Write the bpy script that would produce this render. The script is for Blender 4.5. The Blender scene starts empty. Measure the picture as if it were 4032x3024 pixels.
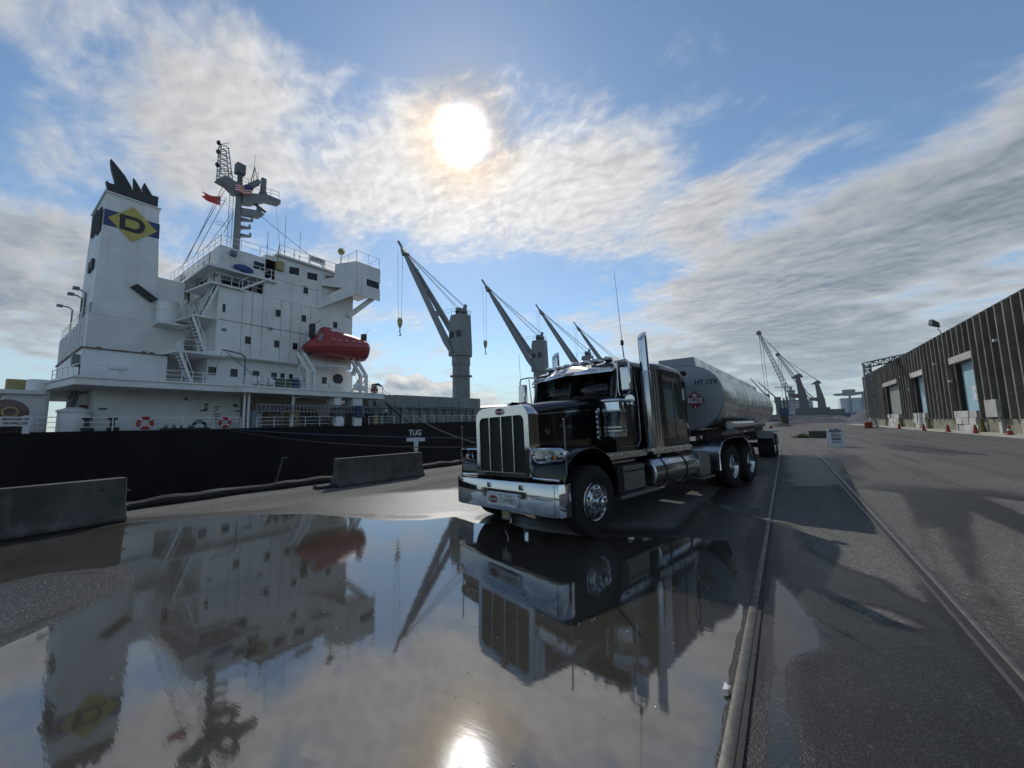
import bpy, math, random
import numpy as np
from mathutils import Vector, Matrix, noise as mnoise

random.seed(7)
SC = bpy.context.scene
COL = SC.collection
R = math.radians
PI = math.pi

# ------------------------------------------------------------------ camera
YAW, PITCH, ROLL, EYE = R(35.2), R(6.1), R(1.2), 1.68
cam_data = bpy.data.cameras.new('camera')
cam_data.sensor_width = 36.0
cam_data.lens = 13.52
cam_data.clip_start = 0.05
cam_data.clip_end = 5000
cam = bpy.data.objects.new('camera', cam_data)
COL.objects.link(cam)
_f = Vector((-math.sin(YAW) * math.cos(PITCH), math.cos(YAW) * math.cos(PITCH), math.sin(PITCH)))
_r0 = Vector((math.cos(YAW), math.sin(YAW), 0))
_u0 = _r0.cross(_f)
_r = math.cos(ROLL) * _r0 - math.sin(ROLL) * _u0
_u = math.sin(ROLL) * _r0 + math.cos(ROLL) * _u0
cam.matrix_world = Matrix(((_r.x, _u.x, -_f.x, 0), (_r.y, _u.y, -_f.y, 0), (_r.z, _u.z, -_f.z, EYE), (0, 0, 0, 1)))
SC.camera = cam

# ------------------------------------------------------------------ colour management
SC.view_settings.view_transform = 'Standard'
SC.view_settings.look = 'None'
SC.view_settings.exposure = 0.0
SC.view_settings.gamma = 1.0
SC.view_settings.use_curve_mapping = False
SC.cycles.max_bounces = 8
SC.cycles.glossy_bounces = 5
SC.cycles.transparent_max_bounces = 10
SC.cycles.sample_clamp_indirect = 6.0
SC.cycles.caustics_reflective = False
SC.cycles.use_denoising = True

# ------------------------------------------------------------------ sun
SUN_AZ, SUN_EL = R(-42.2), R(38.9)            # azimuth measured from +Y towards +X
SUN = Vector((math.sin(SUN_AZ) * math.cos(SUN_EL), math.cos(SUN_AZ) * math.cos(SUN_EL), math.sin(SUN_EL)))
sun_data = bpy.data.lights.new('sun', 'SUN')
sun_data.energy = 2.6
sun_data.angle = R(0.6)
sun_data.color = (1.0, 0.95, 0.87)
sun = bpy.data.objects.new('sun', sun_data)
COL.objects.link(sun)
sun.rotation_euler = (-SUN).to_track_quat('-Z', 'Y').to_euler()
sun.location = SUN * 300

# ------------------------------------------------------------------ node helpers
class NT:
    """Small expression layer over a node tree."""
    def __init__(self, tree):
        self.t = tree
    def node(self, typ, **kw):
        n = self.t.nodes.new(typ)
        for k, v in kw.items():
            setattr(n, k, v)
        return n
    def put(self, sock, v):
        if isinstance(v, bpy.types.NodeSocket):
            self.t.links.new(v, sock)
        elif v is not None:
            if sock.type == 'RGBA' and len(v) == 3:
                v = (*v, 1.0)
            sock.default_value = v
    def m(self, op, a, b=None, c=None, clamp=False):
        n = self.node('ShaderNodeMath', operation=op, use_clamp=clamp)
        for i, v in enumerate((a, b, c)):
            if v is not None:
                self.put(n.inputs[i], v)
        return n.outputs[0]
    def v(self, op, a, b=None, scale=None):
        n = self.node('ShaderNodeVectorMath', operation=op)
        self.put(n.inputs[0], a)
        if b is not None:
            self.put(n.inputs[1], b)
        if scale is not None:
            self.put(n.inputs['Scale'], scale)
        return n.outputs['Value'] if op in ('DOT_PRODUCT', 'LENGTH', 'DISTANCE') else n.outputs[0]
    def sep(self, a):
        n = self.node('ShaderNodeSeparateXYZ')
        self.put(n.inputs[0], a)
        return n.outputs
    def comb(self, x, y, z=0.0):
        n = self.node('ShaderNodeCombineXYZ')
        for i, v in enumerate((x, y, z)):
            self.put(n.inputs[i], v)
        return n.outputs[0]
    def noise(self, vec, scale, detail=4.0, rough=0.5, dist=0.0, dims='3D'):
        n = self.node('ShaderNodeTexNoise', noise_dimensions=dims)
        self.put(n.inputs['Vector'], vec)
        n.inputs['Scale'].default_value = scale
        n.inputs['Detail'].default_value = detail
        n.inputs['Roughness'].default_value = rough
        n.inputs['Distortion'].default_value = dist
        return n.outputs[0]
    def voronoi(self, vec, scale, rand=1.0, feature='F1'):
        n = self.node('ShaderNodeTexVoronoi', feature=feature)
        self.put(n.inputs['Vector'], vec)
        n.inputs['Scale'].default_value = scale
        n.inputs['Randomness'].default_value = rand
        return n.outputs[0]
    def step(self, x, a, b, lo=0.0, hi=1.0, smooth=True):
        n = self.node('ShaderNodeMapRange', interpolation_type='SMOOTHSTEP' if smooth else 'LINEAR')
        n.clamp = True
        self.put(n.inputs[0], x)
        for i, v in zip((1, 2, 3, 4), (a, b, lo, hi)):
            self.put(n.inputs[i], v)
        return n.outputs[0]
    def mix(self, f, a, b, kind='RGBA', blend='MIX'):
        n = self.node('ShaderNodeMix', data_type=kind)
        if kind == 'RGBA':
            n.blend_type = blend
            n.clamp_factor = True
            ia, ib, o = n.inputs[6], n.inputs[7], n.outputs[2]
        else:
            ia, ib, o = n.inputs[2], n.inputs[3], n.outputs[0]
        self.put(n.inputs[0], f)
        self.put(ia, a)
        self.put(ib, b)
        return o
    def mapping(self, vec, loc=(0, 0, 0), rot=(0, 0, 0), scale=(1, 1, 1), typ='POINT'):
        n = self.node('ShaderNodeMapping', vector_type=typ)
        self.put(n.inputs[0], vec)
        n.inputs[1].default_value = loc
        n.inputs[2].default_value = rot
        n.inputs[3].default_value = scale
        return n.outputs[0]
    def rgb_scale(self, col, f):
        return self.v('SCALE', col, scale=f)

# ------------------------------------------------------------------ sky
world = bpy.data.worlds.new('World')
SC.world = world
world.use_nodes = True
wt = world.node_tree
wt.nodes.clear()
W = NT(wt)
out = W.node('ShaderNodeOutputWorld')
bg = W.node('ShaderNodeBackground')
wt.links.new(bg.outputs[0], out.inputs[0])
sky = W.node('ShaderNodeTexSky', sky_type='NISHITA')
sky.sun_disc = False
sky.sun_elevation = SUN_EL
sky.sun_rotation = SUN_AZ            # Blender measures it clockwise from +Y
sky.altitude = 0
sky.air_density = 1.0
sky.dust_density = 0.15
sky.ozone_density = 1.5
DIR = W.v('NORMALIZE', W.node('ShaderNodeTexCoord').outputs['Generated'])
dx, dy, dz = W.sep(DIR)
el = W.m('MULTIPLY', W.m('ARCSINE', dz), 180 / PI)
az = W.m('MULTIPLY', W.m('ARCTAN2', dx, dy), 180 / PI)
AE = W.comb(az, el, 0.0)
cosang = W.v('DOT_PRODUCT', DIR, tuple(SUN))
ang = W.m('MULTIPLY', W.m('ARCCOSINE', W.m('MINIMUM', cosang, 0.999999)), 180 / PI)
# direction projected on a flat cloud deck, so that clouds shrink and flatten towards the horizon
zc = W.m('ADD', W.m('MAXIMUM', dz, 0.0), 0.17)
P = W.comb(W.m('DIVIDE', dx, zc), W.m('DIVIDE', dy, zc), 0.0)
sun_p = Vector((SUN.x, SUN.y, 0)) / (SUN.z + 0.17)

def blob(a0, e0, ra, re, rot=0.0, edge=0.0):
    """soft elliptical patch of cover, in degrees of azimuth and elevation"""
    q = W.mapping(AE, (a0, e0, 0), (0, 0, R(rot)), (ra, re, 1), 'TEXTURE')
    return W.step(W.v('LENGTH', q), edge, 1.0, 1.0, 0.0)

def cover_sum(blobs):
    s = None
    for b in blobs:
        w = W.m('MULTIPLY', blob(*b[1:]), b[0])
        s = w if s is None else W.m('ADD', s, w)
    return s
# cover: where the sheet of altocumulus is thick (+) or open (-)
big = W.noise(P, 0.9, 3.0, 0.55)
cover = W.m('ADD', W.m('MULTIPLY', W.m('SUBTRACT', big, 0.5), 0.6), W.m('MULTIPLY', W.m('SUBTRACT', W.noise(P, 2.6, 4.0, 0.6), 0.5), 0.75))
cover = W.m('ADD', cover, cover_sum([
    (0.56, -40, 32, 26, 12, -8), (0.46, -20, 33, 20, 11, -18), (0.50, -74, 35, 15, 12, 25), (0.30, -94, 38, 8, 6, 20), (0.26, -62, 30, 12, 8, 20),
    (0.66, 4, 17, 36, 11, 9), (0.50, 25, 21, 18, 9, 14), (0.36, -8, 26, 18, 6, 22), (0.46, -88, 15, 22, 12, 0), (0.30, -64, 20, 14, 9, 0),
    (0.50, 6, 7, 40, 8, 0),
    (-0.60, 15, 38, 24, 11.0, -14), (-0.60, -54, 49.0, 26, 7.5, 6), (-0.62, -35, 20.0, 16, 6.0, 8), (-0.50, -94, 29, 9, 6, 10),
    (-0.26, -66, 27, 6, 6, 50), (-0.22, -53, 21, 8, 8, 30), (-0.30, -20, 48.5, 28, 6.0, 0), (-0.40, -32, 11, 15, 6, 0)]))
warp_n = W.node('ShaderNodeTexNoise'); W.put(warp_n.inputs['Vector'], P)
warp_n.inputs['Scale'].default_value = 2.0; warp_n.inputs['Detail'].default_value = 2.0
Pw = W.v('ADD', P, W.v('SCALE', W.v('SUBTRACT', warp_n.outputs['Color'], (0.5, 0.5, 0.5)), scale=0.22))
Ps = W.mapping(Pw, (0, 0, 0), (0, 0, R(38)), (1.0, 1.5, 1.0))      # streaks run along the wind
near = W.m('EXPONENT', W.m('DIVIDE', ang, -24.0))                 # forward scattering round the sun
Pf = W.mapping(Pw, (4, 2, 0), (0, 0, R(-20)), (1.0, 1.35, 1.0))
def density(off):
    a = W.noise(W.v('ADD', Ps, off), 3.2, 8.0, 0.56)
    b = W.noise(W.v('ADD', Pf, off), 24.0, 3.0, 0.55, 0.6)
    return W.m('ADD', W.m('ADD', W.m('MULTIPLY', a, 0.86), 0.07), W.m('MULTIPLY', W.m('SUBTRACT', b, 0.5), W.m('ADD', 0.06, W.m('MULTIPLY', near, 0.30))))
den = density((0.0, 0.0, 0.0))
den_s = density(tuple(sun_p.normalized() * 0.035))
raw = W.m('ADD', W.m('SUBTRACT', den, 0.52), W.m('MULTIPLY', cover, 0.75))
alpha = W.m('MULTIPLY', W.step(raw, -0.10, 0.30), W.step(el, -0.5, 2.5))
thick = W.step(raw, 0.04, 0.42)
relief = W.m('MULTIPLY', W.m('SUBTRACT', den, den_s), W.m('ADD', 0.9, W.m('MULTIPLY', near, 0.9)))
far_sun = W.step(ang, 10.0, 55.0)
lit = W.m('ADD', W.m('ADD', 0.60, W.m('MULTIPLY', near, 0.36)), relief)
lit = W.m('SUBTRACT', lit, W.m('MULTIPLY', W.m('MULTIPLY', thick, far_sun), 0.31))
lit = W.m('MAXIMUM', lit, 0.17)
tint = W.mix(W.step(lit, 0.22, 0.62), (0.84, 0.97, 1.14), (1.0, 0.995, 0.985))
cloud = W.rgb_scale(tint, lit)
base = W.rgb_scale(sky.outputs[0], 0.115)
base = W.mix(1.0, base, (0.90, 1.0, 1.02), blend='MULTIPLY')
col = W.mix(W.m('MULTIPLY', alpha, 0.92), base, cloud)
col = W.mix(W.step(el, 0.0, 12.0, 0.72, 0.0), col, (0.40, 0.52, 0.60))
# heaped cumulus low over the horizon
AEc = W.comb(W.m('MULTIPLY', az, 0.10), W.m('MULTIPLY', el, 0.15), 3.7)
def heap(off):
    v = W.v('ADD', AEc, off)
    return W.m('ADD', W.m('MULTIPLY', W.noise(v, 1.3, 6.0, 0.6), 0.80), W.m('MULTIPLY', W.m('SUBTRACT', 1.0, W.voronoi(v, 2.6)), 0.28))
h0 = heap((0.0, 0.0, 0.0))
h1 = heap((0.02, 0.085, 0.0))
tops = cover_sum([(0.50, -51, 4.0, 17, 10.0, 0), (0.34, -40, 0.5, 22, 9.0, 0), (0.46, -23, 3.5, 14, 9, 0), (0.25, 16, 2, 30, 6, 0), (0.22, -86, 3, 18, 6, 0)])
hraw = W.m('SUBTRACT', W.m('ADD', h0, tops), W.step(el, 0.0, 14.0, 0.70, 1.06, smooth=False))
halpha = W.m('MULTIPLY', W.step(hraw, 0.0, 0.05), W.step(el, -0.5, 1.0))
hlit = W.m('ADD', 0.68, W.m('MULTIPLY', W.m('SUBTRACT', h0, h1), 2.3))
hlit = W.m('SUBTRACT', hlit, W.m('MULTIPLY', W.step(hraw, 0.02, 0.30), 0.12))
hlit = W.m('MINIMUM', W.m('MAXIMUM', hlit, 0.34), 0.95)
hcol = W.rgb_scale(W.mix(W.step(hlit, 0.35, 0.75), (0.84, 0.96, 1.12), (1.0, 0.99, 0.96)), hlit)
col = W.mix(W.m('MULTIPLY', halpha, W.step(el, -1.0, 7.0, 0.30, 0.92)), col, hcol)
# haze towards the horizon, then the sun's aureole shining through the cloud
core = W.m('MULTIPLY', W.m('EXPONENT', W.m('MULTIPLY', W.m('POWER', W.m('DIVIDE', ang, 2.1), 2.0), -1.0)), 5.0)
halo = W.m('ADD', core, W.m('ADD', W.m('MULTIPLY', W.m('EXPONENT', W.m('DIVIDE', ang, -1.9)), 0.9), W.m('MULTIPLY', W.m('EXPONENT', W.m('DIVIDE', ang, -8.0)), 0.12)))
halo = W.m('MULTIPLY', halo, W.m('ADD', 0.55, W.m('MULTIPLY', alpha, 0.5)))
hot = W.mix(W.step(ang, 2.2, 4.6), (1.0, 0.97, 0.90), (1.0, 0.62, 0.30))
ring = W.m('MULTIPLY', W.m('MULTIPLY', W.step(ang, 1.5, 4.2), W.step(ang, 4.0, 9.5, 1.0, 0.0)), 0.50)
col = W.mix(ring, col, W.mix(1.0, col, (0.99, 0.78, 0.55), blend='MULTIPLY'))
col = W.v('ADD', col, W.rgb_scale(hot, halo))
W.put(bg.inputs['Color'], col)
bg.inputs['Strength'].default_value = 1.0
world.cycles.sampling_method = 'MANUAL'
world.cycles.sample_map_resolution = 1024
# ------------------------------------------------------------------ mesh helpers
class MB:
    """collects shapes, then links them as ONE mesh object"""
    def __init__(self):
        self.v, self.f = [], []
    def add(self, vs, fs):
        n = len(self.v)
        self.v += [tuple(map(float, p)) for p in vs]
        self.f += [tuple(i + n for i in f) for f in fs]
        return self
    def box(self, x0, x1, y0, y1, z0, z1):
        return self.add([(x0, y0, z0), (x1, y0, z0), (x1, y1, z0), (x0, y1, z0), (x0, y0, z1), (x1, y0, z1), (x1, y1, z1), (x0, y1, z1)],
                        [(0, 3, 2, 1), (4, 5, 6, 7), (0, 1, 5, 4), (1, 2, 6, 5), (2, 3, 7, 6), (3, 0, 4, 7)])
    def beam(self, p0, p1, w, h=None, up=(0, 0, 1), w1=None, h1=None):
        h = w if h is None else h
        w1 = w if w1 is None else w1
        h1 = h if h1 is None else h1
        p0, p1 = Vector(p0), Vector(p1)
        d = (p1 - p0).normalized()
        u = Vector(up)
        if abs(d.dot(u)) > 0.98:
            u = Vector((0, 1, 0)) if abs(d.y) < 0.9 else Vector((1, 0, 0))
        s = d.cross(u).normalized()
        u = s.cross(d)
        r = []
        for p, a, b in ((p0, w, h), (p1, w1, h1)):
            r += [p + s * a / 2 * i + u * b / 2 * j for i, j in ((-1, -1), (1, -1), (1, 1), (-1, 1))]
        return self.add(r, [(0, 3, 2, 1), (4, 5, 6, 7), (0, 1, 5, 4), (1, 2, 6, 5), (2, 3, 7, 6), (3, 0, 4, 7)])
    def ring_loft(self, rings, cap0=True, cap1=True, closed=True):
        n = len(rings[0])
        vs = [p for r in rings for p in r]
        fs = []
        for k in range(len(rings) - 1):
            for i in range(n if closed else n - 1):
                j = (i + 1) % n
                fs.append((k * n + i, k * n + j, (k + 1) * n + j, (k + 1) * n + i))
        if cap0:
            fs.append(tuple(reversed(range(n))))
        if cap1:
            fs.append(tuple(range((len(rings) - 1) * n, len(rings) * n)))
        return self.add(vs, fs)
    def cyl(self, p0, p1, r0, r1=None, n=14, caps=True):
        r1 = r0 if r1 is None else r1
        p0, p1 = Vector(p0), Vector(p1)
        d = (p1 - p0).normalized()
        u = Vector((0, 0, 1)) if abs(d.z) < 0.9 else Vector((1, 0, 0))
        a = d.cross(u).normalized()
        b = d.cross(a)
        rings = [[p + (a * math.cos(2 * PI * i / n) + b * math.sin(2 * PI * i / n)) * r for i in range(n)] for p, r in ((p0, r0), (p1, r1))]
        return self.ring_loft(rings, caps, caps)
    def tube(self, pts, r, n=6, caps=True):
        pts = [Vector(p) for p in pts]
        rings = []
        prev = None
        for i, p in enumerate(pts):
            d = (pts[min(i + 1, len(pts) - 1)] - pts[max(i - 1, 0)]).normalized()
            if prev is None:
                u = Vector((0, 0, 1)) if abs(d.z) < 0.9 else Vector((1, 0, 0))
                a = d.cross(u).normalized()
            else:
                a = (prev - d * prev.dot(d)).normalized()
            prev = a
            b = d.cross(a)
            rr = r[i] if isinstance(r, (list, tuple)) else r
            rings.append([p + (a * math.cos(2 * PI * k / n) + b * math.sin(2 * PI * k / n)) * rr for k in range(n)])
        return self.ring_loft(rings, caps, caps)
    def prism(self, poly, axis, a0, a1):
        """poly: 2-D points; axis 'x': (y,z), 'y': (x,z), 'z': (x,y)"""
        def q(p, a):
            return {'x': (a, p[0], p[1]), 'y': (p[0], a, p[1]), 'z': (p[0], p[1], a)}[axis]
        return self.ring_loft([[q(p, a0) for p in poly], [q(p, a1) for p in poly]])
    def lathe(self, prof, o, axis='x', n=24, cap0=False, cap1=False):
        """prof: (radius, offset along axis)"""
        rings = []
        for r, t in prof:
            ring = []
            for i in range(n):
                c, s = math.cos(2 * PI * i / n) * r, math.sin(2 * PI * i / n) * r
                ring.append({'x': (o[0] + t, o[1] + c, o[2] + s), 'y': (o[0] + s, o[1] + t, o[2] + c), 'z': (o[0] + c, o[1] + s, o[2] + t)}[axis])
            rings.append(ring)
        return self.ring_loft(rings, cap0, cap1)
    def ball(self, c, r, sx=1, sy=1, sz=1, n=10, m=6):
        prof = [(math.sin(PI * k / m), -math.cos(PI * k / m)) for k in range(m + 1)]
        rings = [[(c[0] + r * sx * max(a, 1e-4) * math.cos(2 * PI * i / n), c[1] + r * sy * max(a, 1e-4) * math.sin(2 * PI * i / n), c[2] + r * sz * t) for i in range(n)] for a, t in prof]
        return self.ring_loft(rings, False, False)
    def quad(self, a, b, c, d):
        return self.add([a, b, c, d], [(0, 1, 2, 3)])
    def mesh(self, name, smooth=35):
        me = bpy.data.meshes.new(name)
        me.from_pydata(self.v, [], self.f)
        me.validate()
        if smooth:
            me.polygons.foreach_set('use_smooth', [True] * len(me.polygons))
            me.set_sharp_from_angle(angle=R(smooth))
        return me
    def build(self, name, mat, parent=None, smooth=35, bev=0, seg=2, label=None, world=True):
        me = self.mesh(name, smooth)
        return place(name, me, mat, parent, bev, seg, label, world)

def place(name, me, mat, parent=None, bev=0, seg=2, label=None, world=True):
    if not me.materials:
        me.materials.append(mat)
    o = bpy.data.objects.new(name, me)
    COL.objects.link(o)
    if parent is not None:
        o.parent = parent
        if world and parent.get('_pos') is not None:
            o.matrix_parent_inverse = Matrix.Translation(-Vector(parent['_pos']))
    if bev:
        m = o.modifiers.new('bevel', 'BEVEL')
        m.width = bev
        m.segments = seg
        m.limit_method = 'ANGLE'
        m.angle_limit = R(40)
        m.harden_normals = False
    if label:
        o['label'] = label
    return o

def tag(o, label=None, cat=None, group=None, kind=None):
    for k, v in (('label', label), ('category', cat), ('group', group), ('kind', kind)):
        if v:
            o[k] = v
    return o

def thing(name, label, cat, pos=(0, 0, 0), group=None, rz=0.0, world=True):
    """an Empty at the thing's base; world=True: its parts are given in scene metres"""
    o = bpy.data.objects.new(name, None)
    o.empty_display_size = 0.2
    COL.objects.link(o)
    o.location = pos
    o.rotation_euler.z = rz
    if world:
        o['_pos'] = tuple(pos)
    return tag(o, label, cat, group)

def sub_empty(name, parent, pos=(0, 0, 0), label=None):
    o = bpy.data.objects.new(name, None)
    COL.objects.link(o)
    o.parent = parent
    if parent.get('_pos') is not None:
        o.matrix_parent_inverse = Matrix.Translation(-Vector(parent['_pos']))
    o.location = pos
    if label:
        o['label'] = label
    return o

def copy_tree(o, parent=None):
    c = o.copy()
    COL.objects.link(c)
    c.parent = parent
    for ch in list(o.children):
        copy_tree(ch, c)
    return c

def text(name, body, mat, parent, size, origin, xdir, ydir, ext=0.004, shear=0.0, align='CENTER', sx=1.0, offset=0.0, world=True, space=1.0):
    cu = bpy.data.curves.new(name, 'FONT')
    cu.body = body
    cu.size = size
    cu.extrude = ext
    cu.shear = shear
    cu.align_x = align
    cu.align_y = 'CENTER'
    cu.offset = offset
    cu.space_character = space
    cu.resolution_u = 3
    tmp = bpy.data.objects.new(name + '_curve', cu)
    me = bpy.data.meshes.new_from_object(tmp)
    bpy.data.objects.remove(tmp)
    me.name = name
    me.materials.clear()
    me.materials.append(mat)
    o = bpy.data.objects.new(name, me)
    COL.objects.link(o)
    x = Vector(xdir).normalized()
    y = Vector(ydir).normalized()
    z = x.cross(y)
    o.parent = parent
    if parent is not None and world and parent.get('_pos') is not None:
        o.matrix_parent_inverse = Matrix.Translation(-Vector(parent['_pos']))
    o.matrix_basis = Matrix(((x.x * sx, y.x, z.x, origin[0]), (x.y * sx, y.y, z.y, origin[1]), (x.z * sx, y.z, z.z, origin[2]), (0, 0, 0, 1)))
    return o

# ------------------------------------------------------------------ materials
def newmat(name):
    m = bpy.data.materials.new(name)
    m.use_nodes = True
    t = NT(m.node_tree)
    b = m.node_tree.nodes['Principled BSDF']
    return m, t, b

def mat(name, col, rough=0.5, metal=0.0, var=0.0, vscale=3.0, streak=None, bump=0.0, bscale=40.0, coat=0.0, spec=None, rvar=0.0, ior=None, obj=False):
    """paint, metal or stone with uneven tone, optional run-down streaks and fine relief"""
    m, t, b = newmat(name)
    b.inputs['Roughness'].default_value = rough
    b.inputs['Metallic'].default_value = metal
    if coat:
        b.inputs['Coat Weight'].default_value = coat
        b.inputs['Coat Roughness'].default_value = 0.03
    if spec is not None:
        b.inputs['Specular IOR Level'].default_value = spec
    if ior:
        b.inputs['IOR'].default_value = ior
    pos = t.node('ShaderNodeTexCoord').outputs['Object'] if obj else t.node('ShaderNodeNewGeometry').outputs['Position']
    c = (*col, 1.0)
    if var or streak:
        n = t.noise(pos, vscale, 5.0, 0.6)
        c = t.mix(t.step(n, 0.3, 0.72), tuple(x * (1 - var) for x in col), tuple(min(1, x * (1 + var * 0.6)) for x in col))
    if streak:
        scol, amt, ss = streak
        q = t.mapping(pos, (0, 0, 0), (0, 0, 0), (ss, ss, ss * 0.045))
        s = t.m('MULTIPLY', t.step(t.noise(q, 1.0, 4.0, 0.6), 0.52, 0.78), t.step(t.noise(pos, 0.35, 3.0), 0.38, 0.66))
        c = t.mix(t.m('MULTIPLY', s, amt), c, scol)
    t.put(b.inputs['Base Color'], c)
    if rvar:
        t.put(b.inputs['Roughness'], t.step(t.noise(pos, vscale * 1.7, 4.0), 0.3, 0.7, max(0.02, rough - rvar), rough + rvar))
    if bump:
        bn = t.node('ShaderNodeBump')
        bn.inputs['Strength'].default_value = bump
        bn.inputs['Distance'].default_value = 0.02
        t.put(bn.inputs['Height'], t.noise(pos, bscale, 4.0, 0.6))
        t.put(b.inputs['Normal'], bn.outputs[0])
    return m

RUST = (0.16, 0.075, 0.035)
M = {}
M['white'] = mat('ship_white_paint', (0.75, 0.755, 0.745), 0.45, var=0.10, vscale=0.6, streak=((0.36, 0.33, 0.29), 0.55, 1.6), bump=0.05, bscale=2.0)
M['white_clean'] = mat('white_enamel', (0.74, 0.75, 0.74), 0.4, var=0.06, vscale=2.0)
M['hull'] = mat('black_hull_paint', (0.0055, 0.006, 0.0075), 0.6, var=0.4, vscale=0.4, streak=((0.018, 0.014, 0.012), 0.5, 0.8), bump=0.06, bscale=1.2, spec=0.10)
M['grey'] = mat('crane_grey_paint', (0.165, 0.185, 0.195), 0.5, var=0.12, vscale=0.5, streak=(RUST, 0.35, 1.1))
M['grey_dk'] = mat('dark_grey_paint', (0.10, 0.115, 0.12), 0.55, var=0.2, vscale=0.8, streak=(RUST, 0.4, 1.3))
M['coaming'] = mat('hatch_grey_paint', (0.20, 0.23, 0.235), 0.55, var=0.2, vscale=0.35, streak=(RUST, 0.55, 0.9))
M['deck'] = mat('deck_paint', (0.16, 0.10, 0.085), 0.7, var=0.3, vscale=0.7)
M['black'] = mat('black_fittings', (0.014, 0.014, 0.015), 0.55, var=0.3)
M['funnel_top'] = mat('funnel_black', (0.022, 0.026, 0.028), 0.6, var=0.3, vscale=1.5)
M['navy'] = mat('navy_band', (0.022, 0.045, 0.16), 0.5, var=0.15)
M['yellow'] = mat('emblem_yellow', (0.50, 0.42, 0.10), 0.5, var=0.12)
M['emblem'] = mat('emblem_black', (0.016, 0.018, 0.024), 0.5)
M['red'] = mat('lifeboat_red', (0.33, 0.034, 0.034), 0.42, var=0.15, vscale=1.2, streak=((0.16, 0.03, 0.025), 0.6, 2.0))
M['orange'] = mat('lifebuoy_orange', (0.36, 0.035, 0.028), 0.5, var=0.15)
M['flag_red'] = mat('flag_red', (0.55, 0.05, 0.05), 0.8, var=0.1)
M['flag_white'] = mat('flag_white', (0.65, 0.62, 0.62), 0.8)
M['flag_blue'] = mat('flag_blue', (0.03, 0.04, 0.18), 0.8)
M['blue_tarp'] = mat('blue_tarpaulin', (0.02, 0.055, 0.22), 0.6, var=0.2)
M['green'] = mat('green_drum', (0.02, 0.10, 0.045), 0.55, var=0.3)
M['pane'] = mat('dark_pane', (0.010, 0.013, 0.016), 0.08, spec=0.35)
M['brass'] = mat('yellowed_metal', (0.36, 0.30, 0.12), 0.5, var=0.2)
M['alu'] = mat('gangway_aluminium', (0.24, 0.27, 0.32), 0.45, metal=0.3, var=0.2)
M['rope'] = mat('mooring_rope', (0.055, 0.055, 0.05), 0.9, var=0.3, vscale=8)
M['rope_blue'] = mat('blue_mooring_rope', (0.06, 0.11, 0.20), 0.9, var=0.2, vscale=8)
M['chrome'] = mat('chrome', (0.60, 0.61, 0.63), 0.07, metal=1.0, rvar=0.03, vscale=6, obj=True)
M['polish'] = mat('polished_aluminium', (0.46, 0.47, 0.48), 0.20, metal=1.0, rvar=0.06, vscale=5, obj=True)
M['tank'] = mat('tanker_aluminium', (0.40, 0.42, 0.44), 0.22, metal=0.92, var=0.08, vscale=1.4, rvar=0.08, obj=True)
M['head'] = mat('tanker_head_dull_aluminium', (0.25, 0.265, 0.29), 0.42, metal=0.55, var=0.08, vscale=1.2, obj=True)
M['tread_plate'] = mat('tread_plate', (0.24, 0.24, 0.23), 0.38, metal=0.7, bump=0.3, bscale=70, obj=True)
M['paint'] = mat('black_truck_paint', (0.003, 0.0034, 0.0055), 0.25, coat=0.55, spec=0.25, obj=True)
M['chassis'] = mat('chassis_black', (0.012, 0.012, 0.012), 0.6, var=0.3)
M['rubber'] = mat('tyre_rubber', (0.010, 0.010, 0.010), 0.8, var=0.25, vscale=9, bump=0.1, bscale=60)
M['amber'] = mat('amber_lens', (0.55, 0.20, 0.02), 0.2)
M['lens'] = mat('clear_lens', (0.45, 0.48, 0.50), 0.08, metal=0.5)
M['bulb'] = mat('frosted_marker_lens', (0.55, 0.56, 0.57), 0.15, metal=0.3)
M['interior'] = mat('cab_interior', (0.03, 0.03, 0.033), 0.8)
M['sign_white'] = mat('sign_white', (0.62, 0.63, 0.64), 0.5, var=0.06)
M['print_dark'] = mat('sign_print', (0.035, 0.02, 0.05), 0.6)
M['print_navy'] = mat('navy_lettering', (0.015, 0.025, 0.05), 0.5)
M['print_red'] = mat('red_print', (0.17, 0.016, 0.024), 0.5)
M['print_maroon'] = mat('maroon_print', (0.15, 0.02, 0.02), 0.6)
M['barrier'] = mat('barrier_concrete', (0.078, 0.075, 0.066), 0.9, var=0.35, vscale=2.2, streak=((0.24, 0.235, 0.21), 0.6, 5.0), bump=0.35, bscale=38)
M['block'] = mat('pale_concrete', (0.46, 0.46, 0.43), 0.85, var=0.2, vscale=1.5, streak=((0.24, 0.23, 0.20), 0.6, 2.5), bump=0.2, bscale=20)
M['dock'] = mat('mossy_dock_concrete', (0.20, 0.19, 0.145), 0.9, var=0.35, vscale=0.9, streak=((0.10, 0.10, 0.055), 0.8, 1.6), bump=0.2, bscale=15)
M['rib'] = mat('weathered_precast', (0.175, 0.16, 0.13), 0.9, var=0.3, vscale=0.8, streak=((0.07, 0.062, 0.05), 0.7, 1.2), bump=0.2, bscale=12)
M['wall'] = mat('stained_wall_panel', (0.014, 0.0115, 0.009), 0.9, var=0.35, vscale=0.9, streak=((0.015, 0.013, 0.011), 0.8, 1.4))
M['door_blue'] = mat('pale_blue_door', (0.28, 0.44, 0.51), 0.6, var=0.12, vscale=0.8, streak=((0.14, 0.22, 0.25), 0.5, 2.0))
M['door_grey'] = mat('grey_roller_door', (0.20, 0.21, 0.20), 0.6, var=0.15, vscale=0.8)
M['galv'] = mat('galvanised_steel', (0.17, 0.18, 0.19), 0.5, metal=0.5, var=0.2)
M['bollard'] = mat('bollard_white', (0.55, 0.56, 0.55), 0.6, var=0.1)
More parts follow.
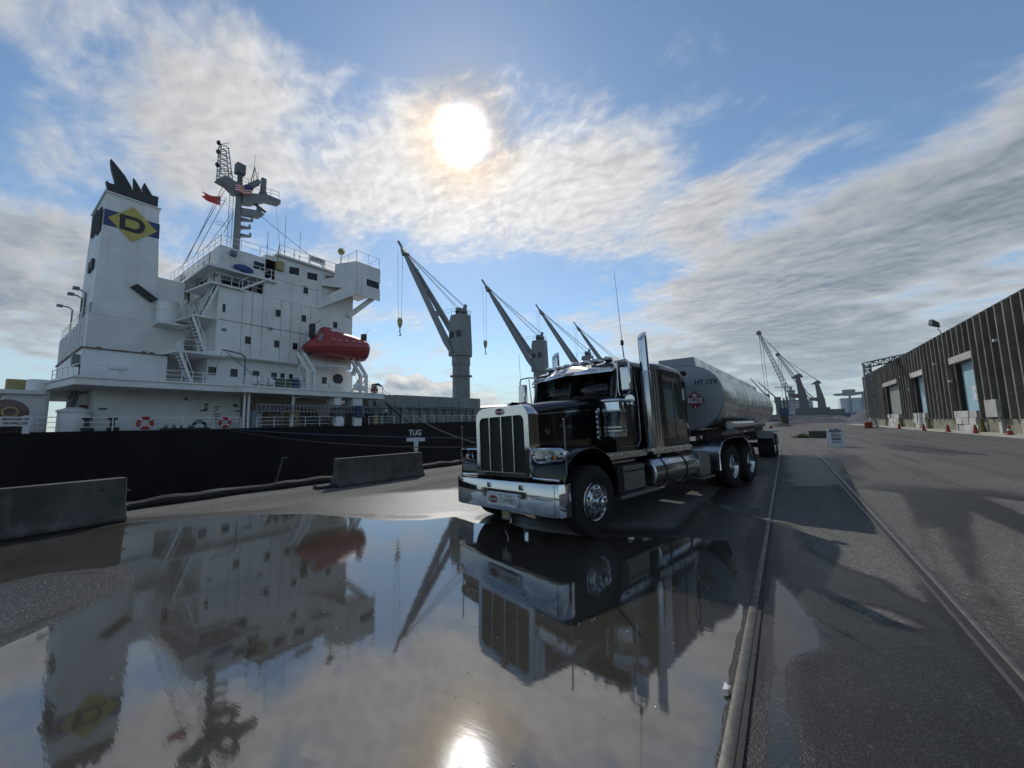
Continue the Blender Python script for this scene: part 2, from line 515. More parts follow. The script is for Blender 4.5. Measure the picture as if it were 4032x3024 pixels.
M['bollard_y'] = mat('faded_yellow_post', (0.20, 0.15, 0.045), 0.8, var=0.3)
M['cone'] = mat('cone_orange', (0.30, 0.035, 0.020), 0.55, var=0.2, vscale=6)
M['boom'] = mat('black_boom_fabric', (0.016, 0.015, 0.014), 0.75, var=0.4, vscale=5, bump=0.3, bscale=12)
M['cap'] = mat('quay_cap_concrete', (0.38, 0.36, 0.31), 0.9, var=0.2, vscale=2, bump=0.2, bscale=20)
M['rail'] = mat('worn_rail_steel', (0.085, 0.080, 0.072), 0.5, metal=0.3, var=0.3, vscale=9, rvar=0.1, bump=0.15, bscale=60)
M['hc_dark'] = mat('harbour_crane_dark', (0.075, 0.075, 0.085), 0.6, var=0.2)
M['hc_green'] = mat('harbour_crane_green', (0.07, 0.095, 0.085), 0.6, var=0.2)
M['hc_pale'] = mat('harbour_crane_grey', (0.26, 0.27, 0.27), 0.6, var=0.15)
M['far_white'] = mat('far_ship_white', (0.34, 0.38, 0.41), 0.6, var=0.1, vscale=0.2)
M['hazy_white'] = mat('haze_paled_white', (0.62, 0.68, 0.72), 0.7, var=0.1, vscale=0.2)  # distant haze put into the colour of the far block
M['ore'] = mat('grey_stockpile', (0.062, 0.068, 0.08), 0.95, var=0.3, vscale=0.4, bump=0.6, bscale=1.5)
M['hopper_blue'] = mat('hopper_blue', (0.02, 0.04, 0.12), 0.6, var=0.2)
M['debris'] = mat('dark_scrap', (0.028, 0.030, 0.036), 0.9, var=0.5, vscale=0.8)
M['skin'] = mat('skin', (0.42, 0.26, 0.19), 0.6)
M['overall'] = mat('dark_overall', (0.02, 0.022, 0.03), 0.85)
M['grass'] = mat('weed_green', (0.085, 0.12, 0.03), 0.9, var=0.4, vscale=4)

def glass_mat(name, tint, refl=0.05):
    m, t, b = newmat(name)
    t.t.nodes.remove(b)
    tr = t.node('ShaderNodeBsdfTransparent'); tr.inputs[0].default_value = (*tint, 1)
    gl = t.node('ShaderNodeBsdfGlossy'); gl.inputs['Roughness'].default_value = 0.02
    fr = t.node('ShaderNodeFresnel'); fr.inputs[0].default_value = 1.5
    mx = t.node('ShaderNodeMixShader')
    t.put(mx.inputs[0], fr.outputs[0]); t.put(mx.inputs[1], tr.outputs[0]); t.put(mx.inputs[2], gl.outputs[0])
    t.put(m.node_tree.nodes['Material Output'].inputs[0], mx.outputs[0])
    return m
M['glass'] = glass_mat('cab_glass', (0.22, 0.28, 0.28))
M['lamp_glass'] = glass_mat('lamp_glass', (0.85, 0.87, 0.88))

def grille_mat():
    m, t, b = newmat('grille_mesh')
    p = t.node('ShaderNodeTexCoord').outputs['Object']
    x, y, z = t.sep(p)
    a = t.m('SINE', t.m('MULTIPLY', t.m('ADD', x, z), 260.0))
    c = t.m('SINE', t.m('MULTIPLY', t.m('SUBTRACT', x, z), 260.0))
    h = t.step(t.m('MULTIPLY', a, c), -0.25, 0.3)
    t.put(b.inputs['Base Color'], t.mix(h, (0.004, 0.004, 0.005), (0.040, 0.042, 0.046)))
    b.inputs['Roughness'].default_value = 0.5
    b.inputs['Specular IOR Level'].default_value = 0.2
    return m
M['grille'] = grille_mat()

def vary(m, lo, hi):
    """each copy of a piece weathers a little differently"""
    t = NT(m.node_tree)
    b = m.node_tree.nodes['Principled BSDF']
    src = b.inputs['Base Color'].links[0].from_socket
    rnd = t.node('ShaderNodeObjectInfo').outputs['Random']
    t.put(b.inputs['Base Color'], t.rgb_scale(src, t.step(rnd, 0.0, 1.0, lo, hi, smooth=False)))
vary(M['rib'], 0.62, 1.2)
vary(M['block'], 0.72, 1.08)
# ------------------------------------------------------------------ ground, puddle, quay, water
QUAY_X = -12.35
WATER_Z = -4.6
RAIL_L, RAIL_R = -0.37, 1.13
PUD_Z = -0.020

puddle_poly = [(-10.25, -3.2), (-10.15, 0.4), (-10.2, 1.1), (-10.36, 1.94), (-9.72, 2.61), (-9.27, 3.23), (-8.2, 4.07), (-7.48, 4.35),
               (-6.54, 4.54), (-6.06, 4.70), (-5.51, 5.10), (-5.22, 5.48), (-4.63, 5.30), (-4.0, 5.55), (-3.3, 5.5), (-2.53, 5.62),
               (-1.79, 5.93), (-1.22, 6.27), (-0.82, 6.38), (-0.64, 5.69), (-0.56, 5.03), (-0.58, 4.41), (-0.44, 4.25), (-0.44, 3.0),
               (-0.44, 1.0), (-0.44, -3.2)]
island_poly = [(-9.6, -0.6), (-8.6, 0.1), (-7.61, 0.36), (-7.59, 0.71), (-7.29, 1.06), (-6.93, 1.25), (-6.41, 1.28), (-6.03, 1.14), (-5.75, 0.86),
               (-5.57, 0.55), (-5.36, 0.29), (-5.15, -0.4), (-6.0, -1.6), (-8.6, -1.6)]
sheen_poly = [(-9.3, 3.3), (-9.3, 5.1), (-8.5, 6.5), (-7.6, 7.9), (-6.2, 8.3), (-4.8, 7.2), (-4.6, 5.4), (-7.0, 4.3)]
inner_poly = [(-0.30, -3), (-0.30, 7.9), (0.2, 7.7), (0.55, 7.0), (0.9, 6.4), (1.06, 5.6), (1.06, -3)]
film_poly = [(-0.30, -3.2), (-0.30, 6.3), (-0.24, 5.4), (-0.02, 4.82), (0.15, 4.1), (0.15, 3.75), (0.03, 3.55), (-0.04, 3.28), (-0.03, 2.9), (0.02, 2.49), (0.12, 1.5), (0.15, -3.2)]
dry_lit_polys = [[(-0.25, 8.43), (0.04, 7.48), (0.13, 6.33), (0.41, 5.91), (0.73, 5.62), (0.90, 5.15), (1.07, 6.4), (1.00, 8.66), (0.53, 8.81)],  # dry patches; the first also paints in the truck's shadow edge
             [(0.30, 4.80), (0.45, 4.52), (0.76, 4.55), (0.58, 4.76)],
             [(1.25, 12.31), (1.98, 12.11), (1.57, 9.17), (1.20, 6.3), (1.19, 7.27), (1.18, 8.9)],
             [(1.57, 8.45), (1.76, 8.62), (1.60, 7.57), (1.25, 5.5), (1.30, 6.34), (1.36, 7.09)],
             [(2.54, 10.35), (2.60, 8.3), (2.5, 6.4), (1.9, 4.4), (1.33, 4.3), (1.47, 5.51), (1.67, 6.69), (2.02, 8.22)],
             [(3.2, 12.4), (4.2, 11.5), (4.6, 8.0), (3.6, 5.0), (2.9, 5.2), (3.1, 8.0)],
             [(-1.25, 8.95), (-0.40, 8.75), (-0.40, 8.0), (-0.99, 8.35)]]
strip_poly = [(-1.6, 6.2), (-1.45, 11.55), (-0.6, 15.3), (-0.42, 15.0), (-0.44, 5.6), (-0.7, 5.8)]
right_poly = [(1.2, 2.0), (1.2, 12.6), (2.2, 13.6), (4.9, 13.0), (4.9, 2.0)]
far_poly = [(-0.3, 11.6), (-0.3, 22.5), (2.6, 23.5), (1.3, 12.9), (0.57, 12.4)]

def sdf(poly, X, Y):
    """signed distance to a polygon, negative inside"""
    p = np.array(poly)
    d = np.full(X.shape, 1e9)
    s = np.ones(X.shape)
    n = len(p)
    j = n - 1
    for i in range(n):
        ex, ey = p[j] - p[i]
        wx, wy = X - p[i][0], Y - p[i][1]
        t = np.clip((wx * ex + wy * ey) / (ex * ex + ey * ey), 0, 1)
        d = np.minimum(d, (wx - ex * t) ** 2 + (wy - ey * t) ** 2)
        c1, c2, c3 = Y >= p[i][1], Y < p[j][1], ex * wy > ey * wx
        flip = (c1 & c2 & c3) | (~c1 & ~c2 & ~c3)
        s = np.where(flip, -s, s)
        j = i
    return s * np.sqrt(d)

_rng = np.random.RandomState(11)
_lat = _rng.rand(64, 64)
def vnoise(X, Y, s):
    x, y = X * s + 100.3, Y * s + 57.7
    i, j = np.floor(x).astype(int), np.floor(y).astype(int)
    fx, fy = x - i, y - j
    fx, fy = fx * fx * (3 - 2 * fx), fy * fy * (3 - 2 * fy)
    g = lambda a, b: _lat[a % 64, b % 64]
    return (g(i, j) * (1 - fx) + g(i + 1, j) * fx) * (1 - fy) + (g(i, j + 1) * (1 - fx) + g(i + 1, j + 1) * fx) * fy
def fbm(X, Y, s, o=4):
    return sum(vnoise(X + 17.1 * k, Y - 9.3 * k, s * 2 ** k) * 0.5 ** k for k in range(o)) / sum(0.5 ** k for k in range(o)) - 0.5
def sstep(x, a, b):
    t = np.clip((x - a) / (b - a), 0, 1)
    return t * t * (3 - 2 * t)

xs = np.unique(np.round(np.concatenate([np.linspace(QUAY_X, -11.7, 6), np.arange(-11.7, 5.01, 0.05), np.geomspace(5.3, 12, 10), np.geomspace(14, 480, 20)]), 4))
ys = np.unique(np.round(np.concatenate([np.linspace(-120, -3.2, 14), np.linspace(-3.2, -1.0, 23), np.arange(-1.0, 13.01, 0.05), np.linspace(13.15, 24, 60), np.geomspace(24.8, 330, 42)]), 4))
X, Y = np.meshgrid(xs, ys, indexing='ij')
n1 = fbm(X, Y, 0.9) * 0.34 + fbm(X, Y, 5.0) * 0.07
sd = np.maximum(sdf(puddle_poly, X, Y), -sdf(island_poly, X, Y)) + n1 * 0.55
Z = np.where(sd < 0, PUD_Z + np.maximum(sd * 0.035, -0.03), PUD_Z + np.minimum(sd * 0.05, 0.020))
Z += 0.0012 * fbm(X, Y, 9.0) * (np.abs(Y) < 18)
n2 = fbm(X, Y, 1.6) * 0.5 + fbm(X, Y, 7.0) * 0.14
def reg(poly, soft=0.35, k=0.7):
    return 1 - sstep(sdf(poly, X, Y) + n2 * k, -soft * 0.5, soft * 0.5)
wet = np.maximum.reduce([0.80 * (1 - sstep(sd + n2 * 0.35, 0.05, 0.75)), 0.84 * reg(island_poly, 0.4, 0.5), 0.84 * reg(sheen_poly, 0.9, 0.9), 0.74 * reg(inner_poly, 0.3, 0.3),
                         0.76 * reg(strip_poly, 0.3, 0.5), 0.60 * reg(far_poly, 1.2, 1.6), 0.64 * reg(right_poly, 2.6, 2.6), 1.0 * reg(film_poly, 0.26, 0.10)])
for p in dry_lit_polys:
    wet *= 1 - 0.95 * reg(p, 0.20, 0.28)
wet = np.maximum(wet, 0.20 * sstep(X, 3.0, 6.0) * (Y < 60))
nx, ny = len(xs), len(ys)
verts = np.stack([X, Y, Z], -1).reshape(-1, 3)
ii, jj = np.meshgrid(np.arange(nx - 1), np.arange(ny - 1), indexing='ij')
a = (ii * ny + jj).ravel()
faces = np.stack([a, a + ny, a + ny + 1, a + 1], -1)
def grid_mesh(name, verts, faces):
    me = bpy.data.meshes.new(name)
    me.vertices.add(len(verts)); me.vertices.foreach_set('co', verts.astype(np.float32).ravel())
    me.loops.add(faces.size); me.loops.foreach_set('vertex_index', faces.astype(np.int32).ravel())
    me.polygons.add(len(faces)); me.polygons.foreach_set('loop_start', np.arange(0, faces.size, 4, dtype=np.int32))
    me.polygons.foreach_set('use_smooth', np.ones(len(faces), dtype=bool))
    me.update(); me.validate()
    return me
gm = grid_mesh('ground', verts, faces)
at = gm.attributes.new('wet', 'FLOAT', 'POINT')
at.data.foreach_set('value', wet.astype(np.float32).ravel())

def ground_mat():
    m, t, b = newmat('asphalt')
    pos = t.node('ShaderNodeNewGeometry').outputs['Position']
    an = t.node('ShaderNodeAttribute'); an.attribute_name = 'wet'
    w0 = an.outputs['Fac']
    x, y, z = t.sep(pos)
    n_big = t.noise(pos, 0.22, 4.0, 0.6)
    n_mid = t.noise(pos, 2.4, 5.0, 0.6)
    n_fine = t.noise(pos, 55.0, 4.0, 0.65)
    agg = t.voronoi(pos, 95.0)
    cell = t.node('ShaderNodeTexVoronoi'); t.put(cell.inputs['Vector'], pos); cell.inputs['Scale'].default_value = 48.0
    stone = t.sep(cell.outputs['Color'])[0]
    # long faint drag and tyre marks along the road, damp patches farther off
    track = t.noise(t.mapping(pos, (0, 0, 0), (0, 0, R(4)), (1.1, 0.06, 1)), 1.0, 4.0, 0.6)
    far = t.step(t.noise(t.mapping(pos, (3, 9, 0), (0, 0, R(8)), (0.20, 0.06, 1)), 1.0, 4.0, 0.6, 0.4), 0.56, 0.68)
    far = t.m('MULTIPLY', far, t.step(y, 11.0, 20.0, 0.0, 0.6))
    w = t.m('MAXIMUM', w0, far)
    w = t.step(t.m('ADD', w, t.m('MULTIPLY', t.m('SUBTRACT', n_mid, 0.5), 0.26)), 0.06, 0.62)
    conc = t.m('MULTIPLY', t.step(x, -8.9, -9.1), t.step(y, 330, 332, 1, 0))                 # paler apron beside the quay
    dry = t.mix(t.step(n_big, 0.3, 0.7), (0.118, 0.117, 0.109), (0.156, 0.154, 0.143))
    dry = t.mix(t.m('MULTIPLY', conc, 0.7), dry, (0.17, 0.16, 0.14))
    dry = t.mix(t.step(track, 0.44, 0.66, 0.0, 0.62), dry, (0.050, 0.048, 0.044))
    dry = t.mix(t.step(agg, 0.15, 0.6, 0.0, 0.30), dry, (0.14, 0.135, 0.125))
    dry = t.mix(t.step(n_fine, 0.45, 0.7, 0.0, 0.35), dry, (0.055, 0.053, 0.05))
    dry = t.mix(t.step(stone, 0.80, 0.97, 0.0, 0.55), dry, (0.26, 0.255, 0.24))
    dry = t.mix(t.step(stone, 0.22, 0.05, 0.0, 0.5), dry, (0.05, 0.049, 0.046))
    wetc = t.mix(t.step(n_fine, 0.35, 0.7), (0.012, 0.0115, 0.0100), (0.023, 0.022, 0.0185))
    wetc = t.mix(t.step(stone, 0.84, 0.98, 0.0, 0.45), wetc, (0.060, 0.058, 0.054))
    t.put(b.inputs['Base Color'], t.mix(w, dry, wetc))
    rough = t.mix(w, 0.92, 0.46, 'FLOAT')
    film = t.step(t.m('ADD', w0, t.m('MULTIPLY', t.m('SUBTRACT', n_mid, 0.5), 0.20)), 0.84, 0.96)
    sheen = t.m('MULTIPLY', t.step(t.m('ADD', w0, t.m('MULTIPLY', t.m('SUBTRACT', n_mid, 0.5), 0.10)), 0.70, 0.80), t.m('SUBTRACT', 1.0, film))
    rough = t.mix(sheen, rough, 0.35, 'FLOAT')
    rough = t.mix(film, rough, 0.10, 'FLOAT')
    t.put(b.inputs['Roughness'], t.m('ADD', rough, t.m('MULTIPLY', t.m('SUBTRACT', n_mid, 0.5), 0.12)))
    b.inputs['IOR'].default_value = 1.45
    t.put(b.inputs['Specular IOR Level'], t.mix(film, t.mix(sheen, t.mix(w, 0.12, 0.24, 'FLOAT'), 0.55, 'FLOAT'), 0.85, 'FLOAT'))
    bn = t.node('ShaderNodeBump')
    t.put(bn.inputs['Strength'], t.mix(film, t.mix(w, 0.75, 0.55, 'FLOAT'), 0.12, 'FLOAT'))
    bn.inputs['Distance'].default_value = 0.008
    t.put(bn.inputs['Height'], t.m('ADD', t.m('ADD', t.m('MULTIPLY', agg, 0.4), t.m('MULTIPLY', stone, 0.35)), t.m('MULTIPLY', n_fine, 0.7)))
    t.put(b.inputs['Normal'], bn.outputs[0])
    return m
go = place('ground', gm, ground_mat())
tag(go, 'grey worn asphalt quay apron with damp patches', None, kind='structure')

# the water of the puddle: a level sheet that the hollow in the asphalt cuts to shape
keep = (sd[:-1, :-1] < 0.12) & (xs[:-1, None] < -0.40) & (xs[1:, None] > -11.0) & (ys[None, :-1] > -3.3) & (ys[None, :-1] < 7.5)
pf = faces.reshape(nx - 1, ny - 1, 4)[keep]
used, inv = np.unique(pf.ravel(), return_inverse=True)
pv = verts[used].copy()
pv[:, 2] = PUD_Z
def puddle_mat():
    m, t, b = newmat('muddy_water')
    pos = t.node('ShaderNodeNewGeometry').outputs['Position']
    n = t.noise(pos, 0.8, 4.0, 0.6)
    t.put(b.inputs['Base Color'], t.mix(t.step(n, 0.3, 0.7), (0.036, 0.033, 0.027), (0.050, 0.046, 0.038)))
    b.inputs['Roughness'].default_value = 0.045
    b.inputs['IOR'].default_value = 2.4
    bn = t.node('ShaderNodeBump')
    bn.inputs['Distance'].default_value = 0.01
    x, y, z = t.sep(pos)
    # a breath of wind ripples the far rim, the rest lies almost still
    rim = t.step(t.noise(pos, 0.55, 3.0), 0.46, 0.66)
    t.put(bn.inputs['Strength'], t.m('ADD', 0.026, t.m('MULTIPLY', t.m('MULTIPLY', rim, t.step(y, 2.2, 4.2)), 0.09)))
    wv = t.noise(t.mapping(pos, (0, 0, 0), (0, 0, R(-30)), (3.0, 11.0, 1.0)), 1.6, 3.0, 0.55)
    t.put(bn.inputs['Height'], wv)
    t.put(b.inputs['Normal'], bn.outputs[0])
    return m
po = place('puddle', grid_mesh('puddle', pv, inv.reshape(-1, 4)), puddle_mat())
tag(po, 'broad muddy puddle mirroring the ship and truck', None, kind='structure')

# bubbles and specks drifting on the puddle
mb = MB()
_spots = [(-6.4, 2.4, 0.9), (-5.6, 2.1, 0.7), (-4.7, 2.0, 0.8), (-7.6, 3.0, 0.6), (-3.9, 2.6, 0.5), (-8.6, 2.9, 0.5), (-5.2, 1.1, 0.9), (-2.6, 1.9, 0.9), (-2.0, 3.2, 0.8)]
for cx, cy, s in _spots:
    for k in range(30):
        px, py = cx + random.gauss(0, s), cy + random.gauss(0, s * 0.35)
        if -10 < px < -0.6 and 0.3 < py < 4.6 and not (-8.6 < px < -5.2 and -1.6 < py < 1.35):
            mb.ball((px, py, PUD_Z), random.choice((0.003, 0.004, 0.005, 0.007)), sz=0.8, n=6, m=4)
bo = mb.build('bubble_foam', mat('bubble_skin', (0.36, 0.36, 0.34), 0.06, spec=1.0, ior=1.6))
tag(bo, 'tiny pale bubbles drifting on the puddle', None, kind='stuff')

# quay wall, cap and harbour water
mb = MB().box(QUAY_X - 0.9, QUAY_X - 0.003, -120, 330, -9, -0.03)
tag(mb.build('quay_wall', M['dock']), None, None, kind='structure')
mb = MB().box(QUAY_X - 0.05, QUAY_X + 0.28, -120, 330, 0.004, 0.07)
tag(mb.build('quay_kerb', M['cap'], bev=0.015), None, None, kind='structure')
def water_mat():
    m, t, b = newmat('harbour_water')
    pos = t.node('ShaderNodeNewGeometry').outputs['Position']
    b.inputs['Base Color'].default_value = (0.02, 0.028, 0.026, 1)
    b.inputs['Roughness'].default_value = 0.08
    bn = t.node('ShaderNodeBump'); bn.inputs['Strength'].default_value = 0.25; bn.inputs['Distance'].default_value = 0.3
    t.put(bn.inputs['Height'], t.noise(pos, 0.6, 5.0, 0.6)); t.put(b.inputs['Normal'], bn.outputs[0])
    return m
mb = MB().quad((-640, -500, WATER_Z), (500, -500, WATER_Z), (500, 640, WATER_Z), (-640, 640, WATER_Z))
tag(mb.build('water', water_mat()), None, None, kind='structure')

# rails: running head and inner guard, grouted into the asphalt
def rail(xc, side, label, lip):
    t = thing('railway_rail', label, 'rail', (xc, 5, 0), 'rails of the quay track')
    for y0, y1 in ((-12, 3.396), (3.4, 14.996), (15.0, 60), (60.004, 230)):
        MB().prism([(xc - 0.032, -0.12), (xc + 0.032, -0.12), (xc + 0.032, 0.005), (xc + 0.024, 0.010), (xc - 0.024, 0.010), (xc - 0.032, 0.005)], 'y', y0, y1).build('rail_head', M['rail'], t)
        g = xc + side * (0.062 if lip else 0.05)
        MB().box(g - (0.027 if lip else 0.015), g + (0.027 if lip else 0.015), y0, y1, -0.1, 0.0035).build('flangeway_shade', M['boom'], t)  # dark strip laid on the asphalt stands in for the groove's shade
        if lip:
            g = xc + side * 0.105
            MB().box(g - 0.014, g + 0.014, y0, y1, -0.1, 0.007).build('guard_lip', M['rail'], t)
    return t
rail(RAIL_L, 1, 'worn steel rail running past the truck and out of the puddle', False)
rail(RAIL_R, -1, 'worn steel rail on the warehouse side of the track', True)

# black oil boom lying along the quay edge
def boom():
    pts, rad = [], []
    for k in range(150):
        y = -6 + k * 0.22
        pts.append((-11.98 + 0.07 * math.sin(y * 1.1) + 0.035 * math.sin(y * 3.7 + 1), y, 0.085 + 0.012 * math.sin(y * 5.0)))
        rad.append(0.115 + 0.016 * math.sin(y * 2.3) + 0.012 * math.sin(y * 7.1))
    o = MB().tube(pts, rad, 10).build('oil_boom', M['boom'])
    tag(o, 'limp black boom hose lying along the quay edge', 'boom')
boom()


o = MB().add([(-0.455, 2.87, 0.004), (-0.42, 2.86, 0.022), (-0.415, 2.915, 0.012), (-0.45, 2.925, 0.02), (-0.435, 2.895, 0.03)], [(0, 1, 4), (1, 2, 4), (2, 3, 4), (3, 0, 4)]).build('paper_scrap', M['sign_white'])
tag(o, 'small white scrap of paper caught against the near rail', 'litter')
# ------------------------------------------------------------------ tractor unit
# local frame: +x driver's side, +y towards the rear, origin on the ground under the front axle
TRUCK_TH, LEAN = 0.21, 0.032
truck = thing('semi_truck', 'glossy black long-nosed tractor truck with chrome grille parked in the puddle', 'truck', (-3.568, 5.807, 0), rz=-TRUCK_TH, world=False)

def tp(mb, name, m, parent=None, **kw):
    """a part of the truck's body; the body leans a little towards the water"""
    top = parent is None
    o = mb.build(name, M[m] if isinstance(m, str) else m, truck if top else parent, world=False, **kw)
    if top:
        o.rotation_euler.y = -LEAN
    return o

def rrect(x0, x1, z0, z1, r, n=5, rb=None):
    """rounded rectangle, counter-clockwise; r top radius, rb bottom radius"""
    rb = r if rb is None else rb
    p = []
    for cx, cz, a0, rr in ((x1 - r, z1 - r, 0, r), (x0 + r, z1 - r, 90, r), (x0 + rb, z0 + rb, 180, rb), (x1 - rb, z0 + rb, 270, rb)):
        for k in range(n + 1):
            a = R(a0 + 90 * k / n)
            p.append((cx + rr * math.cos(a), cz + rr * math.sin(a)))
    return p

def wheel(parent, cx, cy, side, dual=False, steer=True, r=0.52):
    """side +1: driver's side. Built at the axle end, tyre centre at cx."""
    w = sub_empty('wheel', parent)
    s = side
    def tyre(c):
        prof = [(0.29, -0.125), (0.36, -0.145), (0.45, -0.148), (0.495, -0.135), (0.517, -0.10), (0.52, -0.06), (0.508, -0.055), (0.508, -0.045), (0.52, -0.04), (0.52, -0.006), (0.508, -0.004),
                (0.508, 0.004), (0.52, 0.006), (0.52, 0.04), (0.508, 0.045), (0.508, 0.055), (0.52, 0.06), (0.517, 0.10), (0.495, 0.135), (0.45, 0.148), (0.36, 0.145), (0.29, 0.125)]
        return MB().lathe([(a * r / 0.52, b) for a, b in prof], (c, cy, r), 'x', 40)
    tyre(cx).build('tyre', M['rubber'], w, smooth=28, world=False)
    rim = MB()
    f = cx + s * 0.135
    if steer:
        rim.lathe([(0.292, 0.0), (0.285, s * 0.012), (0.265, -s * 0.005), (0.245, -s * 0.035), (0.235, s * 0.01), (0.175, s * 0.055), (0.15, s * 0.06), (0.02, s * 0.06)], (f, cy, r), 'x', 36)
    else:
        rim.lathe([(0.292, 0.0), (0.285, s * 0.012), (0.268, -s * 0.01), (0.255, -s * 0.10), (0.245, -s * 0.16), (0.20, -s * 0.18), (0.15, -s * 0.18), (0.02, -s * 0.18)], (f, cy, r), 'x', 36)
    ro = rim.build('rim', M['polish'], w, world=False)
    hf = f + (s * 0.06 if steer else -s * 0.18)
    MB().lathe([(0.115, 0), (0.115, s * 0.03), (0.085, s * 0.04), (0.085, s * 0.10), (0.05, s * 0.125), (0.001, s * 0.128)], (hf, cy, r), 'x', 20).build('hub_cap', M['chrome'], w, world=False)
    for k in range(10):
        a = 2 * PI * k / 10
        c = (hf - s * 0.005, cy + 0.143 * math.cos(a), r + 0.143 * math.sin(a))
        MB().cyl(c, (c[0] + s * 0.055, c[1], c[2]), 0.017, 0.012, 6).build('lug_nut', M['chrome'], w, world=False)
        b = a + PI / 10
        if steer:
            q = (f + s * 0.028, cy + 0.206 * math.cos(b), r + 0.206 * math.sin(b))
            MB().cyl(q, (q[0] + s * 0.008, q[1], q[2]), 0.030, 0.030, 10).build('hand_hole_shade', M['black'], w, world=False)  # solid black disc in place of the shade inside a hand hole
    if dual:
        tyre(cx - s * 0.33).build('inner_tyre', M['rubber'], w, smooth=28, world=False)
    return w

WB = 6.65
for s in (1, -1):
    wheel(truck, s * 1.03, 0.0, s, False, True)
    for dy in (-0.685, 0.685):
        wheel(truck, s * 1.05, WB + dy, s, True, False)
MB().cyl((-1.0, 0, 0.5), (1.0, 0, 0.5), 0.06).build('front_axle', M['chassis'], truck, world=False)
for dy in (-0.685, 0.685):
    MB().cyl((-1.0, WB + dy, 0.52), (1.0, WB + dy, 0.52), 0.09).build('rear_axle', M['chassis'], truck, world=False)

# chassis
for s in (1, -1):
    tp(MB().box(s * 0.43 - 0.05, s * 0.43 + 0.05, -0.7, 7.95, 0.74, 0.98), 'frame_rail', 'chassis')
tp(MB().box(-0.36, 0.36, -0.55, 2.2, 0.45, 1.1), 'engine', 'chassis')
tp(MB().box(-0.9, 0.9, 4.05, 4.95, 0.99, 1.03), 'deck_plate', 'tread_plate')
tp(MB().cyl((0, WB, 1.02), (0, WB, 1.10), 0.45, 0.45, 20), 'fifth_wheel', 'chassis')

# bumper: one wide chrome sheet, swept back at the ends
def bumper():
    plan = [(-1.245, -0.66), (-1.235, -0.76), (-1.19, -0.84), (-1.05, -0.885), (-0.5, -0.90), (0, -0.905), (0.5, -0.90), (1.05, -0.885), (1.19, -0.84), (1.235, -0.76), (1.245, -0.66)]
    prof = [(0.06, 0.372), (0.004, 0.376), (0.0, 0.39), (0.0, 0.80), (0.006, 0.812), (0.075, 0.815)]
    rings = [[(x, y + d, z) for d, z in prof] for x, y in plan]
    return MB().ring_loft(rings, False, False, closed=False)
b = tp(bumper(), 'bumper', 'chrome')
md = b.modifiers.new('thick', 'SOLIDIFY'); md.thickness = 0.006; md.offset = -1
tp(MB().box(1.127, 1.133, -0.868, -0.860, 0.39, 0.80), 'seam', 'black', b)
tp(MB().box(-1.1, 1.1, -0.80, -0.55, 0.42, 0.77), 'bumper_core', 'chassis')
for x in (-0.22, 0.52):
    c = tp(MB().box(x - 0.045, x + 0.045, -0.925, -0.9, 0.70, 0.78), 'tow_cover', 'chrome', bev=0.008)
    tp(MB().cyl((x, -0.926, 0.74), (x, -0.935, 0.74), 0.012, n=8), 'bolt', 'polish', c)
# number-plate holder
ph = tp(MB().box(-0.25, 0.47, -0.955, -0.906, 0.44, 0.635), 'plate_holder', 'chrome', bev=0.006)
tp(MB().box(-0.235, 0.10, -0.962, -0.956, 0.455, 0.62), 'show_plate', 'sign_white', ph)
def oval(cx, cz, rx, rz, y0, y1, n=28):
    return MB().prism([(cx + rx * math.cos(2 * PI * k / n), cz + rz * math.sin(2 * PI * k / n)) for k in range(n)], 'y', y0, y1)
tp(oval(-0.066, 0.536, 0.118, 0.055, -0.966, -0.9625), 'oval_badge', 'print_red', ph)
XT = (1, 0, 0); ZT = (0, 0, 1)
text('badge_script', 'Peterbilt', M['sign_white'], ph, 0.066, (-0.066, -0.9665, 0.536), XT, ZT, 0.001, 0.35, world=False)
tp(MB().box(0.125, 0.455, -0.962, -0.956, 0.455, 0.62), 'licence_plate', 'sign_white', ph)
text('plate_number', '5AP08Q', M['print_navy'], ph, 0.105, (0.29, -0.9625, 0.528), XT, ZT, 0.001, sx=0.8, world=False)
text('plate_state', 'ALABAMA', M['print_navy'], ph, 0.035, (0.29, -0.9625, 0.598), XT, ZT, 0.001, world=False)
tg = tp(MB().box(-0.02, 0.18, -0.84, -0.825, 0.215, 0.375), 'hanging_tag', 'galv')
tp(MB().box(0.01, 0.14, -0.845, -0.841, 0.245, 0.345), 'tag_print', 'brass', tg)
for s in (1, -1):
    tp(MB().tube([(s * 1.20, -0.70, 0.60), (s * 1.215, -0.74, 0.86), (s * 1.235, -0.70, 0.96), (s * 1.235, -0.70, 1.69)], 0.011, 6).ball((s * 1.235, -0.70, 1.70), 0.018), 'bumper_guide', 'galv')

# grille
def frame_ring(outer, inner, y0, y1):
    mb = MB()
    n = len(outer)
    mb.ring_loft([[(x, y1, z) for x, z in outer], [(x, y0 + 0.03, z) for x, z in outer], [(x * 0.985, y0, 1.42 + (z - 1.42) * 0.985) for x, z in outer],
                  [(x, y0, z) for x, z in inner], [(x, y0 + 0.05, z) for x, z in inner]], False, False)
    return mb
outer = rrect(-0.645, 0.645, 0.86, 1.965, 0.17, 6, 0.03)
outer = [(x, z + (0.035 * (1 - (x / 0.645) ** 2) if z > 1.9 else 0)) for x, z in outer]
inner = rrect(-0.545, 0.545, 0.93, 1.815, 0.09, 6, 0.03)
inner = [(x, z + (0.02 * (1 - (x / 0.545) ** 2) if z > 1.75 else 0)) for x, z in inner]
gs = tp(frame_ring(outer, inner, -0.82, -0.60), 'grille_surround', 'chrome')
tp(MB().box(-0.56, 0.56, -0.785, -0.76, 0.91, 1.84), 'grille_mesh', 'grille')
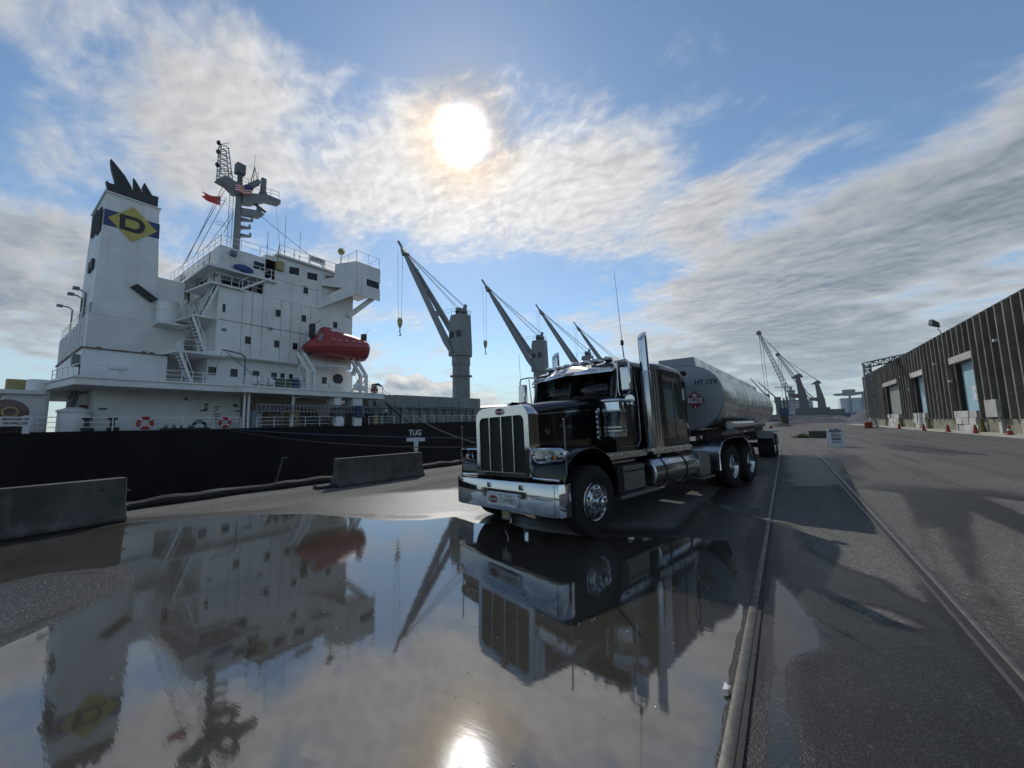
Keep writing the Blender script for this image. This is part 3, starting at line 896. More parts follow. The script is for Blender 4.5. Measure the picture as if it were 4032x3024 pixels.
for x in (-0.295, 0.0, 0.285):
    tp(MB().prism([(x - 0.018, -0.79), (x + 0.018, -0.79), (x + 0.014, -0.812), (x, -0.82), (x - 0.014, -0.812)], 'z', 0.935, 1.835), 'grille_bar', 'polish')
tp(MB().box(-0.545, 0.545, -0.812, -0.79, 0.93, 0.945), 'grille_trim', 'polish')
hb = tp(oval(0.0, 1.90, 0.108, 0.062, -0.835, -0.80), 'hood_badge', 'chrome')
tp(oval(0.0, 1.90, 0.098, 0.053, -0.838, -0.8352), 'badge_field', 'print_maroon', hb)
text('badge_script', 'Peterbilt', M['polish'], hb, 0.055, (0.0, -0.8385, 1.90), XT, ZT, 0.001, 0.35, world=False)
tp(MB().prism([(-0.66, 2.005), (-0.60, 2.05), (-0.52, 2.04), (-0.40, 2.05), (-0.30, 2.03), (-0.30, 2.015), (-0.5, 2.0)], 'x', -0.012, 0.012)
   .prism([(-0.085, 2.055), (0, 2.03), (0.085, 2.055), (0.05, 2.035), (0, 2.015), (-0.05, 2.035)], 'y', -0.62, -0.42), 'hood_ornament', 'chrome')

# hood
def hood():
    rings = []
    for y, w, zt, r in ((-0.62, 0.635, 1.985, 0.16), (-0.3, 0.645, 2.02, 0.15), (0.3, 0.665, 2.07, 0.13), (0.98, 0.70, 2.13, 0.11)):
        pr = rrect(-w, w, 1.02, zt, r, 6, 0.02)
        rings.append([(x, y, z + 0.02 * (1 - (x / w) ** 2) * (z > zt - 0.05)) for x, z in pr])
    return MB().ring_loft(rings)
ho = tp(hood(), 'hood', 'paint', smooth=50)
for s in (1, -1):
    tp(MB().beam((s * 0.640, -0.60, 1.822), (s * 0.707, 0.95, 1.915), 0.012, 0.022), 'hood_side_trim', 'polish')
    for i in range(3):
        tp(MB().box(s * 0.688 - 0.012, s * 0.688 + 0.012, 0.62, 0.80, 1.53 + i * 0.065, 1.555 + i * 0.065), 'hood_louvre', 'chassis', ho)
text('fleet_number', '46', M['polish'], ho, 0.17, (0.664, -0.42, 1.55), (0.0, 1, 0), ZT, 0.002, world=False, sx=0.8)
text('badge_script', 'Peterbilt', M['polish'], ho, 0.10, (0.674, 0.02, 1.62), (0.0, 1, 0), ZT, 0.002, 0.35, world=False)

# front fenders
prof_o = [(-0.76, 0.86), (-0.755, 1.00), (-0.70, 1.11), (-0.58, 1.20), (-0.40, 1.27), (-0.20, 1.305), (0.0, 1.305), (0.20, 1.255), (0.38, 1.14), (0.50, 0.98), (0.58, 0.80), (0.61, 0.60)]
prof_i = [(0.585, 0.60), (0.555, 0.79), (0.475, 0.96), (0.36, 1.11), (0.19, 1.22), (0.0, 1.272), (-0.20, 1.272), (-0.39, 1.24), (-0.55, 1.17), (-0.66, 1.09), (-0.70, 1.00), (-0.71, 0.86)]
for s in (1, -1):
    rings = []
    for x, k in ((0.50, 0.0), (1.14, 0.0), (1.20, 0.012), (1.235, 0.045)):
        ring = []
        for (y, z) in prof_o:
            dyk, dzk = -y * k * 0.9, -(z - 0.5) * k
            ring.append((s * x, y + dyk, z + dzk))
        for (y, z) in prof_i:
            ring.append((s * x, y * (1 - k * 0.3), z - k * 0.15))
        rings.append(ring)
    fo = tp(MB().ring_loft(rings), 'front_fender', 'paint', smooth=50)
    tp(MB().box(s * 0.66, s * 1.16, -0.74, -0.60, 0.83, 1.05) if s > 0 else MB().box(-1.16, -0.66, -0.74, -0.60, 0.83, 1.05), 'fender_valance', 'chassis', bev=0.02)
    tp(MB().tube([(s * 0.66, -0.775, 0.865), (s * 1.0, -0.775, 0.862), (s * 1.15, -0.755, 0.858)], 0.022, 8), 'fender_trim', 'chrome')

# headlights
for s in (1, -1):
    hp = sub_empty('headlight', truck)
    hp.rotation_euler.y = -LEAN
    def ring(x0, x1, z0, z1, r, y, drop=0.0):
        pr = rrect(x0, x1, z0, z1, r, 5)
        return [(s * x, y + 0.10 * max(0.0, (x - 0.95)), z + drop * max(0, x - 0.9) * (1 if z < (z0 + z1) / 2 else 0)) for x, z in pr]
    MB().ring_loft([ring(0.70, 1.10, 1.14, 1.26, 0.05, -0.46), ring(0.655, 1.25, 1.085, 1.305, 0.085, -0.66, 0.12), ring(0.65, 1.262, 1.08, 1.31, 0.09, -0.76, 0.14),
                    ring(0.675, 1.237, 1.105, 1.287, 0.07, -0.775, 0.14), ring(0.685, 1.227, 1.115, 1.277, 0.065, -0.73, 0.14)]).build('bezel', M['chrome'], hp, smooth=50, world=False)
    MB().ring_loft([ring(0.68, 1.232, 1.11, 1.282, 0.065, -0.758, 0.14), ring(0.682, 1.23, 1.112, 1.28, 0.065, -0.754, 0.14)]).build('lens', M['lamp_glass'], hp, world=False)
    for x, rr in ((0.80, 0.068), (0.965, 0.062)):
        MB().lathe([(rr, -0.02), (rr * 0.8, 0.004), (rr * 0.5, 0.02), (0.001, 0.026)], (s * x, -0.735, 1.195), 'y', 18).build('reflector', M['chrome'], hp, world=False)
        MB().ball((s * x, -0.73, 1.195), 0.022).build('bulb', M['bulb'], hp, world=False)
        MB().lathe([(rr, -0.004), (rr + 0.012, -0.008), (rr + 0.012, 0.006), (rr, 0.006)], (s * x, -0.74, 1.195), 'y', 20).build('lamp_ring', M['polish'], hp, world=False)
    MB().box(min(s * 1.045, s * 1.09), max(s * 1.045, s * 1.09), -0.742, -0.728, 1.14, 1.20).build('indicator', M['amber'], hp, world=False)
    for dz in (1.165, 1.225):
        MB().cyl((s * 1.175, -0.735, dz), (s * 1.175, -0.72, dz), 0.02, n=10).build('marker_hole_shade', M['black'], hp, world=False)  # black disc drawn for the dark inside of a hole
    MB().cyl((s * 0.62, -0.58, 1.17), (s * 0.74, -0.60, 1.18), 0.055, 0.075, 12).build('mount', M['chrome'], hp, world=False)

# cab
CW = 0.985
def cab_shell():
    mb = MB()
    mb.prism([(-CW, 1.14), (CW, 1.14), (CW, 2.10), (-CW, 2.10)], 'y', 0.98, 2.26)                   # lower body
    mb.box(-CW + 0.002, CW - 0.002, 2.18, 2.26, 2.095, 2.74)                                           # back wall
    for s in (1, -1):
        mb.beam((s * 0.955, 1.02, 2.08), (s * 0.925, 1.20, 2.70), 0.075, 0.10, (0, 1, 0))             # A pillar
        mb.beam((s * 0.965, 1.92, 2.08), (s * 0.93, 1.96, 2.72), 0.04, 0.50, (0, 1, 0))                # rear quarter
    mb.beam((0, 0.955, 2.09), (0, 1.14, 2.70), 0.055, 0.03, (0, 1, 0))
    return mb
cb = tp(cab_shell(), 'cab_body', 'paint', bev=0.012)
def roof_mb(y0, y1, w, z0, z1, r, taper):
    rings = []
    for y, k in ((y0, 0.0), (y0 + 0.10, 0.55), (y0 + 0.30, 0.9), (0.5 * (y0 + y1), 1.0), (y1, taper)):
        pr = rrect(-w, w, z0, z0 + (z1 - z0) * max(k, 0.35), min(r, (z1 - z0) * max(k, 0.35) * 0.95), 5, 0.01)
        rings.append([(x, y, z) for x, z in pr])
    return MB().ring_loft(rings)
tp(roof_mb(1.10, 2.26, 0.955, 2.68, 2.86, 0.13, 1.0), 'cab_roof', 'paint', smooth=50)
# split windscreen, V in plan
for s in (1, -1):
    def P3(x, zf):
        y = 0.965 + 0.085 * (abs(x) / 0.9) + zf * 0.20
        return (s * x, y, 2.125 + zf * 0.52)
    g = MB().add([P3(0.03, 0), P3(0.91, 0.0), P3(0.885, 1.0), P3(0.03, 1.0)], [(0, 1, 2, 3)])
    wo = tp(g, 'windscreen', 'glass')
    md = wo.modifiers.new('thick', 'SOLIDIFY'); md.thickness = 0.008
    fr = MB()
    q = [P3(0.03, 0), P3(0.91, 0.0), P3(0.885, 1.0), P3(0.03, 1.0)]
    for k in range(4):
        a, c = Vector(q[k]), Vector(q[(k + 1) % 4])
        fr.beam(a + Vector((0, -0.012, 0)), c + Vector((0, -0.012, 0)), 0.02, 0.03)
    tp(fr, 'windscreen_seal', 'rubber', wo)
    tp(MB().tube([(s * 0.45, 0.96, 2.12), (s * 0.30, 0.985, 2.17), (s * 0.12, 0.985, 2.20)], 0.010, 6).beam((s * 0.05, 0.975, 2.175), (s * 0.62, 1.015, 2.16), 0.014, 0.022), 'wiper', 'black')
    # side window, door line, handle
    dr = sub_empty('door', truck); dr.rotation_euler.y = -LEAN
    xw = s * 0.962
    MB().add([(xw, 1.12, 2.10), (xw, 1.67, 2.10), (s * 0.945, 1.70, 2.64), (s * 0.945, 1.28, 2.64)], [(0, 1, 2, 3)]).build('door_glass', M['glass'], dr, world=False)
    line = [(1.05, 2.10), (1.02, 1.34), (1.10, 1.22), (1.72, 1.22), (1.82, 1.34), (1.84, 2.10), (1.82, 2.62), (1.74, 2.69), (1.30, 2.69), (1.05, 2.10)]
    MB().tube([(s * (0.990 if z < 2.15 else 0.990 - 0.075 * (z - 2.1)), y, z) for y, z in line], 0.007, 5).build('door_seam', M['polish'], dr, world=False)
    MB().tube([(s * 0.99, 1.62, 1.98), (s * 1.02, 1.63, 1.98), (s * 1.02, 1.75, 1.98), (s * 0.99, 1.76, 1.98)], 0.012, 6).build('door_handle', M['chrome'], dr, world=False)
    MB().tube([(s * 0.972, 1.12, 2.11), (s * 0.952, 1.285, 2.66), (s * 0.952, 1.70, 2.66)], 0.010, 6).build('window_trim', M['polish'], dr, world=False)
# cab inside
ci = tp(MB().box(-0.93, 0.93, 1.06, 1.40, 2.10, 2.18), 'dashboard', 'interior', bev=0.03)
for s in (1, -1):
    st = tp(MB().box(s * 0.5 - 0.24, s * 0.5 + 0.24, 1.85, 2.0, 2.0, 2.62).box(s * 0.5 - 0.26, s * 0.5 + 0.26, 1.45, 1.95, 1.95, 2.10), 'seat', 'interior', bev=0.03)
tp(MB().tube([(0.5 + 0.21 * math.cos(2 * PI * k / 20), 1.50 + 0.05 * math.sin(2 * PI * k / 20), 2.24 + 0.16 * math.sin(2 * PI * k / 20)) for k in range(21)], 0.014, 6).beam((0.5, 1.5, 2.24), (0.5, 1.38, 2.16), 0.03), 'steering_wheel', 'black')
tp(MB().box(0.66, 0.76, 1.165, 1.17, 2.20, 2.27), 'windscreen_sticker', 'sign_white')
# visor
vis = MB()
for s in (1, -1):
    q = [(0, 0.86, 2.605), (s * 1.01, 1.0, 2.575), (s * 1.01, 1.13, 2.72), (s * 0.97, 1.20, 2.765), (0, 1.07, 2.805)]
    vis.add(q, [(0, 1, 2, 3, 4)] if s > 0 else [(4, 3, 2, 1, 0)])
    vis.add([q[1], q[2], (s * 0.99, 1.18, 2.60)], [(0, 1, 2)])
vo = tp(vis, 'sun_visor', 'chrome', smooth=20)
md = vo.modifiers.new('thick', 'SOLIDIFY'); md.thickness = 0.012
for x in (-0.72, -0.45, -0.22, 0.0, 0.22, 0.45, 0.72):
    lp = tp(MB().ball((x, 1.30 + 0.05 * abs(x), 2.865), 0.078, 1.0, 1.7, 0.75, 12, 8), 'roof_marker', 'chrome')
    tp(MB().ball((x, 1.20 + 0.05 * abs(x), 2.87), 0.055, 0.95, 0.8, 0.8, 10, 6), 'marker_lens', 'bulb', lp)
for x in (-0.3, 0.32):
    tp(MB().lathe([(0.03, -0.16), (0.025, 0.1), (0.03, 0.22), (0.001, 0.24)], (x, 1.75, 2.93), 'y', 12, True).box(x - 0.015, x + 0.015, 1.7, 1.75, 2.85, 2.92), 'air_horn', 'chrome')
# sleeper
def sleeper():
    rings = []
    for y, zt, w in ((2.30, 2.80, 1.03), (2.38, 2.86, 1.05), (2.9, 2.90, 1.055), (3.6, 2.87, 1.055), (3.84, 2.81, 1.05), (3.92, 2.72, 1.02)):
        pr = rrect(-w, w, 1.16, zt, 0.17, 6, 0.02)
        rings.append([(x, y, z) for x, z in pr])
    return MB().ring_loft(rings)
sl = tp(sleeper(), 'sleeper', 'paint', smooth=50)
for s in (1, -1):
    xs_ = s * 1.060
    ln = [(y, z) for y, z in rrect(3.22, 3.86, 1.30, 2.55, 0.10, 4)]
    ln.append(ln[0])
    tp(MB().tube([(xs_, y, z) for y, z in ln], 0.011, 5), 'locker_door_trim', 'galv', sl)
    tp(MB().box(min(xs_, xs_ + s * 0.012), max(xs_, xs_ + s * 0.012), 3.66, 3.73, 2.12, 2.38), 'window_sticker', 'sign_white', sl)
    tp(MB().box(min(xs_, xs_ + s * 0.02), max(xs_, xs_ + s * 0.02), 3.74, 3.77, 1.50, 1.62), 'latch', 'chrome', sl)
    wl = tp(MB().lathe([(0.06, 0), (0.075, 0.05), (0.06, 0.10), (0.001, 0.11)], (s * 0.98, 3.95, 2.76), 'y', 12, True), 'work_lamp', 'black')
    tp(MB().tube([(s * 0.98, 3.98, 2.70), (s * 0.98, 3.90, 2.58)], 0.012), 'lamp_bracket', 'black', wl)
    # exhaust stack with its heat shield, and the polished cab extender behind
    ty = 1.97
    n = 18
    rings = [[(s * 1.115 + 0.088 * math.cos(2 * PI * k / n), ty + 0.088 * math.sin(2 * PI * k / n), z) for k in range(n)] for z in (1.10, 3.22)]
    rings.append([(s * 1.115 + 0.088 * math.cos(2 * PI * k / n), ty + 0.088 * math.sin(2 * PI * k / n), 3.34 + 0.09 * math.sin(2 * PI * k / n)) for k in range(n)])
    stck = tp(MB().ring_loft(rings, True, True), 'exhaust_stack', 'chrome', smooth=50)
    tp(MB().lathe([(0.100, 0.0), (0.104, 0.01), (0.104, 1.45), (0.098, 1.47)], (s * 1.11, ty, 1.16), 'z', 18), 'heat_shield', 'polish', stck)
    wv = []
    for k in range(13):
        wv.append((s * (1.105 + 0.008 * math.sin(k * 1.7)), 2.14 + k * 0.030))
    ring0 = [(x, y, 1.16) for x, y in wv] + [(s * 1.03, y, 1.16) for x, y in reversed(wv)]
    tp(MB().ring_loft([ring0, [(x, y, 2.75) for x, y, z in ring0]]), 'cab_extender', 'polish', smooth=60)
    # air cleaner
    ac = tp(MB().lathe([(0.05, 0), (0.17, 0.005), (0.205, 0.03), (0.21, 0.06), (0.215, 0.44), (0.222, 0.445), (0.222, 0.475), (0.21, 0.48), (0.21, 0.50)], (s * 1.10, 0.78, 1.37), 'z', 28, True, True), 'air_cleaner', 'polish', smooth=60)
    tp(MB().lathe([(0.19, 0), (0.185, 0.12), (0.205, 0.125), (0.215, 0.14), (0.21, 0.165), (0.17, 0.18), (0.001, 0.185)], (s * 1.10, 0.78, 1.87), 'z', 24), 'cleaner_cap', 'chrome', ac, smooth=60)
    for z in (1.50, 1.56):
        tp(MB().lathe([(0.214, 0), (0.220, 0.005), (0.220, 0.02), (0.214, 0.025)], (s * 1.10, 0.78, z), 'z', 24), 'cleaner_band', 'polish', ac)
    tp(MB().box(min(s * 0.80, s * 0.96), max(s * 0.80, s * 0.96), 0.70, 0.86, 1.45, 1.80), 'intake_duct', 'paint')
    bar = tp(MB().box(min(s * 0.955, s * 0.985), max(s * 0.955, s * 0.985), 0.50, 0.55, 1.37, 1.90), 'light_bar', 'polish')
    for k in range(6):
        tp(MB().ball((s * 0.97, 0.485, 1.415 + k * 0.085), 0.024, 1, 1.1, 1, 10, 6), 'bullet_light', 'bulb', bar)
    # mirrors
    mr = sub_empty('mirror', truck); mr.rotation_euler.y = -LEAN
    MB().tube([(s * 0.96, 1.10, 2.72), (s * 1.10, 1.02, 2.74), (s * 1.30, 0.98, 2.73), (s * 1.345, 0.98, 2.68), (s * 1.345, 0.98, 2.20), (s * 1.30, 0.99, 2.13), (s * 1.15, 1.03, 2.12), (s * 0.98, 1.12, 2.07)], 0.016, 8).build('bracket', M['chrome'], mr, world=False)
    MB().tube([(s * 1.10, 1.02, 2.74), (s * 1.10, 1.02, 2.66), (s * 1.08, 1.04, 2.2), (s * 1.10, 1.04, 2.12)], 0.012, 8).build('brace', M['chrome'], mr, world=False)
    MB().box(min(s * 1.18, s * 1.375), max(s * 1.18, s * 1.375), 0.94, 1.04, 2.19, 2.60).build('mirror_head', M['chrome'], mr, bev=0.025, world=False)
    MB().box(min(s * 1.195, s * 1.36), max(s * 1.195, s * 1.36), 1.042, 1.046, 2.215, 2.575).build('mirror_glass', M['lens'], mr, world=False)
    MB().lathe([(0.001, 0.075), (0.045, 0.062), (0.08, 0.03), (0.095, 0.0), (0.09, -0.01), (0.001, -0.012)], (s * 1.30, 1.01, 2.03), 'y', 18).build('spot_mirror', M['chrome'], mr, world=False)
    # lower side: light skirts, step box, tank
    for y0, y1, n_, nm in ((0.56, 1.92, 4, 'cab_skirt'), (2.12, 3.86, 5, 'sleeper_skirt')):
        x0 = 1.02 if y0 < 1 else 1.04
        sk = tp(MB().box(min(s * x0, s * (x0 + 0.02)), max(s * x0, s * (x0 + 0.02)), y0, y1, 1.03, 1.15), nm, 'polish', bev=0.005)
        for k in range(n_):
            yy = y0 + (0.16 if y0 < 1 else 0.52) + k * 0.30
            tp(MB().ball((s * (x0 + 0.024), yy, 1.095), 0.035, 0.6, 1.3, 0.8, 10, 6), 'skirt_light', 'bulb', sk)
    bx = tp(MB().box(min(s * 0.60, s * 1.10), max(s * 0.60, s * 1.10), 0.80, 1.66, 0.46, 0.92), 'battery_box', 'chassis', bev=0.015)
    tp(MB().box(min(s * 1.102, s * 1.112), max(s * 1.102, s * 1.112), 0.94, 1.64, 0.50, 0.80), 'box_cover', 'tread_plate', bx)
    tp(MB().box(min(s * 1.06, s * 1.125), max(s * 1.06, s * 1.125), 0.94, 1.64, 0.82, 0.90), 'box_lid', 'tread_plate', bx, bev=0.01)
    sp = tp(MB().box(min(s * 0.95, s * 1.24), max(s * 0.95, s * 1.24), 0.66, 1.94, 0.41, 0.455), 'step', 'tread_plate', bev=0.008)
    tp(MB().box(min(s * 1.0, s * 1.20), max(s * 1.0, s * 1.20), 0.62, 0.90, 0.456, 0.462), 'step_plate', 'polish', sp)
    tp(MB().cyl((s * 0.93, 0.70, 0.97), (s * 0.93, 1.55, 0.97), 0.055, n=14), 'air_tank', 'chrome')
    ft = tp(MB().lathe([(0.001, -0.03), (0.27, -0.02), (0.315, 0.0), (0.325, 0.03), (0.325, 1.92), (0.315, 1.95), (0.27, 1.97), (0.001, 1.98)], (s * 0.84, 2.02, 0.68), 'y', 32), 'fuel_tank', 'polish')
    for yy in (2.36, 3.28):
        tp(MB().lathe([(0.322, 0), (0.334, 0.002), (0.334, 0.058), (0.322, 0.06)], (s * 0.84, yy, 0.68), 'y', 32), 'tank_strap', 'black', ft)
    tp(MB().cyl((s * 0.92, 2.55, 0.99), (s * 0.94, 2.55, 1.06), 0.06, n=14), 'filler_cap', 'chrome', ft)
    tx = tp(MB().box(min(s * 0.62, s * 1.14), max(s * 0.62, s * 1.14), 4.06, 4.62, 0.42, 0.95), 'tool_box', 'tread_plate', bev=0.02)
    tp(MB().box(min(s * 0.7, s * 1.22), max(s * 0.7, s * 1.22), 4.00, 4.64, 0.37, 0.41), 'rear_step', 'tread_plate')
    tp(MB().box(min(s * 0.62, s * 1.0), max(s * 0.62, s * 1.0), 4.68, 4.98, 0.52, 0.90), 'rear_box', 'chassis')
    # polished tandem fender
    pro = [(4.92, 0.48), (4.94, 0.80), (5.02, 0.96), (5.20, 1.10), (5.50, 1.195), (6.10, 1.215), (6.75, 1.195), (7.03, 1.10), (7.20, 0.93), (7.28, 0.74), (7.29, 0.62)]
    sh = tp(MB().ring_loft([[(s * x, y, z) for y, z in pro] + [(s * x, 6.1 + (y - 6.1) * 0.985, z - 0.015) for y, z in reversed(pro)] for x in (0.60, 1.24)]), 'tandem_fender', 'polish', smooth=50)
    tp(MB().tube([(s * 1.245, y, z) for y, z in pro], 0.022, 8), 'fender_lip', 'chrome', sh)
    for k in range(3):
        y = 4.25 + k * 0.25
        tp(MB().box(min(s * 0.45, s * 0.9), max(s * 0.45, s * 0.9), y, y + 0.03, 1.035, 1.06), 'deck_rib', 'polish')
tp(MB().box(-0.9, 0.9, 7.9, 8.0, 0.62, 0.9), 'rear_crossmember', 'chassis')
# radio aerials
aer = tp(MB().tube([(1.02, 1.42, 2.76), (1.00, 1.42, 3.10)], 0.010).cyl((1.0, 1.42, 3.10), (0.998, 1.42, 3.19), 0.030, n=10).tube([(0.998, 1.42, 3.19), (0.955, 1.42, 4.55)], [0.006, 0.003], 5), 'radio_aerial', 'black')
tp(MB().tube([(-1.33, 0.98, 2.70), (-1.34, 0.98, 3.3)], 0.004, 5), 'radio_aerial', 'black')

# ------------------------------------------------------------------ tank trailer
TR_TH = 0.058
trailer = thing('tank_trailer', 'long dull silver tank trailer coupled behind the black tractor', 'trailer', (-2.18, 12.31, 0), rz=-TR_TH, world=False)
def rp(mb, name, m, parent=None, **kw):
    return mb.build(name, M[m] if isinstance(m, str) else m, trailer if parent is None else parent, world=False, **kw)
def tank_ring(y, k=1.0):
    n = 40
    pts = []
    for i in range(n):
        a = 2 * PI * i / n - PI / 2
        c, s_ = math.cos(a), math.sin(a)
        e = 0.86
        pts.append((1.08 * k * math.copysign(abs(c) ** e, c), y, 2.28 + (0.88 if s_ > 0 else 0.86) * k * math.copysign(abs(s_) ** e, s_)))
    return pts
TL = 11.1
rp(MB().ring_loft([tank_ring(-1.5), tank_ring(-1.46), tank_ring(TL - 0.05), tank_ring(TL, 0.97), tank_ring(TL + 0.12, 0.6)], False, True), 'tank_shell', 'tank', smooth=40)
hd = rp(MB().ring_loft([tank_ring(-1.56, 0.96), tank_ring(-1.52, 1.0), tank_ring(-1.49, 1.0)], True, False), 'tank_head', 'head', smooth=30)
for y in (2.6, 6.8):
    rp(MB().ring_loft([tank_ring(y, 1.0008), tank_ring(y + 0.004, 1.003), tank_ring(y + 0.03, 1.003), tank_ring(y + 0.034, 1.0008)], False, False), 'tank_band', 'tank')
# rollover coaming along the top
cp = [(-0.47, 3.08), (0.47, 3.08), (0.44, 3.345), (-0.45, 3.345)]
rp(MB().prism(cp, 'y', -1.50, -1.46), 'coaming_front', 'head')
for s in (1, -1):
    rp(MB().ring_loft([[(s * x, y, z) for x, z in ((0.47, 3.10), (0.44, 3.345), (0.40, 3.345), (0.42, 3.10))] for y in (-1.45, TL - 0.2)]), 'coaming_rail', 'tank')
for k in range(4):
    rp(MB().cyl((0, 1.0 + 2.8 * k, 3.12), (0, 1.0 + 2.8 * k, 3.28), 0.24, n=16), 'manhole_lid', 'tank')
text('height_marking', "HT.12'6", M['print_navy'], hd, 0.165, (0.70, -1.565, 2.66), XT, ZT, 0.002, world=False, offset=0.006)
text('unit_number', '40', M['print_navy'], hd, 0.22, (-0.10, -1.565, 3.0), XT, ZT, 0.002, world=False, offset=0.006)
pl = rp(MB().prism([(0.42, 1.93), (0.70, 2.21), (0.42, 2.49), (0.14, 2.21)], 'y', -1.585, -1.565), 'hazard_placard', 'coaming')
rp(MB().prism([(0.42, 1.965), (0.665, 2.21), (0.42, 2.455), (0.175, 2.21)], 'y', -1.588, -1.5855), 'placard_field', 'print_red', pl)
rp(MB().box(0.255, 0.585, -1.591, -1.5885, 2.145, 2.275), 'number_panel', 'block', pl)
text('placard_number', '1993', M['print_dark'], pl, 0.135, (0.42, -1.5915, 2.207), XT, ZT, 0.001, world=False, offset=0.004)
text('placard_class', '3', M['sign_white'], pl, 0.10, (0.42, -1.589, 2.03), XT, ZT, 0.001, world=False)
rp(MB().prism([(0.36, 2.31), (0.48, 2.31), (0.46, 2.36), (0.44, 2.34), (0.42, 2.41), (0.40, 2.345), (0.375, 2.37)], 'y', -1.5905, -1.5885), 'flame_symbol', 'sign_white', pl)
# running gear
for s in (1, -1):
    rp(MB().box(s * 0.5 - 0.06, s * 0.5 + 0.06, -1.2, TL, 1.18, 1.42), 'frame_rail', 'chassis')
    rp(MB().box(min(s * 0.95, s * 1.10), max(s * 0.95, s * 1.10), -1.45, 3.0, 1.33, 1.40), 'side_rail', 'galv')
    for k in range(5):
        y = -1.4 + 0.8 * k
        rp(MB().box(min(s * 1.102, s * 1.106), max(s * 1.102, s * 1.106), y, y + 0.4, 1.34, 1.39), 'reflective_tape', 'sign_white' if k % 2 else 'print_red')
    ht = rp(MB().cyl((s * 1.0, -0.6, 1.56), (s * 1.0, 3.4, 1.56), 0.11, n=14), 'hose_tube', 'polish')
    rp(MB().cyl((s * 1.0, 3.5, 1.50), (s * 1.0, 6.8, 1.50), 0.10, n=14), 'hose_tube', 'galv')
    rp(MB().box(s * 1.02 - 0.1, s * 1.02 + 0.1, -0.6, -0.35, 1.33, 1.47), 'tube_bracket', 'galv')
    fd = rp(MB().box(min(s * 0.62, s * 1.24), max(s * 0.62, s * 1.24), 8.0, 11.3, 1.14, 1.18), 'axle_fender', 'head')
    rp(MB().box(min(s * 0.62, s * 1.24), max(s * 0.62, s * 1.24), 7.98, 8.02, 0.88, 1.17), 'fender_front', 'head', fd)
    for y in (8.85, 10.15):
        wheel(trailer, s * 1.05, y, s, True, False, 0.51)
    rp(MB().box(s * 0.55 - 0.07, s * 0.55 + 0.07, 2.6, 2.75, 0.35, 1.2), 'landing_leg', 'galv')
    rp(MB().cyl((s * 0.9, 11.15, 1.3), (s * 0.9, 11.19, 1.3), 0.06), 'tail_lamp', 'print_red')
rp(MB().box(-0.55, 0.55, 7.9, 11.2, 0.80, 1.15), 'bogie', 'chassis')
for y in (8.85, 10.15):
    rp(MB().cyl((-1, y, 0.51), (1, y, 0.51), 0.08), 'axle', 'chassis')
for k in range(4):
    rp(MB().cyl((0.35, 2.0 + 0.5 * k, 1.2), (0.35, 2.0 + 0.5 * k, 1.45), 0.09, n=10).cyl((0.35, 2.0 + 0.5 * k, 1.2), (0.9, 2.0 + 0.5 * k, 1.1), 0.06, n=10), 'outlet_valve', 'galv')
# ------------------------------------------------------------------ bulk carrier
HX = -40.0                      # near side of the hull
ship = thing('bulk_carrier', 'long black-hulled cargo ship with white accommodation block moored along the quay', 'ship', (-51.0, 60.0, WATER_Z))
def sp_(mb, name, m, parent=None, **kw):
    return mb.build(name, M[m] if isinstance(m, str) else m, ship if parent is None else parent, **kw)
def sheer(y):
    return float(np.interp(y, [-12, -4, 12, 32, 47, 120, 165, 186, 200], [2.0, 1.78, 1.80, 2.08, 2.28, 2.4, 3.0, 4.2, 5.0]))

def hull():
    rings = []
    for y, hb, hk in ((-11.5, 4.0, 2.0), (-10.5, 8.0, 4.0), (-8, 10.2, 6.5), (-4, 11.0, 9.5), (4, 11.0, 10.8), (12, 11.0, 11), (22, 11, 11), (32, 11, 11), (47, 11, 11), (70, 11, 11), (100, 11, 11), (130, 11, 11),
                      (150, 10.8, 10), (165, 9.6, 7.5), (178, 7.0, 3.6), (188, 3.6, 1.0), (194, 0.6, 0.2)):
        z = sheer(y)
        cx = -51.0
        rings.append([(cx + hb, y, z), (cx + hb, y, -2.5), (cx + hk, y, -7.5), (cx + hk * 0.85, y, -9), (cx - hk * 0.85, y, -9), (cx - hk, y, -7.5), (cx - hb, y, -2.5), (cx - hb, y, z)])
    return MB().ring_loft(rings)
hl = sp_(hull(), 'hull', 'hull', smooth=25)
mb = MB()
yy = [-10.5, -4, 12, 32, 47, 70, 120, 165, 186]
for y0, y1 in zip(yy[:-1], yy[1:]):
    mb.beam((HX - 0.03, y0, sheer(y0) + 0.03), (HX - 0.03, y1, sheer(y1) + 0.03), 0.10, 0.10)
sp_(mb, 'sheer_strake_edge', 'hull')
dk = sp_(MB().ring_loft([[(-61.9, y, sheer(y) + 0.02), (-40.1, y, sheer(y) + 0.02)] for y in (-8, -4, 12, 32, 47, 120, 150)], False, False, closed=False), 'main_deck', 'deck')
# tug mark and draught marks
XS, ZS = (0, 1, 0), (0, 0, 1)
text('tug_lettering', 'TUG', M['white_clean'], hl, 1.05, (HX + 0.02, 34.3, 0.92), XS, ZS, 0.01, offset=0.02)
sp_(MB().prism([(32.9, 0.32), (36.0, 0.26), (36.0, -0.22), (34.85, -0.2), (34.85, -1.2), (34.45, -1.75), (34.1, -1.2), (34.1, -0.18), (32.9, -0.14)], 'x', HX + 0.004, HX + 0.02), 'tug_pointer', 'white_clean', hl)
for k in range(11):
    z = -1.25 - 0.21 * k
    sp_(MB().box(HX + 0.003, HX + 0.015, 17.85 - 0.055 * k, 18.02 - 0.055 * k, z - 0.04, z + 0.04), 'draught_mark', 'coaming', hl)
sp_(MB().box(HX + 0.003, HX + 0.015, 17.9, 18.4, -1.05, -0.99), 'draught_mark', 'coaming', hl)

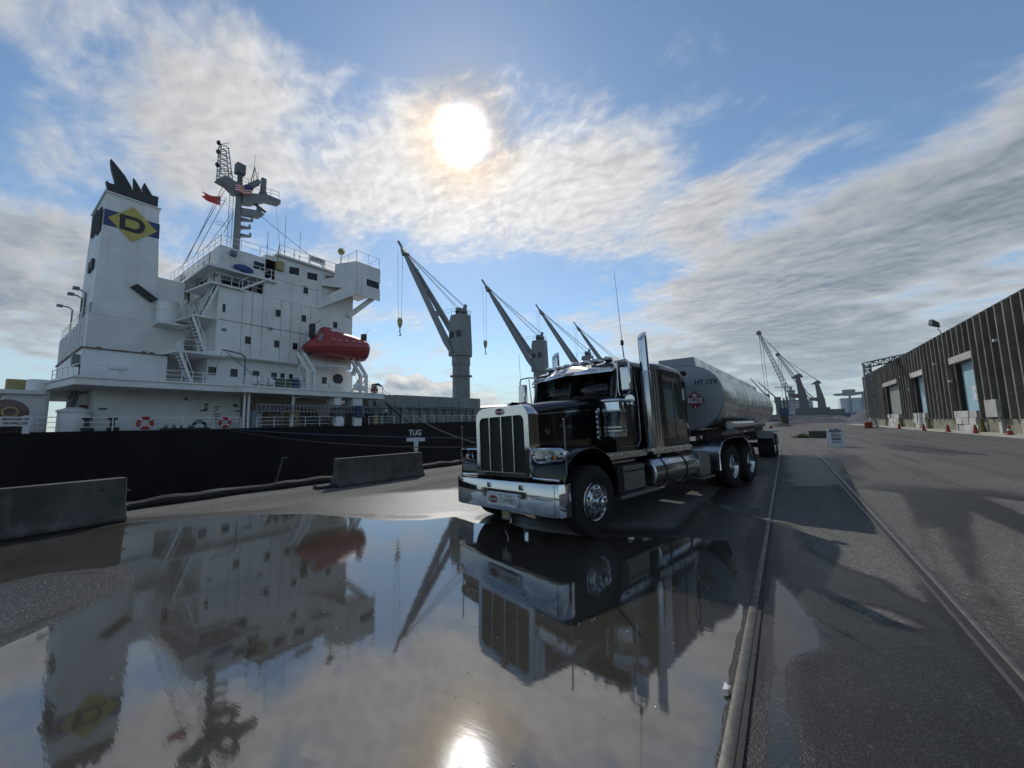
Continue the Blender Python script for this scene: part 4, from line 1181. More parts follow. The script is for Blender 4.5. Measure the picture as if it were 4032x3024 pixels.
def railing(name, pts, h=1.05, rails=3, post=1.5, r=0.028, m='white_clean', parent=None):
    mb = MB()
    pts = [Vector(p) for p in pts]
    for a, b in zip(pts[:-1], pts[1:]):
        n = max(1, round((b - a).length / post))
        for k in range(n + 1):
            p = a.lerp(b, k / n)
            mb.beam(p, p + Vector((0, 0, h)), r * 1.9, r * 1.9)
        for j in range(rails):
            z = Vector((0, 0, h * (j + 1) / rails))
            mb.beam(a + z, b + z, r * (1.9 if j == rails - 1 else 1.3), r * (1.9 if j == rails - 1 else 1.3))
    return sp_(mb, name, m, parent, smooth=0)

def stairs(p0, p1, w_vec, n=9, m='white_clean', hand=True):
    """inclined ladder from p0 (foot) to p1 (head); w_vec spans its width"""
    p0, p1, w = Vector(p0), Vector(p1), Vector(w_vec)
    st = sub_empty('stair', ship)
    for s in (0, 1):
        MB().beam(p0 + w * s, p1 + w * s, 0.07, 0.20).build('stringer', M[m], st, world=False)
        if hand:
            hz = Vector((0, 0, 0.95))
            mbh = MB().beam(p0 + w * s + hz, p1 + w * s + hz, 0.05)
            for k in (0, 0.5, 1.0):
                q = p0.lerp(p1, k) + w * s
                mbh.beam(q, q + hz, 0.045)
            mbh.build('handrail', M[m], st, world=False)
    for k in range(1, n):
        q = p0.lerp(p1, k / n)
        MB().beam(q, q + w, 0.24, 0.035).build('tread', M['grey'], st, world=False)
    return st

# --- lower house on the main deck, set back under the boat deck
lw = sp_(MB().prism([(-58.5, 5.6), (-43.5, 5.6), (-43.5, 15.4), (-47.5, 15.4), (-47.5, 27.2), (-58.5, 27.2)], 'z', 1.78, 5.12), 'lower_house', 'white')
sp_(MB().box(-43.5, -43.46, 5.7, 15.3, 2.95, 3.02), 'seam_weld', 'white_clean', lw)
for y in (5.85, 12.2, 15.0):
    sp_(MB().box(-43.5, -43.42, y, y + 0.45, 3.55, 3.66), 'name_tag', 'black', lw)
# fire-plan locker and fittings on the wall
bd = sp_(MB().box(-43.5, -43.40, 13.1, 13.9, 2.4, 4.25), 'muster_board', 'white_clean', lw)
for k in range(7):
    sp_(MB().box(-43.39, -43.37, 13.2 + 0.05 * (k % 3), 13.45 + 0.11 * (k % 4), 2.55 + k * 0.23, 2.64 + k * 0.23), 'board_print', 'print_dark', lw)
for k in range(3):
    sp_(MB().box(-43.5, -43.38, 12.55, 12.75, 3.65 + 0.22 * k, 3.8 + 0.22 * k), 'switch_box', 'brass' if k % 2 else 'black', lw)
sp_(MB().box(-43.5, -43.2, 14.8, 15.05, 4.0, 4.25), 'deck_lamp', 'black', lw)
sp_(MB().box(-43.5, -43.2, 11.0, 11.25, 4.5, 4.7), 'deck_lamp', 'grey', lw)
# door recess at the after end of the house, red locker, stairs
sp_(MB().box(-46.5, -46.4, 5.0, 5.58, 1.8, 4.9), 'after_wall', 'white')
sp_(MB().box(-46.3, -45.9, 5.15, 5.55, 3.1, 4.0), 'fire_locker', 'print_red')
stairs((-44.6, 4.3, 1.85), (-46.0, 5.0, 4.9), (-1.6, 0.0, 0.0), 10, 'grey')
sp_(MB().lathe([(0.85, 0), (0.85, 1.45), (0.93, 1.5), (0.93, 1.62), (0.3, 1.85), (0.001, 1.86)], (-42.6, 4.55, 1.8), 'z', 24), 'capstan_housing', 'white')
# aft mooring house with drum
ah = sp_(MB().box(-62, -46.0, 1.4, 3.55, 1.8, 5.0), 'steering_house', 'white')
sp_(MB().box(-62, -45.6, 0.6, 3.3, 4.72, 5.02), 'house_roof', 'white', ah)
sp_(MB().box(-46.0, -45.93, 3.1, 3.4, 1.85, 4.7), 'corner_post', 'white_clean', ah)
sp_(MB().lathe([(0.62, 0), (0.62, 0.75), (0.55, 0.9), (0.001, 0.95)], (-46.9, 3.0, 5.02), 'z', 18), 'vent_head', 'white', ah)
sp_(MB().box(-48.9, -47.6, 1.5, 2.7, 5.02, 5.95), 'yellow_locker', 'brass', ah)
railing('after_railing', [(HX - 0.1, -6, sheer(-6)), (HX - 0.1, 1.2, 1.8)])
railing('after_railing', [(HX - 0.1, 2.5, 1.8), (HX - 0.1, 3.5, 1.8)], post=1)
railing('side_railing', [(HX - 0.1, 4.15, 1.8), (HX - 0.1, 14.3, 1.82)], post=1.95)
railing('side_railing', [(HX - 0.1, 15.6, 1.85), (HX - 0.1, 23.0, 1.95)], post=1.5)
railing('side_railing', [(HX - 0.1, 27.4, 2.0), (HX - 0.1, 31.0, 2.05)], post=1.6)
railing('side_railing', [(HX - 0.1, 32.3, 2.08), (HX - 0.1, 47, 2.28), (HX - 0.1, 62, 2.34)], post=1.9)
# boat-deck slab
def slab():
    mb = MB()
    mb.prism([(-62, 3.4), (-46.8, 3.3), (-40.0, 4.1), (-40.0, 13.2), (-39.5, 14.0), (-39.5, 29.1), (-44.5, 29.1), (-44.5, 27.2), (-62, 27.2)], 'z', 5.12, 5.62)
    return mb
sb = sp_(slab(), 'boat_deck', 'white', bev=0.03)
sp_(MB().prism([(-47.0, 3.2), (-39.9, 4.0), (-39.9, 13.2), (-39.42, 14.0), (-39.42, 29.2), (-39.6, 29.2), (-39.6, 14.05), (-40.1, 13.25), (-40.1, 4.15), (-47.0, 3.4)], 'z', 5.63, 5.78), 'deck_coaming', 'white_clean', sb)
railing('boat_deck_railing', [(-46.5, 3.6, 5.6), (-40.2, 4.3, 5.6), (-40.2, 12.8, 5.6)], post=1.4)
railing('boat_deck_railing', [(-39.7, 26.9, 5.65), (-39.7, 29.0, 5.65), (-42.5, 29.0, 5.65)], post=1.2)
railing('boat_deck_railing', [(-39.7, 14.3, 5.65), (-39.7, 19.5, 5.65)], post=1.7, r=0.02)
for y in (14.55, 14.9, 18.8):
    sp_(MB().beam((-40.25, y, 1.85), (-40.25, y, 5.15), 0.16), 'deck_pillar', 'white_clean')
for y0, y1 in ((22.9, 23.7), (25.1, 26.3)):
    sp_(MB().box(-41.5, -39.7, y0, y1, 4.2, 5.15), 'davit_foundation', 'white', bev=0.1)
sp_(MB().tube([(-40.3, 18.85, 4.2), (-40.3, 19.0, 4.85), (-40.3, 19.5, 5.02), (-40.3, 21.8, 5.08)], 0.07, 8), 'drain_pipe', 'white_clean')

# --- accommodation tower
TW = -42.0
lo = sp_(MB().box(-58, TW - 1.0, 12.4, 27.0, 5.62, 8.62), 'boat_deck_house', 'white')
for y, w in ((12.75, 0.62), (14.45, 0.6), (16.3, 0.6), (17.95, 0.55), (18.75, 0.4), (19.6, 0.4), (23.2, 0.55)):
    yy_ = y + (y - 10) * 0.02
    wn = sp_(MB().box(TW - 1.0, TW - 0.985, yy_ - w / 2, yy_ + w / 2, 6.85, 7.62), 'window', 'pane', lo)
    MB().box(TW - 0.99, TW - 0.93, yy_ - w / 2 - 0.06, yy_ + w / 2 + 0.06, 6.78, 6.85).build('window_sill', M['white_clean'], wn, world=False)
    MB().box(TW - 0.99, TW - 0.93, yy_ - w / 2 - 0.06, yy_ + w / 2 + 0.06, 7.62, 7.68).build('window_head', M['white_clean'], wn, world=False)
sp_(MB().lathe([(0.62, 0), (0.6, 0.12), (0.001, 0.13)], (TW - 0.98, 25.1, 7.55), 'x', 16), 'engine_vent', 'black', lo)
tw = sp_(MB().box(-60, TW, 12.6, 26.2, 8.62, 15.3), 'accommodation_block', 'white', bev=0.06)
sp_(MB().prism([(12.4, 8.62), (11.9, 8.62), (10.4, 8.3), (10.4, 8.5), (12.3, 8.95), (12.7, 8.95)], 'x', -46.5, TW), 'wing_deck', 'white')
for z in (12.0,):
    sp_(MB().box(TW, TW + 0.025, 12.7, 26.1, z - 0.03, z + 0.03), 'plate_seam', 'coaming', tw)
for y in (14.6, 15.45, 16.35, 18.1, 19.1, 20.1, 21.15):
    sp_(MB().box(TW, TW + 0.012, y - 0.015, y + 0.015, 8.8, 15.2), 'plate_seam', 'coaming', tw)
sp_(MB().box(TW, TW + 0.03, 12.6, 26.2, 15.18, 15.30), 'plate_seam', 'white_clean', tw)
def win(y, z, parent, w=0.52, h=0.74, X=TW):
    o = sp_(MB().box(X, X + 0.012, y - w / 2, y + w / 2, z - h / 2, z + h / 2), 'window', 'pane', parent)
    fr = MB()
    for a in (-1, 1):
        fr.box(X, X + 0.05, y + a * (w / 2 + 0.03) - 0.03, y + a * (w / 2 + 0.03) + 0.03, z - h / 2 - 0.06, z + h / 2 + 0.06)
        fr.box(X, X + 0.05, y - w / 2, y + w / 2, z + a * (h / 2 + 0.03) - 0.03, z + a * (h / 2 + 0.03) + 0.03)
    fr.build('window_frame', M['white_clean'], o, world=False)
for y, z in ((17.8, 13.7), (20.4, 13.7), (24.0, 13.7), (15.2, 10.4), (17.8, 10.45), (19.6, 10.5)):
    win(y, z, tw)
sp_(MB().box(TW, TW + 0.015, 13.0, 13.22, 12.75, 13.5), 'slit_window', 'pane', tw)
for y, z in ((13.05, 11.0), (17.0, 11.85)):
    sp_(MB().box(TW, TW + 0.25, y, y + 0.28, z, z + 0.16), 'wall_lamp', 'galv', tw)
# after face of the tower with dark sheets painted for the shade in lobby openings
for x, z, w, h in ((-51.9, 16.15, 2.6, 1.75), (-47.0, 15.9, 2.4, 1.7)):
    sp_(MB().box(x - w / 2, x + w / 2, 12.54, 12.56, z - h / 2, z + h / 2), 'lobby_shade', 'pane', tw)
for x, z in ((-49.0, 13.3), (-53.0, 13.2), (-55.2, 13.0)):
    sp_(MB().box(x - 0.25, x + 0.25, 12.57, 12.59, z - 0.6, z + 0.6), 'door', 'coaming', tw)
# next deck up with recessed corner, and the wheelhouse
up = sp_(MB().box(-58, TW, 16.4, 26.2, 15.3, 19.6).box(-58, -44.5, 12.7, 16.5, 15.3, 17.2), 'bridge_deck_house', 'white')
sp_(MB().box(TW - 1.6, TW - 0.4, 16.385, 16.395, 15.35, 17.0), 'recess_shade', 'pane', up)  # dark sheet on the recess's back wall, painted for its shade
sp_(MB().box(-44.49, -44.47, 13.6, 16.2, 15.4, 17.0), 'side_opening_shade', 'pane', up)  # dark sheet on the solid side wall imitates a shaded opening
sp_(MB().lathe([(0.36, 0.0), (0.001, 0.02)], (-43.6, 15.0, 15.35), 'z', 14), 'hatch', 'black', up)
win(20.5, 16.9, up, 0.5, 0.75)
wh = sp_(MB().box(-58, TW, 12.5, 17.4, 16.95, 19.15), 'chart_house', 'white', bev=0.06)
sp_(MB().box(-58.3, TW + 0.4, 11.6, 17.4, 16.72, 16.95), 'chart_deck', 'white')
sp_(MB().box(TW, TW + 0.03, 15.35, 16.3, 17.75, 18.5), 'window', 'pane', wh)
sp_(MB().box(-46.3, -45.9, 12.47, 12.5, 17.7, 18.5), 'slit_window', 'pane', wh)
sp_(MB().box(-52.8, -51.9, 12.3, 12.5, 17.4, 18.6), 'equipment_rack', 'galv', wh)
tp_ = sp_(MB().ball((TW + 0.3, 14.4, 17.25), 0.55, 0.5, 1.6, 0.75, 12, 8), 'tarpaulin', 'blue_tarp')
sp_(MB().box(TW, TW + 0.5, 13.3, 13.75, 18.3, 18.75), 'searchlight', 'galv', wh)
wl = sp_(MB().box(-58, TW + 0.05, 17.4, 25.2, 17.2, 19.75), 'wheelhouse', 'white', bev=0.05)
for y0, y1 in ((18.7, 19.7), (20.6, 21.7)):
    sp_(MB().prism([(y0, 18.25), (y1, 18.35), (y1, 19.15), (y0, 19.0)], 'x', TW + 0.05, TW + 0.07), 'wheelhouse_window', 'pane', wl)
sp_(MB().prism([(22.6, 18.2), (25.1, 18.3), (25.1, 19.5), (24.6, 19.62), (22.6, 19.3)], 'x', TW + 0.05, TW + 0.07), 'wheelhouse_window', 'door_grey', wl)
sp_(MB().prism([(23.6, 18.25), (25.0, 18.3), (25.0, 19.3), (23.9, 19.3)], 'x', TW + 0.075, TW + 0.09), 'side_door', 'pane', wl)
lq = sp_(MB().box(TW + 0.06, TW + 0.5, 17.3, 18.0, 18.2, 19.1), 'signal_locker', 'brass')
sp_(MB().box(-58.2, TW + 0.4, 17.3, 25.4, 19.75, 19.95), 'monkey_island_deck', 'white')
# bridge wing: box arm out to the ship's side, with knee and brace
wg = sub_empty('bridge_wing', ship)
def wg_(mb, name, m, **kw):
    return mb.build(name, M[m], wg, world=False, **kw)
wg_(MB().prism([(-42.0, 21.9), (-40.0, 25.3), (-39.9, 25.3), (-39.9, 28.5), (-44.5, 28.5), (-44.5, 25.25), (-42.0, 25.25)], 'z', 18.22, 18.40), 'wing_floor', 'white')
def slant(s, z, off=0.0):
    """point on the raking after screen: s = 0 at the tower, 1 at the ship's side"""
    return (-42.0 + 2.05 * s + off * 0.86, 21.9 + 3.4 * s - off * 0.5, z)
def plate(pts, th=0.12):
    return MB().ring_loft([[slant(a, c, 0) for a, c in pts], [slant(a, c, th) for a, c in pts]])
wg_(plate([(0, 17.85), (1, 17.9), (1, 21.35), (0.42, 20.6), (0.40, 19.0), (0, 18.5)]), 'wing_screen', 'white')
wg_(plate([(0, 15.15), (1, 17.3), (1, 17.9), (0.62, 17.87), (0, 16.15)]), 'wing_knee', 'white')
wg_(plate([(0, 16.15), (0.08, 16.37), (0.08, 17.86), (0, 17.85)]), 'wing_knee', 'white')
wg_(MB().box(-40.0, -39.88, 25.32, 28.5, 17.3, 18.75), 'wing_screen', 'white')
wg_(MB().box(-40.0, -39.88, 25.32, 28.5, 19.6, 21.35), 'wing_screen', 'white')
wg_(MB().box(-40.0, -39.88, 25.32, 26.6, 18.75, 19.6), 'wing_screen', 'white')
wg_(MB().box(-40.06, -40.02, 26.6, 28.45, 18.7, 19.65), 'wing_opening_shade', 'pane')  # dark sheet behind the gap stands for the shade inside the wing
wg_(MB().prism([(-44.8, 18.4), (-40.0, 18.4), (-40.0, 21.35), (-44.8, 21.35)], 'y', 28.4, 28.5), 'wing_screen', 'white')
wg_(MB().box(-44.8, -40.1, 25.4, 28.4, 21.2, 21.3), 'wing_top', 'white')
wg_(MB().beam((-41.9, 25.6, 15.1), (-40.2, 28.1, 17.9), 0.35, 0.55), 'wing_brace', 'white')
wrl = railing('wing_railing', [(-43.5, 25.3, 21.3), (-40.0, 25.3, 21.35), (-40.0, 28.4, 21.35), (-43.5, 28.4, 21.35)], 1.35, 1, 2.0, 0.02, parent=wg)
wrl.matrix_parent_inverse = Matrix()
railing('monkey_island_railing', [(-58, 25.2, 19.95), (TW + 0.3, 25.2, 19.95), (TW + 0.3, 17.5, 19.95), (TW + 0.3, 17.4, 19.15), (TW - 0.1, 12.6, 19.15), (-57.8, 12.6, 19.15)], 1.0, 2, 1.6, 0.022)
railing('bridge_deck_railing', [(TW + 0.3, 17.2, 16.95), (TW + 0.3, 11.7, 16.95), (-58, 11.7, 16.95)], 1.0, 2, 1.5, 0.022)
railing('lobby_railing', [(TW + 0.1, 16.3, 15.3), (TW + 0.1, 12.2, 15.3), (-46, 12.2, 15.3)], 1.0, 2, 1.4, 0.022)
sp_(MB().prism([(-46.5, 11.3), (TW + 0.35, 11.9), (TW + 0.35, 14.2), (TW, 15.0), (TW, 12.6), (-46.5, 12.6)], 'z', 15.12, 15.3), 'lobby_platform', 'white')
sp_(MB().prism([(-48, 10.2), (TW + 0.2, 10.8), (TW + 0.2, 12.4), (-48, 12.6)], 'z', 11.85, 12.0), 'stair_landing', 'white')
sp_(MB().prism([(-47, 9.2), (TW + 0.6, 9.8), (TW + 0.6, 13.0), (TW, 13.4), (-47, 12.6)], 'z', 8.45, 8.62), 'stair_landing', 'white')
railing('landing_railing', [(TW + 0.4, 10.0, 8.62), (TW + 0.4, 12.6, 8.62)], 1.0, 2, 1.2, 0.022)
stairs((TW + 0.1, 11.5, 12.0), (TW + 0.1, 12.6, 15.2), (-0.9, 0, 0), 11)
stairs((TW + 0.1, 11.9, 8.65), (TW + 0.1, 10.8, 11.9), (-0.9, 0, 0), 11)
stairs((TW + 0.9, 10.9, 5.7), (TW + 0.9, 9.9, 8.5), (-0.9, 0, 0), 10)
stairs((TW + 0.25, 14.4, 15.3), (TW + 0.25, 16.9, 17.1), (-0.8, 0, 0), 10)
# name board
nb = sp_(MB().box(-42.6, -42.55, 21.0, 22.9, 20.65, 21.35).box(-42.6, -42.55, 21.1, 21.2, 19.9, 20.65).box(-42.6, -42.55, 22.6, 22.7, 19.9, 20.65), 'name_board', 'sign_white')
text('name_lettering', 'ASPRI', M['print_navy'], nb, 0.62, (-42.54, 21.95, 21.0), XS, ZS, 0.006, offset=0.008)
lampp = sp_(MB().tube([(TW + 0.2, 24.4, 19.9), (TW + 0.2, 24.4, 22.3)], 0.05).ball((TW + 0.2, 24.4, 22.75), 0.42, 1, 1, 1, 6, 4), 'signal_lamp', 'brass')
for k, (y, h) in enumerate(((16.9, 2.6), (18.6, 5.2), (19.6, 1.2), (23.0, 1.4), (20.2, 4.0))):
    sp_(MB().tube([(-43.0, y, 19.9), (-43.0, y, 19.9 + h)], 0.025, 5).ball((-43.0, y, 20.9), 0.09), 'aerial', 'galv')

# --- mast
MX, MY = -51.0, 16.75
mast = sub_empty('radar_mast', ship)
def ma(mb, name, m, **kw):
    return mb.build(name, M[m], mast, world=False, **kw)
ma(MB().lathe([(0.38, 0), (0.36, 5.0), (0.31, 12.1)], (MX, MY, 19.15), 'z', 16), 'mast_column', 'grey')
ma(MB().prism([(14.4, 30.2), (15.1, 30.9), (17.6, 30.6), (18.6, 32.2), (18.2, 31.2), (17.6, 29.9), (16.2, 29.4), (15.4, 30.0)], 'x', MX - 0.6, MX + 0.6), 'yard_platform', 'grey')
ma(MB().beam((MX, 17.2, 30.5), (MX + 0.3, 18.6, 32.1), 1.1, 0.4), 'yard_arm', 'grey')
ma(MB().prism([(17.0, 29.9), (19.7, 30.9), (21.1, 30.9), (21.1, 30.4), (19.6, 30.1), (18.0, 28.9), (17.0, 28.6)], 'x', MX - 0.55, MX + 0.55), 'forward_yard', 'grey')
ma(MB().box(MX - 0.35, MX + 0.35, 18.9, 19.6, 30.8, 31.2).box(MX - 0.25, MX + 0.25, 19.0, 19.5, 31.2, 33.0), 'radar_pillar', 'grey')
ma(MB().prism([(17.0, 28.0), (19.0, 28.5), (19.4, 28.2), (19.0, 27.7), (17.0, 27.2)], 'x', MX - 0.4, MX + 0.4), 'radar_bracket', 'grey')
ma(MB().beam((MX - 0.2, 18.2, 29.5), (MX + 0.4, 19.5, 28.55), 0.16, 0.30).box(MX - 0.2, MX + 0.2, 18.7, 19.1, 28.3, 29.0), 'radar_scanner', 'grey_dk')
for z, l in ((26.9, 1.2), (25.9, 1.0), (24.9, 1.1)):
    ma(MB().prism([(17.1, z), (17.1 + l, z + 0.12), (17.1 + l, z + 0.02), (17.1, z - 0.4)], 'x', MX - 0.25, MX + 0.25).cyl((MX, 17.0 + l, z), (MX, 17.0 + l, z + 0.5), 0.12, n=8), 'light_bracket', 'grey')
tw_ = MB()
for sx in (-0.45, 0.45):
    for yb, yt in ((14.6, 14.6), (15.9, 15.3)):
        tw_.beam((MX + sx, yb, 30.6), (MX + sx * 0.8, yt, 34.6), 0.09)
for k in range(7):
    z = 31.0 + k * 0.6
    ya, yb = 14.6, 15.9 - 0.15 * (z - 30.6) 
    for sx in (-0.4, 0.4):
        tw_.beam((MX + sx, ya, z), (MX + sx, yb, z), 0.06).beam((MX + sx, ya, z), (MX + sx, yb, z + 0.6), 0.05)
    tw_.beam((MX - 0.4, ya, z), (MX + 0.4, ya, z), 0.05)
ma(tw_, 'lattice_tower', 'far_white', smooth=0)
for z in (31.9, 33.5, 34.6):
    ma(MB().ball((MX + 0.4, 14.35, z), 0.22, 1, 1, 1.3), 'navigation_lamp', 'black')
ma(MB().cyl((MX, MY, 31.0), (MX, MY, 32.2), 0.28, n=12).box(MX - 0.45, MX + 0.45, MY - 0.5, MY + 0.4, 32.2, 33.4), 'radar_box', 'grey_dk')
ma(MB().beam((MX - 0.4, 18.0, 32.0), (MX, 18.2, 34.0), 0.06).beam((MX + 0.4, 18.0, 32.0), (MX, 18.2, 34.0), 0.06).beam((MX, 18.7, 32.0), (MX, 18.2, 34.0), 0.06).tube([(MX, 18.2, 34.0), (MX, 18.2, 35.6)], 0.025, 5), 'aerial_tripod', 'galv', smooth=0)
ld = MB()
for yy_ in (15.75, 16.15):
    ld.beam((MX + 0.2, yy_, 19.2), (MX + 0.2, yy_, 30.0), 0.05)
for k in range(36):
    ld.beam((MX + 0.2, 15.75, 19.4 + k * 0.3), (MX + 0.2, 16.15, 19.4 + k * 0.3), 0.03)
for z in (25.2, 27.8):
    ld.tube([(MX + 0.2 + 0.45 * math.sin(2 * PI * k / 12), 15.5 - 0.45 + 0.45 * math.cos(2 * PI * k / 12), z) for k in range(13)], 0.025, 5)
ma(ld, 'mast_ladder', 'far_white', smooth=0)
def mrail(pts):
    mb = MB()
    for a, b in zip(pts[:-1], pts[1:]):
        a, b = Vector(a), Vector(b)
        for h in (0.45, 0.9):
            mb.beam(a + Vector((0, 0, h)), b + Vector((0, 0, h)), 0.035)
        n = max(1, round((b - a).length / 0.9))
        for k in range(n + 1):
            p = a.lerp(b, k / n)
            mb.beam(p, p + Vector((0, 0, 0.9)), 0.035)
    return mb
ma(mrail([(MX + 0.7, 14.6, 30.8), (MX + 0.7, 17.4, 30.7), (MX + 0.7, 18.4, 32.2)]), 'platform_railing', 'galv', smooth=0)
ma(mrail([(MX + 0.5, 18.0, 30.5), (MX + 0.5, 20.9, 30.95)]), 'platform_railing', 'galv', smooth=0)
st_ = MB()
for a, b in (((MX, 15.2, 30.2), (-53, 12.7, 20.2)), ((MX, 15.5, 28.6), (-50, 12.7, 20.2)), ((MX, 16.3, 27.4), (-46.5, 12.7, 20.1)), ((MX, 16.3, 27.0), (-44, 12.8, 19.5)), ((MX, 19.2, 28.0), (-43, 23.5, 20.4)), ((MX, 20.8, 30.4), (-47, 20.2, 20.0)), ((MX, 15.3, 29.5), (-54.5, 12.7, 20.0))):
    st_.tube([a, b], 0.03, 4)
ma(st_, 'stay_wire', 'galv', smooth=0)

# --- funnel and engine casing
cs = sp_(MB().box(-64, -46.9, 5.2, 11.6, 5.62, 11.75), 'engine_casing', 'white')
for k in range(9):
    x = -48.2 - k * 1.7
    sp_(MB().box(x - 0.06, x + 0.06, 5.08, 5.2, 6.0, 11.6), 'casing_stiffener', 'white', cs)
sp_(MB().box(-58, -43.5, 4.7, 9.7, 5.62, 8.25), 'store_house', 'white')
sp_(MB().box(-58, -43.4, 4.6, 9.8, 8.25, 8.36), 'store_roof', 'deck')
sp_(MB().box(-44.9, -44.1, 4.3, 4.7, 6.9, 7.8), 'vent_box', 'grey')
for y in (5.6, 8.2, 8.7):
    sp_(MB().lathe([(0.16, 0), (0.16, 0.12), (0.001, 0.16)], (-43.7, y, 8.36), 'z', 10), 'roof_vent', 'grey_dk')
sp_(MB().lathe([(0.42, 0), (0.42, 0.5), (0.3, 0.55), (0.3, 0.9), (0.62, 0.95), (0.62, 1.1), (0.45, 1.3), (0.001, 1.32)], (-41.6, 6.4, 5.6), 'z', 18), 'mushroom_vent', 'white')
railing('casing_railing', [(-63.8, 5.3, 11.75), (-47.0, 5.3, 11.75), (-47.0, 9.0, 11.75)], 1.0, 3, 1.6, 0.022)
fn = sub_empty('funnel', ship)
def fu(mb, name, m, **kw):
    return mb.build(name, M[m], fn, world=False, **kw)
FX = -47.0
def fring(z, g=0.0):
    k = (z - 11.75) / 11.3
    return [(FX + 0.1 - 0.1 * k + g, 5.35 + 0.25 * k - g, z), (FX + 0.1 - 0.1 * k + g, 9.55 - 0.45 * k + g, z), (FX - 6.6 + 0.1 * k - g, 9.55 - 0.45 * k + g, z), (FX - 6.6 + 0.1 * k - g, 5.35 + 0.25 * k - g, z)]
fu(MB().ring_loft([fring(11.75), fring(22.75)]), 'funnel_casing', 'white', bev=0.05)
fu(MB().ring_loft([fring(22.75, 0.10), fring(22.87, 0.12)]), 'funnel_rim', 'white_clean')
fu(MB().ring_loft([[(FX - 0.25, 5.75, 22.87), (FX - 0.25, 9.0, 22.87), (FX - 6.2, 9.0, 22.87), (FX - 6.2, 5.75, 22.87)], [(FX - 0.2, 5.75, 23.75), (FX - 0.2, 9.0, 24.05), (FX - 6.2, 9.0, 24.05), (FX - 6.2, 5.75, 23.75)]]), 'funnel_crown', 'funnel_top')
def uptake(x, pts, w):
    """flat-sided pipe with a slanting cut, outline in the fore-and-aft plane"""
    return MB().prism(pts, 'x', x - w, x + w)
fu(uptake(-49.5, [(6.55, 23.4), (7.6, 23.6), (7.5, 25.0), (7.0, 25.9), (6.5, 26.5), (5.9, 27.15), (6.02, 26.2), (6.3, 25.2)], 0.35), 'exhaust_uptake', 'funnel_top', bev=0.12)
fu(uptake(-48.4, [(7.5, 23.6), (8.0, 23.7), (8.0, 24.6), (7.7, 25.1), (7.35, 25.6), (7.4, 24.7)], 0.25), 'exhaust_uptake', 'funnel_top', bev=0.1)
fu(uptake(-49.2, [(8.2, 23.6), (8.85, 23.8), (8.85, 24.9), (8.55, 25.4), (8.25, 25.85), (8.12, 25.2)], 0.3), 'exhaust_uptake', 'funnel_top', bev=0.08)
fu(MB().prism([(5.75, 23.0), (5.55, 23.95), (6.1, 23.55)], 'x', FX - 0.9, FX - 0.3), 'exhaust_uptake', 'funnel_top')
def on_face(y, z, off):
    return (FX + 0.1 - 0.1 * (z - 11.75) / 11.3 + off, y, z)
def facepoly(pts, off, th):
    return MB().ring_loft([[on_face(y, z, off) for y, z in pts], [on_face(y, z, off + th) for y, z in pts]])
fu(facepoly([(5.55, 19.75), (9.22, 19.85), (9.2, 21.3), (5.57, 21.2)], 0.005, 0.02), 'colour_band', 'navy')
fu(facepoly([(7.40, 18.82), (9.05, 20.5), (7.35, 22.15), (5.80, 20.5)], 0.028, 0.02), 'emblem_diamond', 'yellow')
Do = [(6.55, 19.77), (7.60, 19.75), (7.90, 19.84), (8.10, 20.08), (8.20, 20.40), (8.18, 20.75), (8.05, 20.98), (7.85, 21.13), (7.60, 21.2), (6.52, 21.16)]
Di = [(6.90, 20.11), (7.50, 20.10), (7.66, 20.15), (7.78, 20.28), (7.84, 20.45), (7.83, 20.63), (7.76, 20.78), (7.64, 20.86), (7.50, 20.90), (6.87, 20.86)]
n_ = len(Do)
dm = MB()
dm.add([on_face(y, z, 0.075) for y, z in Do] + [on_face(y, z, 0.075) for y, z in Di] + [on_face(y, z, 0.05) for y, z in Do] + [on_face(y, z, 0.05) for y, z in Di],
       [(k, (k + 1) % n_, n_ + (k + 1) % n_, n_ + k) for k in range(n_)] + [(k, 2 * n_ + k, 2 * n_ + (k + 1) % n_, (k + 1) % n_) for k in range(n_)] + [(n_ + k, n_ + (k + 1) % n_, 3 * n_ + (k + 1) % n_, 3 * n_ + k) for k in range(n_)])
fu(dm, 'emblem_letter', 'emblem', smooth=0)
for x0, x1, z0, z1 in ((FX - 1.9, FX - 0.3, 19.3, 21.4), (FX - 4.6, FX - 2.2, 19.8, 21.8)):
    fu(MB().box(x0, x1, 5.42, 5.5, z0, z1), 'louvre_vent', 'black')
    for k in range(8):
        fu(MB().box(x0, x1, 5.36, 5.43, z0 + 0.15 + (z1 - z0) / 8 * k, z0 + 0.22 + (z1 - z0) / 8 * k), 'louvre_blade', 'grey_dk')
for x0 in (FX - 2.2, FX - 3.4):
    fu(MB().box(x0, x0 + 0.8, 5.28, 5.44, 16.1, 17.0), 'louvre_vent', 'black')
